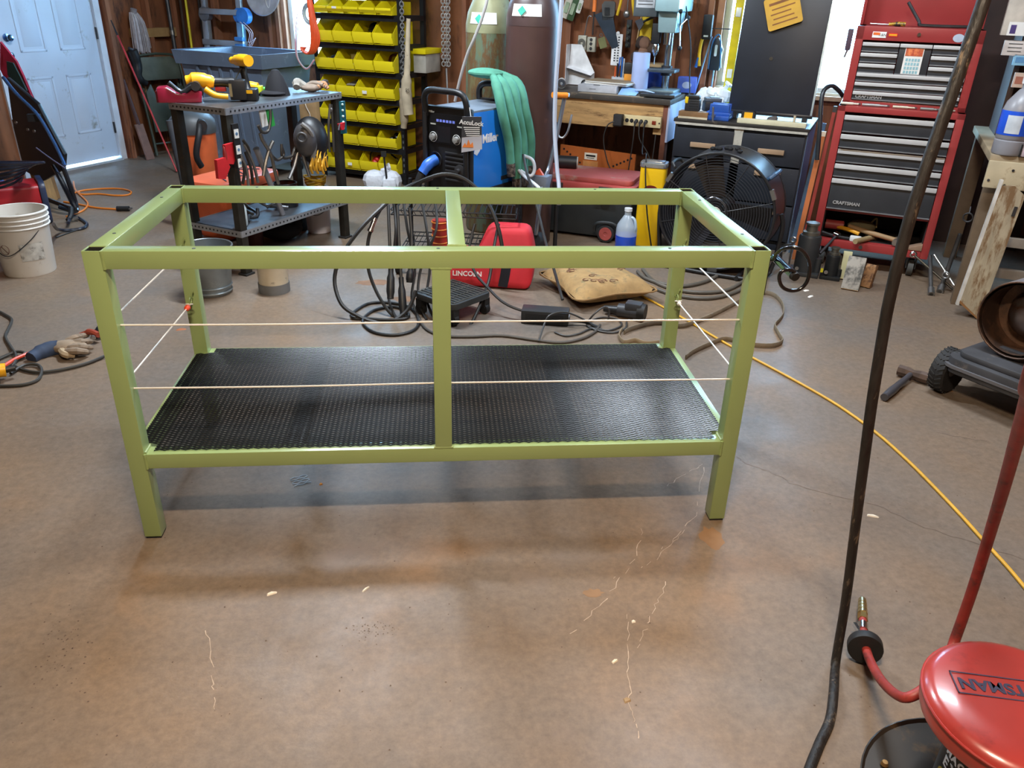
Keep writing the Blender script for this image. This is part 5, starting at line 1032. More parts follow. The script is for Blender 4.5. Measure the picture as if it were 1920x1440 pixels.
MB(Matrix.Translation(fT(422, 291, -.02) - K)).sph((0, 0, 0), .012, .012, .05).build('handle', mat('8a2a2a', .4), t)
t = thing('torpedo_level', 'black torpedo level with white windows hanging on the near table leg', 'level', fT(450, 315, -.04)); K = t.location; tv = fT(439, 232, -.04) - K
MB().bar((0, 0, 0), tv, .046, .012, -uy).build('body', BLKR, t)
for a in (.12, .42, .78): MB().bar(tv * (a - .1) - uy * .007, tv * (a + .1) - uy * .007, .033, .003, -uy).build('window', WHT, t); MB().cyl(tv * a - uy * .008, tv * a - uy * .0095, .009, n=12).build('vial', mat('5a7a9a', .3), t)
t = thing('clamp_bundle', 'cluster of long silver and black clamp handles hanging below the level', 'clamps', fT(470, 340, -.05)); K = t.location
for k, (a, b_) in enumerate((((455, 345), (455, 300)), ((466, 348), (452, 290)), ((474, 345), (460, 285)), ((484, 342), (458, 270)), ((468, 290), (455, 262)))): MB().tube([fT(*a, -.05) - K, (fT(*a, -.05) + fT(*b_, -.05)) / 2 - K + Vector((.01, 0, 0)), fT(*b_, -.05) - K], .0085, 8, sm=3).build('handle', STEEL if k % 2 else mat('2e2c2a', .4, .3), t)
t = thing('clamp_pipe', 'pale grey pipe standing on the lower shelf of the small table', 'pipe', sp(.42, .06, .276)); v = fT(480, 278, .06) - t.location; MB().cyl((0, 0, 0), v, .017, n=12).build('pipe', mat('9a9aa0', .35, .6), t); MB().cyl(v * .98, v, .019, n=12).build('rim', STEEL, t)
wh_ = thing('welding_helmet', 'black and grey welding helmet hanging at the far end of the small table', 'helmet', fT(568, 265, -.05)); K = wh_.location
MB(Matrix.Translation(fT(583, 262, -.02) - K)).sph((0, 0, 0), .105, .1, .14, 18, 12).build('shell', BLK, wh_)
MB(Matrix.Translation(fT(572, 262, -.08) - K)).sph((0, 0, 0), .07, .05, .1, 14, 10).build('visor_frame', mat('4a484a', .4, .2), wh_)
MB().tube([fT(565, 232, -.1) - K, fT(580, 245, -.13) - K, fT(590, 270, -.12) - K, fT(586, 300, -.1) - K], .014, 8, up=None).build('headband', mat('7a7876', .5), wh_)
MB(Matrix.Translation(fT(566, 258, -.13) - K)).torus((0, 0, 0), .025, .008, (0, 1, 0)).build('knob', mat('3a3838', .5), wh_)
t = thing('flame_apron', 'black apron with yellow flame print hanging at the table corner', 'apron', fT(605, 330, -.03)); K = t.location
MB().tube([fT(600, 250, -.03) - K, fT(598, 285, -.05) - K, fT(594, 320, -.05) - K], [.03, .05, .06, .05], 10, flat=None).build('cloth', mat('17181a', .8, 0, .2), t)
for k in range(9): u0 = 582 + k * 3.5; MB().tube([fT(u0 + 4, 325 - (k % 3) * 6, -.1) - K, fT(u0, 312 - (k % 3) * 8, -.11) - K, fT(u0 + 5, 290 - (k % 2) * 18, -.1) - K], [.008, .009, .004, .001], 6, sm=3).build('flame', mat('d8a020', .6), t)
t = thing('rope_coil', 'coil of yellow cord in the white pail under the apron', 'cord', fz(599, 434, 0) + Vector((0, 0, .3))); 
for k in range(9): MB().tube([Vector((.075 * cos(2 * pi * i / 12) * (.75 + .03 * k), .07 * sin(2 * pi * i / 12) * (.75 + .03 * k), .02 + .008 * k + .01 * sin(i + k))) for i in range(12)], .006, 6, True, 2).build('turn', mat('e0a81c', .5), t)
t = thing('canvas_bag', 'tan canvas bag hanging at the rack end of the table', 'bag', fd(582, 238, 4.3)); K = t.location
MB(RMX).box(-.09, .09, -.02, .04, .0, .24).build('sack', mat('9a7e58', .8, 0, .2), t, .02); MB(RMX).tube([(-.02, -.03, .24), (.0, -.035, .17), (.03, -.03, .1), (.0, -.03, .04)], .004, 6).build('drawstring', mat('d8d0c0', .7), t)
t = thing('green_card', 'green and white packaged strip hanging behind the rusty clamp', 'package', fT(505, 240, .0)); K = t.location
for u0, u1, hx in ((490, 500, 'dcdcd8'), (503, 516, '2a9a3a')): MB().bar(fT(u0, 200, .02) - K, fT(u0 + 7, 237, .02) - K, .05, .006, -uy).build('card', mat(hx, .5), t)
t = thing('teal_hand_tool', 'teal cased hand tool hanging on the right table leg', 'tool', fT(642, 225, .0)); K = t.location; MB().bar(fT(645, 250, -.01) - K, fT(641, 190, -.01) - K, .04, .02, -uy).build('case', mat('1a5a66', .45), t)
for k in range(5): MB().sph(fT(642 + k * .6, 196 + k * 11, -.025) - K, .008, .004, .008, 8, 6).build('button', mat('b8d0c8', .4), t)
t = thing('red_clip', 'red triangular clip on the right table leg', 'clip', fT(640, 236, -.03)); MB(Matrix.Rotation(TA, 4, 'Z') @ TM((0, 0, 0), 90)).prism([(-.03, .015), (.03, .02), (.015, -.025), (-.01, -.025)], -.01, .01).build('clip', mat('c02430', .4), t); MB(Matrix.Rotation(TA, 4, 'Z')).cyl((-.045, -.012, -.02), (-.03, -.012, .02), .005, n=8).build('pin', STEEL, t)
t = thing('long_tongs', 'long dark steel tongs hanging on the right table leg', 'tongs', fT(622, 285, -.04)); K = t.location
for a, b_ in (((618, 285), (619, 195)), ((626, 285), (621, 196))): MB().tube([fT(*a, -.04) - K, fT(a[0] - 2, 240, -.04) - K, fT(*b_, -.04) - K], .008, 8).build('arm', mat('5a5650', .4, .7), t)
MB().sph(fT(620, 205, -.04) - K, .014, .01, .014).build('rivet', STEEL, t)
# under and behind the small table
VO = mat('cc5e30', .5, 0, .1)
vac = thing('shop_vacuum', 'orange drum shop vacuum with dark grey lid behind the small table', 'vacuum', fz(384, 390, 0)); vac.scale = (.84, .84, 1); 
MB().lathe([(0, .03), (.15, .03), (.17, .05), (.185, .56), (.19, .58), (0, .58)], 28).build('drum', VO, vac)
MB().lathe([(.195, .57), (.2, .6), (.19, .66), (.15, .7), (.08, .72), (0, .72)], 28).build('lid', mat('3c4044', .5, 0, .1), vac)
MB().tube([(.1, -.12, .66), (.12, -.25, .6), (.08, -.29, .45), (.1, -.26, .36)], .026, 10, sm=6).build('hose', BLKR, vac)
MB().cyl((.12, -.13, .64), (.14, -.2, .64), .04, n=14).build('inlet', BLK, vac)
for a in range(4): MB().sph((.17 * cos(a * pi / 2 + .4), .17 * sin(a * pi / 2 + .4), .025), .025).build('caster', BLKR, vac)
t = thing('vacuum_wand', 'dark grey vacuum wand with round foot standing at the vacuum', 'wand', fz(374, 365, .3) if False else fz(366, 432, .0)); v = fd(356, 215, 4.0) - t.location; v = Vector((-.06, .03, .74)); MB().cyl((0, 0, 0), v, .028, n=12).build('tube', mat('3a3e44', .5), t); MB().cyl((0, 0, 0), (0, 0, .07), .055, .045, n=16).build('foot', mat('34363a', .5), t)
t = thing('orange_tote', 'salmon orange plastic tote with dark scribbles on the floor behind the small table', 'tote', (-.47, 3.52, 0), TA + radians(4))
MB().frus((-.24, .24, -.13, .15), (-.28, .28, -.16, .18), .0, .34).build('body', VO, t, .05, seg=3); MB().prism(rrect(-.3, .3, -.18, .2, .07), .33, .4).build('lid', mat('dc6a48', .4, 0, .08), t, .02, seg=2); MB().tube([(-.2, -.12, .402), (-.1, .0, .404), (.0, -.1, .402), (.12, .06, .404), (.22, -.05, .402)], .005, 6).build('cord', mat('4a3a48', .5), t)
t = thing('spray_bottle', 'pale grey spray bottle at the near leg of the small table', 'bottle', sp(-.03, .12, .276)); MB().lathe([(0, 0), (.035, 0), (.038, .01), (.038, .1), (.02, .14), (.014, .15), (.014, .18), (0, .18)], 18).build('bottle', mat('b0bcc0', .4), t); MB().box(-.04, .02, -.012, .012, .18, .205).build('trigger', mat('9aa8ac', .4), t, .004)
t.location = sp(.1, .09, .276)
for i_, (x_, y_, hx_, lab_) in enumerate(((.2, .12, '3a3c40', 'dark toggle clamp lying on the lower shelf, nearest the camera'), (.34, .26, '5a564e', 'rusty clamp lying on the lower shelf behind the dark one'), (.5, .2, '6a6c70', 'grey clamp lying towards the far end of the lower shelf'))):
    t = thing('shelf_clamp', lab_, 'clamp', sp(x_, y_, .276), TA + i_); MB().tube([(-.09, 0, .012), (-.02, .02, .02), (.05, -.01, .015), (.09, .02, .05)], .011, 8, sm=3).build('arm', mat(hx_, .4, .6, .2), t); MB().tube([(-.05, -.03, .012), (.0, .0, .03), (.04, .03, .012)], .009, 8).build('handle', DKST, t)
t = thing('rusty_can', 'dark red steel can standing under the table behind the near leg', 'can', fz(478, 462, 0)); MB().lathe([(0, 0), (.06, 0), (.065, .2), (.067, .205), (.06, .205), (.058, .01), (0, .01)], 24).build('can', mat('4a1e18', .5, .2, .3), t); MB().torus((0, 0, .205), .064, .004).build('rim', mat('8a7a70', .4, .6), t)
t = thing('small_pail', 'small dark and rust red can on the lower shelf', 'can', fz(527, 345, .3) ); t.location = sp(.62, .2, .27); MB().lathe([(0, 0), (.07, 0), (.075, .15), (.07, .15), (.066, .01), (0, .01)], 24).build('can', mat('5a2418', .5, .2, .3, 5, '20242a', 3, .5), t); MB().torus((0, 0, .15), .073, .004).build('rim', mat('3a3634', .4, .6), t)
t = thing('black_bag', 'soft black bag slumped on the floor under the small table', 'bag', fz(528, 448, 0)); MB().sph((0, 0, .075), .15, .13, .075, 18, 10).sph((.05, .02, .11), .1, .08, .05, 12, 8).build('body', mat('131316', .85, 0, .2), t); MB().tube([(-.08, -.05, .12), (0, -.1, .16), (.09, -.06, .13)], .008, 6).build('strap', BLKR, t)
t = thing('rag_heap', 'grey rags and clamps piled on the lower table shelf', 'rags', sp(.15, .1, .27)); bpy.data.objects.remove(t)
def pail(nm, lab, cat, P, r0, r1, h, m, rimm=None, bands=(), bail=None, tilt=0):
    t = thing(nm, lab, cat, P); MB().lathe([(0, .0), (r0 - .006, 0), (r0, .006), (r1, h - .006), (r1 + .003, h), (r1 - .004, h), (r0 - .005, .012), (0, .01)], 36).build('body', m, t)
    MB().torus((0, 0, h), r1, .005, n=36).build('rim', rimm or m, t)
    for z, w in bands: MB().torus((0, 0, z), r0 + (r1 - r0) * z / h + .001, w, n=36).build('band', rimm or m, t)
    if bail: MB().tube([Vector(p) for p in bail], .003, 6, sm=5).build('bail', mat('8a8c90', .35, .8), t)
    return t
GALV = mat('8e979c', .35, .7, .2, 5, 'a8b0b4', 6, .4)
pp = pail('galvanised_pail', 'galvanised steel pail behind the left rear leg of the green frame', 'pail', fz(398, 548, 0), .105, .14, .27, GALV, bands=((.02, .006), (.05, .004)), bail=[(-.14, 0, .25), (-.12, -.09, .27), (0, -.15, .272), (.12, -.09, .27), (.14, 0, .25)])
c_ = pail('printed_can', 'cream and grey can with faded print on the floor behind the frame', 'can', fz(515, 545, 0), .083, .083, .17, mat('cfc4ae', .6, 0, .12, 8, '6a6258', 22, .36), mat('8a8a8a', .4, .6)); MB().lathe([(.085, .0), (.087, .0), (.087, .055), (.085, .055)], 36).build('grey_band', mat('6c6e70', .6, 0, .2), c_)
wp = pail('white_pail', 'white ribbed pail with cord in it beside the right table leg', 'pail', fz(599, 434, 0), .08, .09, .31, mat('c9c4c8', .55, 0, .1, 6), bands=((.28, .003), (.25, .003)), bail=[(-.09, 0, .27), (-.07, -.065, .18), (0, -.1, .14), (.07, -.065, .18), (.09, 0, .27)])
# ================================================================ left: bucket, red welder, dolly, cords
bk = thing('dirty_white_bucket', 'dirty white five gallon bucket at the left edge', 'bucket', fz(58, 508, 0)); WB = mat('cfcbc4', .45, 0, .08, 5, '9a8468', 7, .33)
MB().lathe([(0, 0), (.134, 0), (.138, .008), (.156, .365), (.159, .37), (.151, .37), (.133, .012), (0, .01)], 44).build('body', WB, bk)
for z in (.365, .335, .31, .285): MB().torus((0, 0, z), .14 + .018 * z / .37 + .003, .0055 if z < .36 else .006, n=44).build('rib', WB, bk)
MB().tube([(-.15, 0, .3), (-.12, -.1, .2), (-.02, -.165, .14), (.1, -.12, .22), (.15, -.02, .3)], .003, 6).build('bail', DKST, bk)
lb = MB().lathe([(.1465, .1), (.1488, .2)], 20, None, radians(-75), radians(-25)).build('printed_panel', mat('a8a49c', .6, 0, .2, 30, '6a665e', 26, .42), bk)
lb = MB(Matrix.Translation((-.04, -.142, .17)) @ TM((0, 0, 0), 86, 0, -14)).torus((0, 0, 0), .027, .002, n=24).build('warning_ring', mat('6a5048', .6), bk); MB(Matrix.Translation((-.04, -.142, .17)) @ TM((0, 0, 0), 86, 0, -14)).bar((-.019, .019, 0), (.019, -.019, 0), .003, .002).build('slash', mat('6a5048', .6), bk)
rw = rthing('red_welder', 'red and dark blue portable welder with hoses heaped on top behind the bucket', 'welder', -3.68, 2.16, 0, -32)
MB().prism(rrect(-.14, .14, .03, .28, .03), -.3, .25, Matrix(((1, 0, 0, 0), (0, 0, -1, 0), (0, 1, 0, 0), (0, 0, 0, 1)))).build('body', mat('a01c24', .4, 0, .1), rw, .01)
MB().prism(rrect(-.15, .15, .0, .3, .05), .25, .3, Matrix(((1, 0, 0, 0), (0, 0, -1, 0), (0, 1, 0, 0), (0, 0, 0, 1)))).build('front_bezel', mat('26304a', .4), rw, .01); MB().prism(rrect(-.15, .15, .0, .3, .05), -.34, -.3, Matrix(((1, 0, 0, 0), (0, 0, -1, 0), (0, 1, 0, 0), (0, 0, 0, 1)))).build('rear_bezel', mat('26304a', .4), rw, .01)
MB().tube([(0, -.2, .28), (0, -.18, .33), (0, .18, .33), (0, .2, .28)], .014, 8).build('handle', BLK, rw)
hc = rthing('black_cable_coil', 'tangle of black cables coiled on the red welder', 'cable', -3.5, 2.15, .3)
for k in range(7): MB().tube([Vector(((.2 + .015 * k) * cos(2 * pi * i / 14) + .02 * k, (.14 + .012 * k) * sin(2 * pi * i / 14) - .04, .05 + .02 * k + .1 * sin(2 * pi * i / 14 + k * .4) * .4)) for i in range(14)], .009, 7, True, 2).build('turn', mat('1a1e2c', .25, 0, .2, coat=.4), hc)
rcable([fz(100, 420, .25), fz(108, 430, .05), fz(130, 432, .01), fz(155, 428, .01), fz(163, 420, .01), fz(150, 410, .012), fz(135, 405, .02), fz(128, 418, .04)], .011, mat('1a1e2c', .3), 'black_lead', 'black lead looping on the floor right of the red welder')
rcable([fz(105, 445, .008), fz(130, 436, .006), fz(150, 430, .006)], .004, CB, 'thin_lead', 'thin grey lead beside the black lead on the floor')
t = thing('cable_clip_plug', 'black ground clamp lying at the foot of the red welder', 'clamp', fz(133, 416, 0)); MB().tube([(0, -.04, .02), (.01, 0, .05), (.0, .05, .09)], .018, 8).build('jaw', BLKR, t); MB().cyl((.02, .0, .02), (.05, .01, .03), .015, n=10).build('spring', STEEL, t)
dl = thing('mechanic_creeper', 'black folded creeper board leaning at the left with tubular frame', 'creeper', fz(140, 398, 0)); K = dl.location
def Q(u, v, d): return fd(u, v, d) - K
c0 = [fd(12, 145, 2.75), fd(70, 195, 2.72), fd(120, 290, 2.68), fd(118, 318, 2.66), fd(80, 340, 2.64), fd(45, 320, 2.65), fd(25, 240, 2.7)]
n_ = E2 * .03; vs_ = [p - K for p in c0] + [p - K + n_ for p in c0]; N7 = len(c0)
MB().add(vs_, [tuple(range(N7)), tuple(range(2 * N7 - 1, N7 - 1, -1))] + [(i, (i + 1) % N7, N7 + (i + 1) % N7, N7 + i) for i in range(N7)]).build('board', mat('141418', .35, 0, .2), dl, .006)
BT = mat('1c1c20', .25, .2, .1, coat=.4)
MB().tube([Q(6, 145, 2.62), Q(30, 175, 2.6), Q(70, 215, 2.6), Q(100, 265, 2.6), Q(122, 310, 2.6)], .012, 8).build('frame_tube', mat('5a86c8', .2, .8, .1), dl)
MB().tube([Q(100, 310, 2.6), Q(118, 345, 2.58), Q(133, 375, 2.6), Q(140, 392, 2.6), Q(110, 382, 2.6), Q(85, 372, 2.6)], .017, 8, sm=3).build('frame_tube', BT, dl); MB().tube([Q(115, 305, 2.64), Q(130, 345, 2.64), Q(143, 385, 2.64), Q(140, 396, 2.6), Q(112, 388, 2.58)], .017, 8, sm=3).build('frame_tube', BT, dl)
MB().tube([Q(68, 277, 2.58), Q(95, 297, 2.58), Q(122, 315, 2.58)], .005, 6).build('release_rod', mat('8a90b8', .3, .7), dl)
for u, v in ((30, 230), (52, 243), (64, 246)): MB().sph(Q(u, v, 2.62), .012, .006, .012).build('rivet', STEEL, dl)
B(-.03, .05, -.02, .02, -.02, .03).build('caster', BLKR, dl).location = Q(62, 222, 2.6)
t = thing('red_cloth', 'red and dark green patterned cloth hanging above the black board', 'cloth', fd(30, 200, 2.9)); K = t.location
cl = [(0, 78), (14, 95), (30, 115), (42, 140), (55, 172), (66, 195), (64, 215), (45, 195), (30, 170), (10, 150), (0, 130)]; P_ = [fd(u, v, 2.95 + .03 * (i % 3)) - K for i, (u, v) in enumerate(cl)]; n_ = E2 * .015; N7 = len(P_)
MB().add(P_ + [p + n_ for p in P_], [tuple(range(N7)), tuple(range(2 * N7 - 1, N7 - 1, -1))] + [(i, (i + 1) % N7, N7 + (i + 1) % N7, N7 + i) for i in range(N7)]).build('cloth', mat('a01838', .8, 0, .2), t)
P_ = [fd(u, v, 2.92) - K for u, v in ((12, 115), (24, 118), (38, 145), (50, 170), (45, 185), (28, 165), (14, 140))]; N7 = len(P_); MB().add(P_ + [p + n_ * .6 for p in P_], [tuple(range(N7)), tuple(range(2 * N7 - 1, N7 - 1, -1))] + [(i, (i + 1) % N7, N7 + (i + 1) % N7, N7 + i) for i in range(N7)]).build('dark_motif', mat('123230', .8), t)
t = thing('wooden_post', 'tan wooden post standing at the left edge behind the black board', 'post', fz(30, 405, 0), -AN); t.location = rm(-3.98, 2.8, 0); MB(TM((0, 0, 0), 0, -8)).box(-.05, .05, -.04, .05, 0, .62).build('plank', mat('9a7a50', .7, 0, .2, stretch=(6, 6, 1)), t, .003); MB(TM((-.02, .05, 0), 0, -8)).box(-.08, .04, 0, .05, 0, .7).build('rear_plank', mat('7a5a38', .7, 0, .2), t, .003)
t = thing('brass_regulator', 'brass and blue regulator on a hose at the far left edge', 'regulator', fd(4, 345, 2.3)); MB().sph((0, 0, 0), .03, .03, .03).build('gauge', mat('3a6ab0', .3, .3), t); MB().cyl((-.05, 0, -.05), (.02, 0, -.06), .02, n=10).build('body', BRS, t)
# orange cord on the floor
solo(MB().tube([p + Vector((0, 0, .007)) for p in px([(138, 342), (142, 358), (160, 376), (165, 385), (158, 395), (143, 402), (125, 408)])] , .007, 8, sm=5).tube([p + Vector((0, 0, .007)) for p in px([(140, 363), (160, 358), (200, 355), (230, 356), (246, 361), (240, 367), (215, 368), (185, 365), (155, 366), (148, 362)])], .007, 8, sm=5).tube([p + Vector((0, 0, .007)) for p in px([(120, 380), (145, 384), (180, 391), (222, 394)])], .007, 8, sm=4), 'extension_lead', mat('e0802a', .45, 0, .08), 'orange extension lead lying in loops on the floor near the door', 'extension lead')
t = thing('lead_plug', 'black plug at the end of the orange extension lead', 'plug', fz(233, 396, 0)); MB().cyl((-.05, 0, .02), (.04, 0, .02), .019, n=12).build('body', BLKR, t); MB().box(.04, .06, -.012, -.008, .014, .026).box(.04, .06, .008, .012, .014, .026).build('prongs', STEEL, t)
# gloves with clamp and cables
gv = thing('leather_glove', 'worn brown and blue work glove on the floor left of the frame', 'glove', fz(120, 660, 0)); K = gv.location
def G(u, v, z): return fz(u, v, z) - K
MB().tube([G(58, 672, .015), G(75, 662, .02), G(95, 655, .022), G(110, 652, .024)], [.03, .036, .038, .036], 10, sm=4, flat=None).build('cuff', mat('2c3a52', .75, 0, .2), gv)
MB().sph(G(128, 650, .028), .085, .05, .03, 14, 9).build('palm', mat('8a7864', .8, 0, .3, 16, '5a4c40', 14, .4), gv)
for k, (a, b_) in enumerate((((125, 640), (165, 628)), ((130, 646), (172, 640)), ((130, 653), (172, 652)), ((125, 660), (165, 660)))): MB().tube([G(*a, .035), G((a[0] + b_[0]) / 2, (a[1] + b_[1]) / 2 - 2, .045), G(*b_, .02)], [.016, .017, .014, .01], 8, sm=3).build('finger', mat('857462', .8, 0, .3, 20, '574a3e', 18, .4), gv)
MB().tube([G(115, 655, .02), G(122, 664, .03), G(140, 667, .018)], [.018, .018, .012], 8).build('thumb', mat('a08c70', .8, 0, .2), gv)
t = thing('ground_clamp', 'dark blue and copper ground clamp just behind the left front leg', 'clamp', fz(178, 632, 0)); K = t.location
MB().tube([G(0, 0, 0) * 0, fz(190, 615, .05) - K, fz(205, 602, .05) - K], [.02, .02, .016], 10).build('jaw', mat('2a3440', .4, .3), t); MB().tube([fz(150, 628, .03) - K, fz(168, 622, .045) - K, fz(185, 628, .04) - K], [.01, .015, .015], 8).build('handle', mat('8a3a28', .45), t); MB().cyl(fz(174, 632, .05) - K, fz(176, 634, .05) - K, .01, n=10).build('bolt', STEEL, t)
LD = mat('34322e', .55, 0, .2)
rcable([fz(195, 668, .01), fz(160, 682, .01), fz(110, 694, .01), fz(70, 698, .01), (fz(40, 692, .01)), fz(25, 682, .012), fz(40, 668, .015), fz(46, 662, .02), fz(30, 660, .015), fz(0, 672, .01), fz(-30, 690, .01)], .007, LD, 'welding_lead', 'dark lead running from behind the left leg to the left edge')
rcable([fz(-10, 580, .01), fz(10, 590, .01), fz(22, 600, .01), fz(14, 620, .01), fz(10, 632, .01), fz(20, 650, .012), fz(30, 668, .018), fz(20, 690, .01), fz(-15, 700, .01)], .007, LD, 'dark_lead', 'wavy dark lead on the floor at the left edge')
rcable([fz(20, 700, .012), fz(45, 685, .012), fz(70, 684, .012), fz(78, 695, .012), fz(70, 712, .01), fz(40, 722, .008), fz(-10, 724, .008)], .007, LD, 'looped_lead', 'looped dark lead in front of the glove')
rcable([fz(5, 688, .02), fz(25, 675, .02), fz(40, 668, .02), fz(55, 662, .02)], .008, mat('d84a30', .45), 'red_lead', 'short orange red lead beside the glove cuff')
t = thing('yellow_drill', 'yellow cordless tool on the floor cut by the left edge', 'drill', fz(-2, 715, 0)); MB().tube([(-.1, 0, .05), (-.02, 0, .05), (.03, .02, .045)], [.03, .034, .03], 12).build('housing', DY, t); B(-.08, .02, -.08, -.02, 0, .06).build('battery', DB, t, .008); MB().cyl((.03, .02, .045), (.06, .04, .045), .014, n=10).build('chuck', DB, t)
# ================================================================ gas cylinders
def rustmat(c1, c2, c3):
    m = bpy.data.materials.new('rusty_paint'); m.use_nodes = True; nt = m.node_tree; N = nt.nodes; L = nt.links; b = N['Principled BSDF']; b.inputs['Roughness'].default_value = .5
    tc = N.new('ShaderNodeTexCoord'); mp = N.new('ShaderNodeMapping'); mp.inputs['Scale'].default_value = (7, 7, 2.2); L.new(tc.outputs['Object'], mp.inputs[0])
    n = N.new('ShaderNodeTexNoise'); n.inputs['Scale'].default_value = 1.6; n.inputs['Detail'].default_value = 8; n.inputs['Roughness'].default_value = .72; L.new(mp.outputs[0], n.inputs[0])
    r = N.new('ShaderNodeValToRGB'); L.new(n.outputs[0], r.inputs[0]); e = r.color_ramp.elements; e.new(.5); e.new(.6)
    for i, (p, c) in enumerate(((.38, c1), (.48, c2), (.56, c3), (.66, c1))): e[i].position = p; e[i].color = lin(c)
    L.new(r.outputs[0], b.inputs['Base Color']); return m
def cylinder(lab, s, d, r, zs, m, mtop):
    t = rthing('gas_cylinder', lab, 'gas cylinder', s, d)
    MB().lathe([(0, 0), (r - .01, 0), (r, .02), (r, zs - .08), (r, zs - .05)], 40).build('body', m, t)
    MB().lathe([(r + .001, zs - .05), (r, zs), (r * .92, zs + .07), (r * .7, zs + .15), (r * .4, zs + .2), (.04, zs + .22), (.04, zs + .27), (0, zs + .27)], 40).build('shoulder', mtop, t)
    MB().lathe([(.045, zs + .22), (.05, zs + .23), (.05, zs + .26), (.03, zs + .28), (.03, zs + .36), (0, zs + .36)], 16).build('valve', BRS, t)
    lb = MB().lathe([(r + .002, zs + .005), (r * .95, zs + .055), (r * .93, zs + .072)], 14, None, radians(-118), radians(-50)).build('label', LABW, t)
    a = radians(-92); MB(Matrix.Translation(((r + .001) * cos(a), (r + .001) * sin(a), zs + .035)) @ Matrix.Rotation(a + pi / 2, 4, 'Z') @ TM((0, 0, 0), 76)).prism([(-.028, 0), (0, -.028), (.028, 0), (0, .028)], 0, .003).build('green_diamond', mat('2aa088', .5), lb)
    return t
cylinder('rusty olive green gas cylinder, the left of the pair behind the blue welder', -.63, 3.8, .163, 1.37, rustmat('6f6a48', '6a4a2c', '5f7460'), mat('8a8a68', .55, 0, .2, 8, '6a4a2c', 6, .36))
cylinder('dark brown gas cylinder, the right of the pair behind the blue welder', -.25, 3.62, .168, 1.43, mat('4a3430', .4, 0, .2, 4, '6a4a40', 7, .3), mat('4c3a38', .4, 0, .15))
# ================================================================ wire cart
ct_ = thing('wire_cart', 'black wire shelf cart under the blue welder', 'cart', (1.06, 2.73, 0), radians(-8)); BW = mat('26262a', .4, .5, .2)
CX, CY = .36, .33
for x in (-CX, CX):
    for y in (-CY + .15, CY):
        MB().cyl((x, y, .09), (x, y, .47), .012, n=10).build('post', BW, ct_); MB().cyl((x - .012, y, .045), (x + .012, y, .045), .045, n=16).build('caster', RUB, ct_)
for z, nm in ((.43, 'wire_shelf'), (.12, 'wire_shelf')):
    m_ = MB(); Y0 = -CY if z > .2 else -CY + .15
    for k in range(25): m_.cyl((-CX + k * 2 * CX / 24, Y0, z), (-CX + k * 2 * CX / 24, CY, z), .0025, n=5)
    for y in (Y0, Y0 / 3, CY / 3, CY): m_.cyl((-CX, y, z - .004), (CX, y, z - .004), .004, n=6)
    for y in (Y0, CY): m_.cyl((-CX, y, z - .03), (CX, y, z - .03), .004, n=6)
    for x in (-CX, CX): m_.cyl((x, Y0, z), (x, CY, z), .004, n=6); m_.cyl((x, Y0, z - .03), (x, CY, z - .03), .004, n=6)
    for k in range(20):
        x = -CX + (k + .5) * 2 * CX / 20; m_.cyl((x, Y0, z), (x + .02, Y0, z - .03), .002, n=5)
    m_.build(nm, BW, ct_)
m_ = MB()
for k in range(7): m_.cyl((CX, -CY + .15 + k * .08, .12), (CX, -CY + .15 + k * .08, .43), .0025, n=5)
for k in range(4): m_.cyl((CX, -CY + .15, .18 + k * .07), (CX, CY, .18 + k * .07), .0025, n=5)
m_.build('side_grid', BW, ct_)
# ================================================================ blue welder
WX = Vector((.775, -.632, 0)); WA = atan2(WX.y, WX.x)
wd = thing('mig_welder', 'blue and black portable welding machine on the wire cart', 'welding machine', (1.12, 2.64, .445), WA)
BLU = mat('1f78d8', .35, 0, .05, 3, coat=.2); FB = mat('18181a', .5, 0, .2); w0, dp_, hz_ = .345, .54, .51
B(-w0 + .012, -.008, .02, dp_, .03, hz_ - .02).build('case', BLU, wd, .012)
MB().box(-w0, 0, -.0, .04, 0, hz_).build('front_panel', FB, wd, .012)
B(-w0, 0, .02, dp_ + .01, 0, .035).build('base', BLKR, wd, .006); B(-w0 + .01, -.01, .03, dp_ - .02, hz_ - .022, hz_ - .012).build('top_plate', mat('7f8c9c', .4, .3), wd); B(-w0, 0, dp_ - .02, dp_ + .02, 0, hz_).build('rear_panel', FB, wd, .01)
for y in (.0, dp_ - .0):
    MB().tube([(-w0 + .02, y, hz_ - .06), (-w0 + .02, y - .015, hz_ + .04), (-w0 + .06, y - .02, hz_ + .085), (-w0 / 2, y - .02, hz_ + .09), (-.06, y - .02, hz_ + .085), (-.02, y - .015, hz_ + .04), (-.02, y, hz_ - .06)], .019, 10, sm=5).build('handle', BLK, wd)
for x in (-w0 + .02, -.02): MB().tube([(x, -.01, .02), (x, -.018, hz_ * .5), (x, -.012, hz_ - .04)], .016, 10).build('corner_guard', BLK, wd)
cp = B(-w0 + .05, -.045, -.006, .0, .3, .47).build('control_panel', mat('101012', .35), wd, .003)
for x in (-.27, -.095):
    k_ = MB(TM((x, -.006, .335), 90)).lathe([(0, 0), (.02, 0), (.018, .02), (0, .022)], 20).build('knob', mat('8a8a88', .4), wd); MB(TM((x, -.008, .335), 90)).torus((0, 0, 0), .028, .0015, n=20).build('dial_ring', WHT, k_)
for k in range(6): B(-.245 + k * .024, -.228 + k * .024, -.0075, -.006, .424, .438).build('readout', mat('7a8ae8', .4), cp)
for x in (-.29, -.09): B(x, x + .04, -.0075, -.006, .405, .413).build('legend', mat('a8a8a0', .5), cp)
B(-.235, -.14, -.0075, -.006, .31, .4).build('screen', mat('1c1e22', .2), cp)
text('Miller', .018, WHT, cp, FRONT(-.28, -.0075, .477), name='brand_mark')
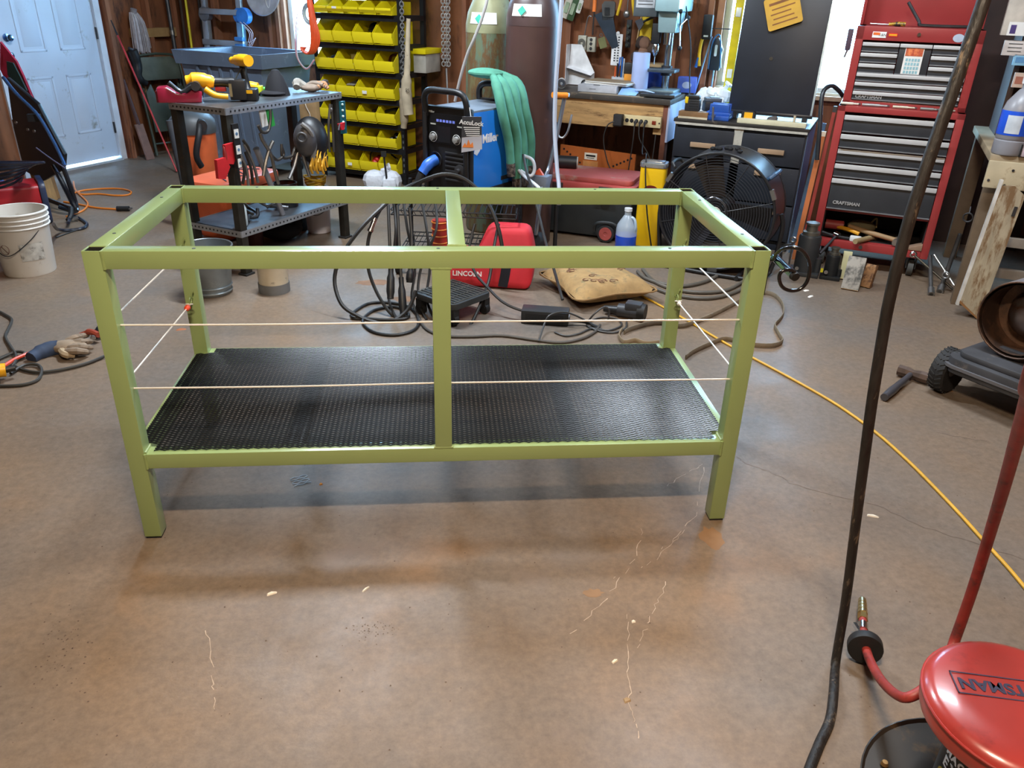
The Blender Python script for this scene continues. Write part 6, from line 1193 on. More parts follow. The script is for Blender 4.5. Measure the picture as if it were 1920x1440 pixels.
for k in range(7): B(-w0 + .16, -.03, -.008, .002, .09 + k * .026, .102 + k * .026).build('louvre', mat('2a2a2c', .5), wd, .003)
so = MB(TM((-w0 + .085, -.002, .2), 90)).lathe([(0, -.004), (.03, -.004), (.042, .004), (.048, .006), (.05, 0)], 24).build('socket', BLKR, wd)
MB().tube([(-w0 + .085, 0, .2), (-w0 + .07, -.05, .18), (-w0 + .05, -.09, .13)], [.034, .034, .03], 14, sm=4).build('gun_plug', mat('2a62c0', .4), wd)
MB().tube([(-w0 + .05, -.09, .13), (-w0 + .035, -.11, .07), (-w0 + .03, -.12, .0)], .024, 12, sm=6).build('strain_relief', BLKR, wd)
MB(TM((-.07, -.004, .16), 90)).lathe([(0, 0), (.035, 0), (.035, .012), (.014, .016), (.014, .04), (0, .04)], 20).build('terminal', mat('3a3a3c', .4, .4), wd)
SIDE_ = lambda y, z: TM((-.0072, y, z), 90, 0, 90)
text('Miller', .07, mat('f2f4f6', .4), wd, SIDE_(.21, .33), bold=.002, ext=.0008, name='brand_lettering')
MB(SIDE_(.075, .33)).prism([(-.03, -.07), (.0, -.085), (.03, -.06), (.045, 0), (.03, .07), (0, .085), (-.02, .06), (-.005, 0)], 0, .001).build('brand_swoosh', mat('e8eef4', .4), wd)
B(-.009, -.0065, .33, .45, .06, .085).build('rating_plate', mat('2a2e34', .5), wd)
# hang tag
tg = thing('hang_tag', 'printed card tag hanging on the corner of the blue welder', 'tag', wd.location + WX * .004 + Vector((0, 0, .28)), WA + radians(38))
MB(TM((0, -.035, 0), 90, 0, 0)).prism([(-.055, 0), (.065, .02), (.06, .2), (-.05, .2)], 0, .002).build('card', mat('b8bcc8', .5, 0, .1), tg); MB(TM((0, -.0375, 0), 90)).prism([(-.0525, .085), (.0625, .1), (.06, .2), (-.05, .2)], 0, .001).build('dark_header', mat('34363c', .5), tg)
text('AccuLock', .034, WHT, tg, TM((.002, -.0395, .165), 90, 5), bold=.001)
for k in range(5): B(-.042 + .004 * k, .05, -.0395, -.0385, .138 - k * .011, .143 - k * .011).build('small_print', WHT, tg)
MB(TM((-.015, -.0385, .05), 90)).prism([(-.035, -.02), (-.02, .005), (-.01, -.01), (.0, .025), (.012, -.005), (.025, .01), (.03, -.02)], 0, .001).build('flame_picture', mat('e0803a', .5), tg)
MB().tube([(.0, -.037, .195), (-.005, -.02, .23), (-.01, 0, .25)], .002, 5).build('string', WHT, tg)
# green jacket draped over the welder
gj = thing('green_welding_jacket', 'green cloth jacket with plaid cuffs draped over the back of the welder', 'jacket', wd.location + Vector((.25, .3, .0)), WA); GC = mat('4a8a74', .8, 0, .2, 12)
GO = gj.matrix_basis if False else Matrix.Translation(gj.location) @ Matrix.Rotation(WA, 4, 'Z'); GOi = GO.inverted(); WDM = Matrix.Translation(wd.location) @ Matrix.Rotation(WA, 4, 'Z')
def gp(x, y, z): return GOi @ (WDM @ Vector((x, y, z)))
for k, (y0, y1, zb, rr_) in enumerate(((.27, .35, .16, .03), (.34, .42, .06, .032), (.42, .5, .08, .034), (.49, .57, .12, .034))):
    MB().tube([gp(-.28 + .04 * k, .44 - .02 * k, hz_ + .15), gp(-.16, .42 + .02 * k, hz_ + .155), gp(-.02, y0 + .02, hz_ + .1), gp(.04 + .012 * (k % 2), y0, hz_ - .05), gp(.045 + .014 * (k % 2), y1 - .02, .3), gp(.05, y1, zb)], [rr_ * .6, rr_ * .8, rr_, rr_, rr_ * .95, rr_ * .9], 10, sm=5).build('sleeve', GC, gj)
    MB().cyl(gp(.05, y1, zb + .01), gp(.05, y1 + .01, zb - .07), rr_ * .98, rr_ * .9, n=14).build('cuff', mat('6a6058', .8, 0, .6, 60, '2a2624', 50, .5), gj)
MB().sph(gp(-.2, .42, hz_ + .16), .12, .09, .03, 14, 9).build('body_fold', GC, gj)
# ---- cables hanging from the cart
CBL = mat('1c1a19', .5, 0, .25, 20)
def W3(u, v, y): return fy(u, v, y)
def hcab(nm, lab, pts, r=.009, cat='cable'): return rcable([W3(*p) for p in pts], r, CBL, nm, lab, cat)
hcab('welding_cable', 'thick black cable sweeping left from the cart to the floor loops', [(810, 335, 2.45), (760, 352, 2.3), (715, 390, 2.15), (675, 430, 2.05), (640, 480, 1.98), (627, 525, 1.93), (640, 570, 1.86), (670, 592, 1.83), (700, 603, 1.81), (735, 602, 1.81), (765, 580, 1.85), (780, 545, 1.9)], .0105)
hcab('welding_cable', 'second black cable with a steel joint hanging left of the cart', [(722, 375, 2.2), (700, 420, 2.1), (690, 455, 2.05), (690, 500, 2.0), (705, 545, 1.95), (730, 585, 1.88), (750, 598, 1.86)], .0095)
t = thing('cable_joint', 'bright steel cable joint on the hanging cable', 'connector', W3(700, 417, 2.08)); v = W3(697, 425, 2.07) - t.location; MB().cyl(-v, v * 1.6, .013, n=10).build('sleeve', CHROME, t); MB().cyl(v * 1.6, v * 2.2, .016, n=10).build('collar', CHROME, t)
for k, (lab, pts) in enumerate((('black electrode holder hanging lowest in front of the cart', [(728, 385, 2.15), (730, 440, 2.05), (733, 500, 1.98), (732, 560, 1.9)]), ('black welding gun handle hanging in the middle of the cables', [(745, 385, 2.15), (748, 450, 2.05), (752, 520, 1.97), (756, 590, 1.88)]), ('short black torch hanging by the front post', [(768, 390, 2.15), (772, 450, 2.08), (770, 500, 2.0), (768, 530, 1.97)]))):
    P = [W3(*p) for p in pts]; t = thing('electrode_holder', lab, 'welding tool', P[-1]); K = t.location
    MB().tube([p - K for p in P[:3]], .009, 8).build('lead', CBL, t); MB().tube([P[2] - K, (P[2] + P[3]) / 2 - K, P[3] - K], [.014, .021, .022, .018], 10, sm=4).build('grip', BLK, t)
for k, (a, b_, c__) in enumerate(((737, 742, 735), (756, 764, 778), (790, 800, 806), (815, 818, 790))):
    hcab('hanging_cable', 'black cable strand in the bundle at the cart front, %s from the left' % ('first', 'second', 'third', 'fourth')[k], [(a, 375, 2.25), (b_, 430, 2.12), (c__, 500, 2.05), (c__ - 6, 560, 1.95), (c__ + 10, 600, 1.82)], .0075)
hcab('arched_cable', 'black cable arching over the cart basket in front of the welder', [(760, 358, 2.35), (790, 340, 2.3), (830, 327, 2.28), (865, 333, 2.27), (895, 355, 2.25), (920, 390, 2.2), (935, 430, 2.15), (942, 465, 2.12)], .011)
hcab('long_cable', 'black cable running from the red bag across to the black adapter', [(890, 420, 2.15), (880, 470, 2.08), (890, 510, 2.0), (915, 540, 1.93), (945, 568, 1.85), (985, 584, 1.8), (1030, 588, 1.78), (1060, 600, 1.73), (1100, 605, 1.72), (1130, 620, 1.66)], .0075)
hcab('crossing_cable', 'dark cable crossing in front of the red bag down to the floor', [(935, 420, 2.2), (925, 470, 2.1), (918, 520, 2.02), (905, 560, 1.9), (890, 595, 1.8), (877, 620, 1.72), (880, 632, 1.68)], .0085)
solo(MB().tube([p + Vector((0, 0, .008)) for p in px([(660, 590), (690, 572), (730, 570), (770, 580), (785, 605), (775, 622), (740, 631), (700, 625), (680, 605), (700, 585), (740, 578), (765, 590), (760, 600), (720, 602), (690, 600), (665, 600), (658, 594)])], .008, 8, sm=5), 'floor_cable_loop', CBL, 'black cable lying in round loops on the floor left of centre', 'cable')
solo(MB().tube([p + Vector((0, 0, .008)) for p in px([(785, 600), (800, 620), (830, 632), (880, 634), (940, 632), (1000, 640), (1050, 645), (1090, 638), (1115, 625), (1125, 612)])], .0075, 8, sm=5), 'floor_lead', mat('4a4540', .55, 0, .2), 'grey brown lead running along the back edge of the mesh shelf', 'cable')
solo(MB().tube([p + Vector((0, 0, .007)) for p in px([(1040, 625), (1060, 632), (1085, 628), (1110, 618), (1140, 622), (1165, 612), (1155, 600), (1125, 598), (1100, 610), (1120, 622), (1150, 626), (1172, 618), (1175, 605)])], .005, 7, sm=5).tube([fz(1010, 640, .01), fz(1020, 610, .04), fz(1030, 592, .08), fz(1055, 585, .09), fz(1080, 592, .06), fz(1105, 605, .02), fz(1120, 612, .008)], .005, 7, sm=5).tube([fz(1103, 602, .01), fz(1115, 588, .06), fz(1132, 576, .08), fz(1142, 582, .06), fz(1140, 600, .01)], .005, 7, sm=5), 'thin_cord_tangle', mat('3c3a38', .5), 'tangle of thin dark cords in front of the pillow', 'cord')
# black wire topped platform
pf = thing('rolling_platform', 'low black plastic platform with wire grid top by the front post', 'platform', (1.0, 1.91, 0), radians(45)); PB = mat('2c2e30', .45, 0, .2)
ring = MB(); ring.prism(rrect(-.15, .15, -.15, .15, .04), .09, .125); ring.build('rim', PB, pf, .008)
g_ = MB()
for k in range(11): g_.cyl((-.13 + k * .026, -.13, .13), (-.13 + k * .026, .13, .13), .0028, n=6); 
for k in range(5): g_.cyl((-.13, -.13 + k * .065, .127), (.13, -.13 + k * .065, .127), .0028, n=6)
g_.build('wire_grid', mat('6a6a66', .4, .6), pf)
for x in (-.12, .12):
    for y in (-.12, .12): MB().box(x - .02, x + .02, y - .02, y + .02, .04, .09).cyl((x - .015, y, .03), (x + .015, y, .03), .03, n=14).build('foot', BLKR, pf)
# red bag
rb = thing('red_bag', 'bright red fabric tool bag with black strap slumped under the cart', 'bag', fz(915, 540, 0) + Vector((.03, .1, 0)), radians(-12)); RB = mat('c02430', .7, 0, .2, 6)
m_ = MB(); m_.frus((-.3, .24, -.12, .12), (-.2, .26, -.09, .1), 0, .2); m_.frus((-.1, .26, -.1, .11), (-.02, .22, -.05, .08), .17, .36); m_.build('body', RB, rb, .05, seg=4, sharp=60)
MB().tube([(.1, -.13, .26), (.1, -.14, .14), (.08, -.12, .02)], .03, 8, flat=(.03, .006)).build('strap', mat('202230', .6), rb); MB().cyl((-.06, -.0, .26), (-.02, -.05, .1), .022, n=10).build('ribbed_handle', BLKR, rb)
text('LINCOLN', .04, WHT, rb, TM((-.13, -.123, .085), 80, 0, 4), bold=.001)
t = thing('striped_tube', 'red and orange striped tube standing behind the red bag', 'tube', W3(825, 455, 2.45)); t.location.z = .13; MB().cyl((0, 0, 0), (0, 0, .24), .045, n=18).build('tube', mat('a03028', .5), t)
for k in range(6): MB().torus((0, 0, .03 + k * .04), .046, .004).build('band', mat('d88030', .5), t)
t = thing('white_plastic_bag', 'crumpled white plastic bag on the floor in front of the bin rack', 'bag', fz(724, 372, 0)); m_ = MB()
for k in range(9): m_.sph((random.uniform(-.09, .09), random.uniform(-.05, .05), .06 + random.random() * .1), .07 + random.random() * .04, .07, .06 + random.random() * .04, 8, 6)
m_.build('bag', mat('cdd2da', .5, 0, .08, 30, bump=.5), t, sharp=25); MB().tube([(0, 0, .2), (.01, 0, .25), (.04, .01, .26)], [.04, .02, .03], 8).build('knot', mat('cdd2da', .5), t)
t = thing('thin_rod', 'thin black rod with square grip standing by the white plastic bag', 'rod', fz(730, 376, 0)); MB().cyl((0, 0, 0), (-.03, .02, .36), .008, n=8).build('rod', BLKR, t); MB().box(-.05, -.01, .0, .04, .35, .39).build('grip', BLKR, t)
# ---- cylinder cart with handle, hoses, vertical pipe
hk = rthing('cylinder_trolley', 'tubular cylinder trolley with orange grip beside the brown cylinder', 'trolley', .02, 3.52); K = hk.location; Hi = Matrix.Rotation(AN, 3, 'Z')
def H(u, v, d): return Hi @ (fd(u, v, d) - K)
MB().tube([H(1067, 178, 3.59), H(1060, 180, 3.59), H(1055, 200, 3.58), H(1045, 250, 3.55), H(1030, 310, 3.5), H(1018, 345, 3.4), H(1010, 400, 3.3), H(1005, 440, 3.3)], .013, 8, sm=4).build('frame_tube', mat('9aa4b4', .3, .8), hk)
MB().cyl(H(1036, 178, 3.5), H(1063, 179, 3.58), .018, n=12).build('grip', mat('e88a28', .45), hk)
MB().tube([H(1072, 215, 3.66), H(1065, 245, 3.62), H(1056, 258, 3.6), H(1048, 256, 3.6), H(1046, 250, 3.6)], .007, 8).build('hook', STEEL, hk)
MB().cyl(H(1000, 452, 3.3), H(1012, 452, 3.36), .06, n=18).build('wheel', RUB, hk)
t = thing('blue_tray', 'blue grey plastic holder with orange part at the trolley foot', 'holder', fd(1010, 345, 3.42)); MB(RMX).frus((-.06, .06, -.04, .04), (-.075, .075, -.05, .05), -.04, .06).build('tray', mat('7a8494', .5), t, .004); MB(RMX).prism([(-.05, .05), (.04, .05), (.0, .1)], -.01, .01, TM((0, 0, 0), 90)).build('orange_part', mat('e8603a', .5), t)
solo(MB().tube([rm(-.22, 3.55, 1.77), rm(-.12, 3.45, 1.8), rm(-.02, 3.33, 1.72), fd(1053, -30, 3.3), fd(1049, 60, 3.3), fd(1042, 160, 3.3), fd(1040, 240, 3.3), fd(1044, 310, 3.28), fd(1048, 350, 3.25), fd(1048, 384, 3.2)], .0125, 10, sm=5), 'grey_hose', mat('b4bccc', .35, 0, .05), 'pale grey hose hanging straight down beside the brown cylinder', 'hose')
solo(MB().tube([rm(-.62, 3.75, 1.7), rm(-.6, 3.62, 1.68), fd(914, -10, 3.55), fd(905, 30, 3.52), fd(890, 70, 3.5), fd(875, 105, 3.5), fd(862, 150, 3.5), fd(853, 190, 3.5)], .0095, 10, sm=5), 'regulator_hose', mat('a09c98', .4, 0, .05), 'grey hose slanting across the green cylinder', 'hose')
solo(MB().tube([fd(982, 292, 3.3), fd(998, 300, 3.3), fd(1002, 318, 3.3), fd(994, 330, 3.28), fd(972, 318, 3.25), fd(985, 332, 3.2), (fd(1010, 352, 3.1)), fd(1020, 370, 3.05)], .011, 10, sm=5), 'white_hose', mat('bfc2c8', .35, 0, .05), 'pale hose looping behind the blue welder', 'hose')
solo(MB().tube([fd(981, 290, 3.2), fd(988, 325, 3.12), fd(1000, 360, 3.0), fd(1012, 410, 2.9), fd(1026, 465, 2.75), fd(1040, 510, 2.6), fd(1050, 545, 2.45), fd(1055, 562, 2.4)], .008, 8, sm=5), 'black_lead', CBL, 'black lead dropping from the welder to the pillow', 'cable')
t = thing('stand_pole', 'thin black pole with pale ball joint standing behind the cross rail', 'pole', fz(1040, 468, 0)); MB().cyl((0, 0, 0), (.0, .02, .33), .014, n=10).build('pole', BLKR, t); MB().sph((0, .02, .34), .03).build('ball_joint', mat('a8c0e0', .3), t)
solo(MB().tube([fd(1046, 0, 5.0), fd(1048, 60, 5.0), fd(1047, 120, 5.0)], .008, 8, sm=3), 'thin_chain', mat('9a9a98', .4, .8, .4, 60), 'thin grey chain hanging on the wall right of the brown cylinder', 'chain')
# ---- pillow, adapter, plug, strap
pw = thing('cushion', 'tan patterned cushion lying on the floor behind the frame', 'cushion', Vector((1.84, 2.22, 0)), radians(17.5))
PIL = mat('9a7c50', .85, 0, .2, 14, '7a6a4a', 13, .42, bump=.3); vs_ = []; n_ = 16; fs_ = []
for sgn in (1, -1):
    for i in range(n_ + 1):
        for j in range(n_ + 1):
            a, b2 = -1 + 2 * i / n_, -1 + 2 * j / n_; e_ = max(0, (1 - a ** 4) * (1 - b2 ** 4)) ** .55; pin = 1 - .1 * (abs(a * b2) < .6) * (a * a + b2 * b2) * .5
            vs_.append((.25 * a * (1 - .08 * (1 - abs(b2)) * abs(a)), .25 * b2 * (1 - .08 * (1 - abs(a)) * abs(b2)), .072 + sgn * .068 * e_))
    o_ = 0 if sgn == 1 else (n_ + 1) ** 2
    for i in range(n_):
        for j in range(n_): q = o_ + i * (n_ + 1) + j; fs_.append((q, q + 1, q + n_ + 2, q + n_ + 1) if sgn == -1 else (q, q + n_ + 1, q + n_ + 2, q + 1))
MB().add(vs_, fs_).build('body', PIL, pw, sharp=80)
MB().tube([(.25 * a, .25 * b2, .072) for a, b2 in ((-1, -1), (0, -.92), (1, -1), (.92, 0), (1, 1), (0, .92), (-1, 1), (-.92, 0))], .006, 6, True, 5).build('piping', mat('8a6c44', .85), pw)
sw = MB()
for k in range(26):
    cx, cy = random.uniform(-.18, .18), random.uniform(-.18, .18); e_ = ((1 - (cx / .25) ** 4) * (1 - (cy / .25) ** 4)) ** .55
    sw.tube([Vector((cx + .03 * cos(q) * (1 - q / 9), cy + .022 * sin(q) * (1 - q / 9), .072 + .068 * e_ + .0015)) for q in (0, .8, 1.6, 2.4, 3.2, 4, 4.8, 5.6)], .0022, 5, sm=2)
sw.build('swirl_print', mat('74503f', .85, 0, .5, 30), pw)['kind'] = 'stuff'
ad = thing('power_brick', 'black rectangular power brick on the floor left of the cushion', 'adapter', fz(1022, 604, 0), 0); 
a0 = fz(985, 603, .0); a1 = fz(1062, 612, 0); ad.location = (a0 + a1) / 2 + Vector((0, .03, 0)); dv = a1 - a0; ad.rotation_euler = (0, 0, atan2(dv.y, dv.x) + .12)
B(-.125, .125, -.05, .05, 0, .075).build('body', mat('2a2c30', .4, 0, .1), ad, .008); B(.124, .128, -.035, .035, .012, .05).build('socket_panel', mat('b0b4bc', .4), ad)
for y in (-.02, .012): B(.127, .13, y, y + .016, .02, .04).build('port', BLKR, ad)
B(-.1, .1, -.0515, -.05, .012, .06).build('side_label', mat('1c1e22', .5), ad)
pg = thing('twist_plug', 'large black twist lock plug on the floor right of the brick', 'plug', fz(1185, 597, 0), radians(-28)); MB().cyl((-.16, 0, .03), (-.08, 0, .032), .018, .026, n=14).build('boot', BLK, pg); MB().cyl((-.08, 0, .036), (.03, 0, .04), .036, .04, n=18).build('barrel', mat('34363c', .45), pg); MB().box(-.04, .05, -.035, .035, .04, .095).build('housing', mat('383a40', .45), pg, .012); MB().cyl((.03, 0, .045), (.07, 0, .045), .046, n=18).build('end_cap', BLKR, pg)
strp = MB(); 
SP = [(1170, 628), (1180, 622), (1215, 612), (1240, 610), (1275, 616), (1310, 606), (1350, 588), (1400, 562), (1430, 553), (1452, 558), (1466, 574), (1468, 592), (1460, 605), (1452, 615), (1460, 632), (1466, 645), (1445, 653), (1400, 650), (1360, 640), (1330, 650), (1300, 664), (1285, 675)]
strp.tube([p + Vector((0, 0, .014)) for p in px(SP)], .012, 8, sm=4, flat=(.004, .014), up=(0, 0, 1))
solo(strp, 'webbing_strap', mat('7a6e5c', .8, 0, .2, 20, '9aa0a0', 12, .34), 'flat grey brown webbing strap winding over the floor right of the frame', 'strap')
hs = MB()
for k, P in enumerate(([(1195, 512), (1210, 525), (1240, 535), (1280, 540), (1320, 532), (1345, 520)], [(1205, 508), (1225, 530), (1260, 545), (1310, 552), (1360, 548), (1395, 530)], [(1232, 546), (1265, 557), (1310, 563), (1350, 560), (1390, 545), (1412, 520)])): hs.tube([p + Vector((0, 0, .012)) for p in px(P)], .011, 8, sm=5)
solo(hs, 'garden_hose', mat('57524a', .6, 0, .2), 'grey hose lying in wide curves in front of the drum fan', 'hose')
solo(MB().tube([p + Vector((0, 0, .012)) for p in px([(1166, 622), (1160, 634), (1170, 646), (1190, 642), (1210, 648), (1235, 646)])], .012, 8, sm=4, flat=(.004, .013), up=(0, 0, 1)), 'strap_loop', mat('8a7a62', .8, 0, .2), 'tan strap end curling behind the right rear leg', 'strap')
# ================================================================ on and above the bench
ZB = .906
def bt(nm, lab, cat, u, v, d, rot=0):
    s_ = rc(fd(u, v, d))[0]; return rthing(nm, lab, cat, s_, d, ZB, rot)
t = bt('flashlight', 'white torch lying with its lens towards the room on the bench', 'torch', 1053, 150, 4.75, 20); MB().cyl((0, -.05, .035), (0, .1, .035), .03, n=18).build('body', WHT, t); MB(TM((0, -.05, .035), 90)).lathe([(.035, -.005), (.036, .02), (.03, .02), (.01, .0), (0, 0)], 20).build('reflector', CHROME, t)
t = bt('cardboard_stand', 'white folded cardboard stand at the back of the bench', 'stand', 1085, 150, 5.05, 0)
MB(TM((0, 0, 0), 90)).prism([(-.09, 0), (.13, 0), (.13, .1), (.01, .3), (-.08, .3)], -.002, .002).build('back_sheet', mat('d4d4d4', .6), t); B(-.09, -.086, -.08, 0, 0, .3).build('side_flap', mat('c8c8ca', .6), t); MB().add([(-.086, 0, .15), (.13, 0, .1), (.12, -.06, .08), (-.086, -.07, .13)], [(0, 1, 2, 3)]).build('folded_leaf', mat('dcdcde', .6), t)
t = bt('door_stop', 'round black door stop in front of the white stand', 'door stop', 1098, 145, 4.9); MB().sph((0, 0, .03), .035, .03, .03).build('knob', BLK, t); MB().cyl((0, 0, 0), (0, 0, .015), .02, n=12).build('base', DKST, t)
bx = bt('document_box', 'flat grey box file lying on the bench front', 'box', 1125, 170, 4.66, 3); B(-.16, .14, -.05, .15, 0, .05).build('box', mat('a8aab0', .5), bx, .003); 
for x in (-.07, -.04): B(x, x + .05, -.051, -.049, .02 + (x + .07), .026 + (x + .07)).build('slot', mat('6a6c70', .5), bx)
t = bt('paper_stack', 'stack of brown covered papers on the grey box', 'papers', 1140, 162, 4.72, -8); t.location.z += .052
for k in range(5): MB(TM((random.uniform(-.01, .01), random.uniform(-.01, .01), k * .005), 0, 0, random.uniform(-6, 6))).box(-.17, .18, -.06, .15, 0, .004).build('sheet', PAPER if k != 4 else mat('8a7a64', .6), t)
t = bt('blue_paper', 'crumpled pale blue sheet beside the grey box', 'paper', 1178, 172, 4.64, 10); MB().add([(-.07, -.05, 0), (.06, -.06, .0), (.09, .05, .03), (-.05, .07, .05), (0, 0, .035)], [(0, 1, 4), (1, 2, 4), (2, 3, 4), (3, 0, 4), (3, 2, 1, 0)]).build('sheet', mat('8ab0e0', .5), t); MB().tube([(.05, 0, .03), (.12, .02, .03), (.2, .01, .012)], .007, 6).build('rolled_edge', mat('a8c0e8', .5), t)
pc = bt('pencil_box', 'white box of pens and scissors on the bench', 'pen box', 1163, 148, 4.95); MB().box(-.06, .06, -.04, .04, 0, .004).box(-.06, .06, -.04, -.036, 0, .09).box(-.06, .06, .036, .04, 0, .09).box(-.06, -.056, -.04, .04, 0, .09).box(.056, .06, -.04, .04, 0, .09).build('box', mat('c4c8cc', .5), pc)
for k, hx in enumerate(('d85a28', '2a5ab0', '1c1c1e', '202428', '2a6ab8', 'c8c8c8', '1c1c1e', '303034')):
    x = -.045 + k * .013; o = MB().cyl((x, 0, .01), (x + random.uniform(-.03, .03), random.uniform(-.02, .02), .16 + random.random() * .08), .006, n=8).build('pen', mat(hx, .45), pc)
t = bt('orange_drill_case', 'orange plastic bit case behind the paper roll', 'case', 1183, 150, 4.9); MB().box(-.05, .03, -.03, .03, 0, .12).build('case', mat('e0922a', .45), t, .004); B(-.05, .03, -.031, -.03, .05, .06).build('seam', BLKR, t); B(-.06, .01, -.02, .04, .12, .2).build('dark_top', mat('2a2624', .5), t, .01)
t = bt('white_tape', 'small roll of white tape standing on the bench', 'tape', 1150, 152, 4.9); MB(TM((0, 0, .03), 90)).lathe([(.014, -.012), (.03, -.012), (.03, .012), (.014, .012), (.014, -.012)], 20).build('roll', WHT, t); MB(TM((0, 0, .03), 90)).lathe([(.01, -.011), (.014, -.011), (.014, .011), (.01, .011), (.01, -.011)], 16).build('core', mat('b08a5a', .7), t)
t = bt('towel_roll', 'tall pale blue paper towel roll standing on the bench', 'towel roll', 1198, 163, 4.82); MB().lathe([(.018, 0), (.062, 0), (.0635, .005), (.0635, .275), (.06, .28), (.018, .28), (.018, 0)], 30).build('roll', mat('a8b8e0', .8, 0, .05), t); MB().lathe([(.015, 0), (.019, 0), (.019, .281), (.015, .281), (.015, 0)], 16).build('core', mat('a8845a', .7), t)
t = bt('leaning_board', 'narrow grey board leaning beside the towel roll', 'board', 1184, 165, 4.85); MB(TM((0, 0, 0), -6, 8)).box(-.02, .02, 0, .012, 0, .17).build('board', mat('9a9490', .6), t); B(-.02, .02, -.01, .02, 0, .004).build('foot', DKST, t)
t = bt('coffee_tin', 'dark blue plastic tub behind the drill press column', 'tub', 1226, 158, 5.11); MB().lathe([(0, 0), (.09, 0), (.095, .17), (.09, .175), (0, .175)], 28).build('tub', mat('1f3fa0', .4), t); MB().lathe([(.097, .17), (.098, .19), (0, .19)], 28).build('lid', mat('b89a70', .5), t)
t = bt('rag_box', 'blue and white printed carton at the bench corner', 'box', 1288, 160, 5.08, 10); B(-.07, .07, -.05, .05, 0, .11).build('carton', mat('4a66c8', .5), t, .003); MB(TM((0, -.051, .055), 90)).prism([(x * 1.4, y) for x, y in circ(.025, 16)], 0, .001).build('print', mat('b8c4e8', .5), t)
t = bt('cable_heap', 'dark cables and clips heaped on the bench corner', 'cables', 1215, 178, 4.66); 
for k in range(4): MB().tube([(-.15 + .03 * k, .0, .01), (-.05, .05 - .02 * k, .02), (.05, -.02 + .02 * k, .012), (.15, .03, .01)], .007, 6, sm=4).build('cable', BLKR, t)
t = bt('work_plate', 'dark flat plate on the front right bench corner under the press', 'plate', 1235, 183, 4.68); B(-.12, .14, -.1, .1, 0, .02).build('plate', mat('3a3a3a', .4, .4), t, .004); B(.1, .14, -.1, .1, .02, .024).build('edge', mat('8ab0c8', .3, .6), t)
# drill press
dp = rthing('drill_press', 'grey green bench drill press with chrome chuck and feed handles', 'drill press', .3, 4.93, ZB); DPG = mat('9ab8bc', .4, .2, .1)
B(-.11, .11, -.14, .1, 0, .03).build('base', mat('7a8c90', .4, .4), dp, .006); MB().cyl((0, .03, .03), (0, .03, .75), .028, n=20).build('column', mat('9aa0a4', .25, .9), dp)
B(-.14, .1, -.13, .03, .15, .175).build('table', mat('55606a', .35, .5), dp, .006); MB().cyl((0, .03, .12), (0, .03, .19), .042, n=18).build('table_collar', DKST, dp)
MB().frus((-.06, .07, -.12, .08), (-.065, .08, -.14, .12), .42, .56).build('head', DPG, dp, .012); MB().box(-.08, .1, -.2, .25, .56, .68).build('belt_cover', mat('a8ccd2', .4, .2, .08), dp, .02)
B(-.27, -.09, -.08, .12, .52, .68).build('motor_housing', mat('5c6468', .45, .2), dp, .012); sg_ = B(-.25, -.11, -.083, -.08, .58, .67).build('rating_label', mat('b8bcc0', .5), dp)
for k in range(3): B(-.235, -.125, -.0845, -.083, .6 + k * .022, .606 + k * .022).build('print_line', mat('4a4a4c', .5), sg_)
MB().cyl((0, -.06, .42), (0, -.06, .34), .03, .026, n=18).build('quill', CHROME, dp); MB().lathe([(0, .25), (.012, .26), (.026, .29), (.028, .33), (.02, .345), (0, .345)], 16, Matrix.Translation((-.08, -.06, .0))).build('chuck', CHROME, dp); MB().cyl((-.08, -.06, .2), (-.08, -.06, .26), .004, n=8).build('bit', STEEL, dp); MB().box(-.11, -.05, -.09, -.03, .345, .48).build('black_gearbox', BLKR, dp, .006)
for a in (20, 140, 260): MB().cyl((.085, -.06, .47), (.085 + .02, -.06 + .14 * cos(radians(a)), .47 + .14 * sin(radians(a))), .006, n=8).build('feed_arm', CHROME, dp); MB().sph((.107, -.06 + .15 * cos(radians(a)), .47 + .15 * sin(radians(a))), .016).build('feed_knob', BLKR, dp)
MB().tube([(.1, .0, .6), (.17, -.02, .35), (.19, -.03, .15), (.215, -.05, -.02), (.21, -.1, -.2)], .005, 6).build('power_cord', BLKR, dp)
# ================================================================ tools hung on the back wall
def wt(nm, lab, cat, u, v, d=5.17, rot=0): P = fd(u, v, d); return thing(nm, lab, cat, P, -AN + radians(rot))
XZ = lambda y=0: Matrix(((1, 0, 0, 0), (0, 0, 1, y), (0, 1, 0, 0), (0, 0, 0, 1)))
t = wt('white_thermometer', 'long white wall scale with rows of figures hung above the bench', 'wall scale', 1157, 92); MB(XZ(-.01)).prism(rrect(-.042, .042, -.12, .11, .006), 0, .008).build('board', mat('dcdcdc', .5), t); MB(XZ(-.01)).prism(circ(.014, 14, 0, .115), 0, .008).build('hanger_tab', mat('dcdcdc', .5), t)
for k in range(10): B(-.02, -.006, -.0115, -.01, -.09 + k * .019, -.08 + k * .019).build('figure', mat('3a3a3c', .5), t); B(.006, .02, -.0115, -.01, -.09 + k * .019, -.08 + k * .019).build('figure', mat('3a3a3c', .5), t)
for lab, u, v, ring_ in (('pale steel block with round face hanging left of the pair on the wall', 1094, 80, 1), ('pale steel block with bolts hanging right of the pair on the wall', 1111, 83, 0)):
    t = wt('hanging_block', lab, 'block', u, v); B(-.035, .035, -.04, 0, -.055, .055).build('block', mat('a8a494', .5, .3), t, .006)
    if ring_: MB(TM((0, -.041, .0), 90)).lathe([(.012, 0), (.03, 0), (.032, .006), (.012, .006)], 20).build('round_face', mat('6a6860', .4, .5), t)
    else:
        for z in (-.03, .005, .035): MB(TM((0, -.041, z), 90)).lathe([(0, 0), (.012, 0), (.01, .006), (0, .006)], 14).build('bolt', DKST, t)
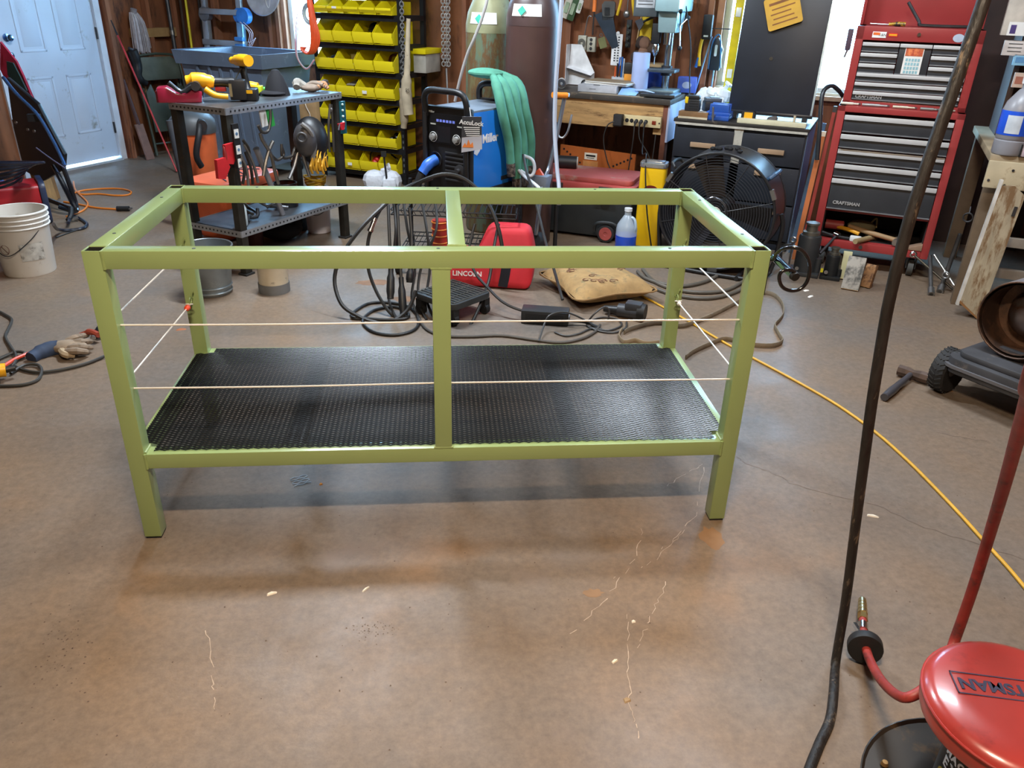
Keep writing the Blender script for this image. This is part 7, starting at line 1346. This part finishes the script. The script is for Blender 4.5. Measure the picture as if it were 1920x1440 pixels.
t = wt('olive_tag', 'small olive green metal tag on the wall by the blocks', 'tag', 1130, 79, rot=0); MB(XZ(-.01) @ Matrix.Rotation(.35, 4, 'Z')).prism(rrect(-.03, .03, -.045, .035, .006), 0, .004).build('plate', mat('6a6a40', .5), t); MB().torus((-.015, -.01, .05), .012, .003, (0, 1, 0)).build('ring', STEEL, t)
t = wt('handsaw', 'dark steel saw blade with handle hanging on the wall', 'saw', 1140, 55); MB(XZ(-.012)).prism([(-.12, .1), (.02, .15), (.1, -.12), (.05, -.14)], 0, .004).build('blade', mat('3a4450', .4, .5), t); MB(XZ(-.02)).prism(rrect(-.05, .05, .09, .2, .02), 0, .02).build('handle', mat('4a4a48', .5), t)
t = wt('hex_key', 'bright bent hex key stuck in the wall', 'hex key', 1103, 40); MB().tube([(-.02, -.01, -.1), (.0, -.01, .03), (.03, -.01, .035)], .005, 6, sm=3).build('rod', STEEL, t); MB().cyl((-.02, -.012, -.1), (-.022, -.012, -.115), .007, n=8).build('end', DKST, t)
t = wt('screwdriver_orange', 'orange handled screwdriver hanging on the wall', 'screwdriver', 1116, 14); MB().cyl((0, -.02, -.03), (0, -.02, .06), .016, n=10).build('handle', mat('e07a38', .45), t); MB().cyl((0, -.02, -.03), (0, -.02, -.2), .006, n=8).build('shaft', DKST, t)
for k, (u, v, hx, w_, h_, lab) in enumerate(((1052, 16, 'c8a820', .05, .05, 'yellow card on the wall beside the grey hose'), (1064, 14, 'b8b4a4', .06, .16, 'beige blister pack on the wall, leftmost of the packs'), (1075, 17, '2f4a28', .06, .17, 'dark green blister pack on the wall'), (1088, 12, 'c4c4bc', .035, .1, 'pale strip pack right of the green pack'), (1140, 22, '5a5e60', .09, .12, 'grey steel lock case high on the wall'))):
    t = wt('blister_pack' if k in (1, 2, 3) else ('yellow_card' if k == 0 else 'lock_case'), lab, 'pack', u, v, rot=0); MB(XZ(-.012) @ Matrix.Rotation(-.3 if k < 4 else .1, 4, 'Z')).prism(rrect(-w_ / 2, w_ / 2, -h_ / 2, h_ / 2, .008), 0, .006 if k < 4 else .03).build('card', mat(hx, .5, .0 if k < 4 else .4), t)
    MB(XZ(-.02) @ Matrix.Rotation(-.3 if k < 4 else .1, 4, 'Z')).prism(rrect(-w_ / 4, w_ / 4, -h_ / 4, h_ / 4, .006), 0, .01).build('blister', mat('8a9a80' if k != 4 else '3a3c3e', .3), t)
for k, (u, lab) in enumerate(((1165, 'yellow handled tool on the wall, left of the pair'), (1188, 'yellow handled tool on the wall, right of the pair'))):
    t = wt('yellow_pliers', lab, 'pliers', u, 5); sx = 1 if k == 0 else -1; MB().tube([(-.02 * sx, -.02, -.09), (0, -.02, 0), (.015 * sx, -.02, .1)], .011, 8).build('handle', mat('d0a81c', .45), t); MB().sph((.015 * sx, -.02, .11), .02, .012, .02).build('pivot', DKST, t)
t = wt('steel_ball_tool', 'round steel gauge hanging between the yellow handled tools', 'gauge', 1177, 26); MB().sph((0, -.03, 0), .028, .02, .028).build('ball', STEEL, t); MB().cyl((0, -.02, .02), (0, -.02, .14), .005, n=8).build('stem', STEEL, t)
t = wt('socket_rail', 'black rail with steel sockets hanging on the wall', 'socket rail', 1180, 58); B(-.02, .02, -.02, 0, -.12, .08).build('rail', BLKR, t, .003)
for k in range(4): MB().cyl((0, -.04, -.1 + k * .045), (0, -.02, -.1 + k * .045), .012, n=10).build('socket', CHROME, t)
t = wt('yellow_level', 'yellow and grey short level hanging above the towel roll', 'level', 1213, 33); MB(XZ(-.02)).prism([(-.045, -.17), (.05, -.16), (.05, .25), (-.01, .25)], 0, .02).build('body', mat('d8b41c', .45), t); B(-.02, .04, -.022, -.019, .05, .09).build('label_band', mat('9a9468', .5), t)
t = wt('axe', 'long handled tool with dark steel blade crossing the yellow level', 'axe', 1215, 40, 5.1); MB().cyl((-.05, -.0, -.01), (.12, 0, .07), .009, n=8).build('handle', mat('2a2624', .5), t); MB(XZ(-.01)).prism([(-.1, -.0), (-.05, .02), (-.03, -.02), (-.06, -.07)], 0, .02).build('blade', mat('6a6a70', .35, .7), t)
t = wt('leaning_stick', 'pale wooden stick leaning behind the yellow level', 'stick', 1203, 30, 5.19); MB().cyl((-.02, 0, -.2), (.03, 0, .3), .008, n=8).build('stick', mat('b89a6a', .6), t); MB().cyl((-.022, 0, -.22), (-.02, 0, -.2), .009, n=8).build('tip', DKST, t)
t = wt('hanging_rags', 'bundle of brown rags hanging under the yellow level', 'rags', 1205, 90, 5.12); 
for k in range(6): MB().sph((random.uniform(-.05, .06), random.uniform(-.02, .02), random.uniform(-.12, .08)), .045, .03, .05, 9, 7).build('fold', mat(('5a4436', '7a5a48', '3c2e28')[k % 3], .85), t)
t = wt('black_holster', 'black tool holster on the wall right of the drill press', 'holster', 1328, 52); B(-.035, .035, -.05, 0, -.08, .09).build('pouch', BLKR, t, .01); MB().box(-.018, .016, -.0512, -.05, -.062, -.05).build('print', WHT, t)
t = wt('pry_tool', 'yellow and blue handled tool hanging below the holster', 'tool', 1320, 100); MB().tube([(.02, -.03, .16), (-.02, -.03, .1), (-.03, -.03, 0), (-.02, -.03, -.09)], .012, 8).build('yellow_handle', mat('d8a81c', .45), t); MB().tube([(-.03, -.03, -.03), (-.045, -.03, -.1)], .012, 8).build('blue_grip', mat('2a68b8', .45), t); MB().tube([(.05, -.03, .12), (.02, -.03, -.02), (-.03, -.03, -.3)], .006, 6).build('wire_handle', mat('8aa8d0', .3, .6), t)
t = wt('trowel_tool', 'black and blue trowel shaped tool hanging by the window frame', 'tool', 1340, 105); MB(XZ(-.03)).prism([(-.03, -.1), (.05, -.1), (.06, .05), (.02, .13), (-.02, .12)], 0, .03).build('body', mat('1c2430', .4), t, .005); MB().tube([(-.03, -.035, -.09), (-.02, -.04, .1), (.03, -.04, .14), (.06, -.035, -.08)], .006, 6, sm=4).build('frame', mat('5a90c8', .3, .5), t); MB(XZ(-.035)).prism(rrect(.0, .02, .0, .08, .008), -.002, .0).build('highlight_plate', mat('b8c8d8', .4), t); MB().cyl((.01, -.02, -.1), (.01, -.02, -.26), .006, n=8).build('stem', mat('8aa8c0', .4, .5), t)
t = wt('steel_rod', 'thin steel rod running from the holster to the window frame', 'rod', 1355, 54); MB().cyl((-.12, -.01, .0), (.08, -.01, .0), .004, n=6).build('rod', DKST, t); MB().sph((.08, -.01, 0), .006).build('end', WHT, t)
t = rthing('black_jug', 'dark grey plastic jug hanging on the wall behind the green cylinder', 'jug', -1.2, 5.14, .85); MB().prism([(-.1, 0), (.1, 0), (.1, .18), (.05, .26), (-.02, .26), (-.1, .12)], -.05, .05, TM((0, 0, 0), 90)).build('body', mat('3a3c44', .5), t, .01); MB().tube([(-.1, 0, .12), (-.08, 0, .22), (-.02, 0, .26)], .012, 8).build('handle', mat('3a3c44', .5), t)
# curved grey pipe between cabinet and chest, red and wood strips
solo(MB().tube([fd(1532, 300, 4.1), fd(1537, 240, 4.12), fd(1540, 190, 4.15), fd(1546, 168, 4.18), fd(1560, 161, 4.22), fd(1573, 170, 4.26), fd(1580, 180, 4.3)], .0135, 10, sm=5), 'bent_pipe', mat('34383c', .35, .4), 'dark bent pipe arching between the black cabinet and the red chest', 'pipe')
t = rthing('wooden_batten', 'orange wooden slat standing between the cabinet and the red chest', 'slat', 1.51, 4.1, 0); MB(TM((0, 0, 0), -3, 2)).box(-.015, .015, 0, .02, 0, .82).build('slat', mat('b86a3a', .6, 0, .15), t); MB(TM((0, 0, 0), -3, 2)).box(-.016, .016, -.001, .021, .8, .83).build('tip', mat('d8c8b0', .6), t)
t = rthing('thin_red_bar', 'narrow red bar standing beside the orange slat', 'bar', 1.545, 4.08, 0); MB(TM((0, 0, 0), -3, 2)).box(-.01, .01, 0, .02, 0, .98).build('bar', mat('8a3028', .5), t); MB(TM((0, 0, 0), -3, 2)).box(-.011, .011, -.001, .021, .95, .985).build('tip', DKST, t)
t = rthing('steel_angle', 'blue grey steel strip leaning on the right side of the black cabinet', 'strip', 1.475, 4.25, 0); MB(TM((0, 0, 0), -5, 3)).box(-.018, .018, 0, .01, 0, .86).build('strip', mat('6a86a8', .25, .7), t); MB(TM((0, 0, 0), -5, 3)).box(.012, .018, -.025, .01, 0, .86).build('flange', mat('5a7698', .25, .7), t)
t = rthing('clamp_lamp', 'narrow clamp light fixed on the left side of the top chest', 'lamp', 1.6, 4.2, 1.36); MB().box(-.035, -.005, -.03, .03, -.06, .06).build('body', mat('4a3a48', .5), t, .005); MB().cyl((-.02, 0, -.06), (-.03, 0, -.1), .006, n=8).build('stem', STEEL, t)
# ================================================================ right side: old bench, shelf, bottle
ob = rthing('old_wood_bench', 'old cream painted wooden bench at the right wall', 'bench', 2.42, 3.58); OPW = mat('b8aa8c', .7, 0, .15, 8, '8a7458', 9, .44, bump=.1)
B(0, .82, 0, 1.2, .82, .86).build('top', mat('9a8a70', .65, 0, .2, 6), ob, .004); B(.0, .82, -.015, .015, .69, .83).build('apron', OPW, ob, .004)
for x in (.02, .72):
    for y in (.06, 1.1): B(x, x + .08, y, y + .07, 0, .82).build('leg', mat('6a5844', .7, 0, .2), ob, .004)
for z in (.18, .36): B(.05, .82, .1, .14, z, z + .05).build('stretcher', mat('8a8074', .7), ob)
for x, z in ((.12, .79), (.1, .71), (.02, .73)): MB().cyl((x, -.018, z), (x, -.014, z), .007, n=8).build('nail', DKST, ob)
t = rthing('old_plank', 'weathered cream plank leaning on the old bench front', 'plank', 2.515, 3.43, 0.03); OP = mat('a89a80', .75, 0, .25, 6, '75593a', 7, .5, bump=.2, stretch=(3, 3, .7)); pm = TM((0, 0, 0), -4, 3.5)
MB(pm).prism([(-.06, .05), (.06, -.03), (.06, .66), (.0, .70), (-.06, .69)], 0, .03, XZ(0)).build('board', OP, t); MB(pm).box(-.075, -.06, 0, .035, .03, .72).build('painted_edge', mat('c8c4bc', .6), t); MB(pm).prism([(-.062, .06), (.06, -.022), (.06, -.03), (-.062, .045)], -.002, .032, XZ(0)).build('broken_end', mat('8a5f34', .8), t)
MB(pm).box(.03, .045, -.006, 0, .55, .6).build('hinge_plate', DKST, t)
t = rthing('metal_strut', 'grey galvanised angle leg leaning behind the heater', 'strut', 2.74, 3.2, 0); MB(TM((0, 0, 0), -12, 12)).box(-.025, .025, 0, .006, 0, .62).box(-.025, -.019, 0, .05, 0, .62).build('angle', mat('7c7e84', .4, .6, .2), t); MB(TM((0, 0, 0), -12, 12)).box(-.03, .03, -.01, .06, 0, .012).build('foot', mat('5a5c60', .4, .6), t)
bo = rthing('washer_fluid_bottle', 'grey plastic bottle with bright blue label on the old bench', 'bottle', 2.5, 3.64, .862); MB().lathe([(0, 0), (.075, 0), (.08, .01), (.08, .07), (.074, .075), (.08, .085), (.08, .22), (.07, .26), (.03, .32), (.022, .325), (.022, .36), (0, .36)], 30).build('bottle', mat('8a8a90', .35, 0, .1), bo)
MB().lathe([(.0812, .1), (.0815, .105), (.0815, .215), (.0812, .22)], 30).build('blue_label', mat('1c50c8', .4), bo); MB().lathe([(.0822, .11), (.0822, .2)], 10, None, radians(-130), radians(-80)).build('white_panel', mat('c8d0d8', .5), bo); MB().cyl((0, 0, .35), (0, 0, .385), .028, n=18).build('cap', mat('d8d8d8', .4), bo)
t = rthing('white_carton', 'white box with red edge at the right on the old bench', 'box', 2.66, 3.66, .862, 8); B(-.0, .16, -.04, .05, 0, .3).build('carton', mat('b4bcd0', .5), t, .003); B(-.004, .0, -.041, .05, 0, .3).build('red_edge', mat('c03038', .5), t)
t = rthing('pink_packet', 'pink and clear plastic packet at the front of the old bench', 'packet', 2.62, 3.575, .862); MB().box(-.07, .14, -.012, .02, 0, .06).build('packet', mat('b8a8b0', .3, 0, .3, 30, 'c83a58', 14, .45), t, .01); B(-.075, -.068, -.014, .022, 0, .062).build('seal', BLKR, t)
su = rthing('wall_shelf_unit', 'dark brown wooden shelf unit on the right above the old bench', 'shelf unit', 2.5, 4.35, .862); DWD = mat('3a2418', .65, 0, .2)
for q in ((0, .74, .35, .37, 0, .95), (0, .03, 0, .36, 0, .95), (.71, .74, 0, .36, 0, .95)): B(*q).build('panel', DWD, su)
for z in (.0, .3, .6, .92): B(.03, .71, .0, .36, z, z + .025).build('shelf', DWD, su)
MB().tube([(.0, -.01, .62), (.03, -.03, .63), (.05, -.04, .6), (.03, -.04, .56)], .005, 6).build('hook', STEEL, su)
for k, (u, v, w_, h_, m_, lab) in enumerate(((1906, 30, .12, .2, mat('c0b8ac', .5), 'cream box with small purple logo high on the right'), (1902, 90, .12, .08, mat('cfc8c4', .5), 'white label card hanging below the cream box'), (1912, 112, .07, .06, mat('8ac0e0', .5), 'pale blue card below the white label'), (1910, 150, .06, .08, mat('d0b8a8', .5), 'small pink card behind the blue bottle'))):
    t = wt('printed_box' if k == 0 else 'hanging_card', lab, 'box' if k == 0 else 'card', u, v, 4.3); B(-w_ / 2, w_ / 2, -.02 if k else -.05, 0, -h_ / 2, h_ / 2).build('face', m_, t, .002)
    if k == 0: lb = B(-.03, .06, -.052, -.05, -.1, -.03).build('white_panel', LABW, t); B(-.018, .01, -.0535, -.052, -.09, -.045).build('logo', mat('4a3a78', .5), lb)
    elif k == 1:
        for q in range(3): B(-.035, .035, -.0215, -.02, -.02 + q * .02, -.015 + q * .02).build('print_line', mat('5a5a5a', .5), t)
    else: B(-w_ / 3, w_ / 3, -.0215, -.02, -h_ / 4, h_ / 4).build('print', mat('5a90c0' if k == 2 else 'a86a58', .5), t)
t = wt('ring_hook', 'small dark ring hanging beside the plank', 'ring', 1815, 408, 3.9); MB().torus((0, 0, 0), .025, .005, (.2, 1, 0)).build('ring', DKST, t); MB().cyl((0, 0, .025), (.0, .02, .06), .004, n=6).build('hook', DKST, t)

t = rthing('wall_shade_board', 'added tall dark brown sheet standing in for shade on the wall right of the red chest', 'board', 2.62, 5.1, 0); MB(TM((0, 0, 0), -1.5)).box(-.28, .3, 0, .02, 0, 2.1).build('sheet', mat('2e1c16', .6, 0, .2), t); MB(TM((0, 0, 0), -1.5)).box(-.29, -.28, -.004, .024, 0, 2.1).build('edge', mat('4a3024', .6), t)  # added sheet, its dark colour stands for shade on the back wall
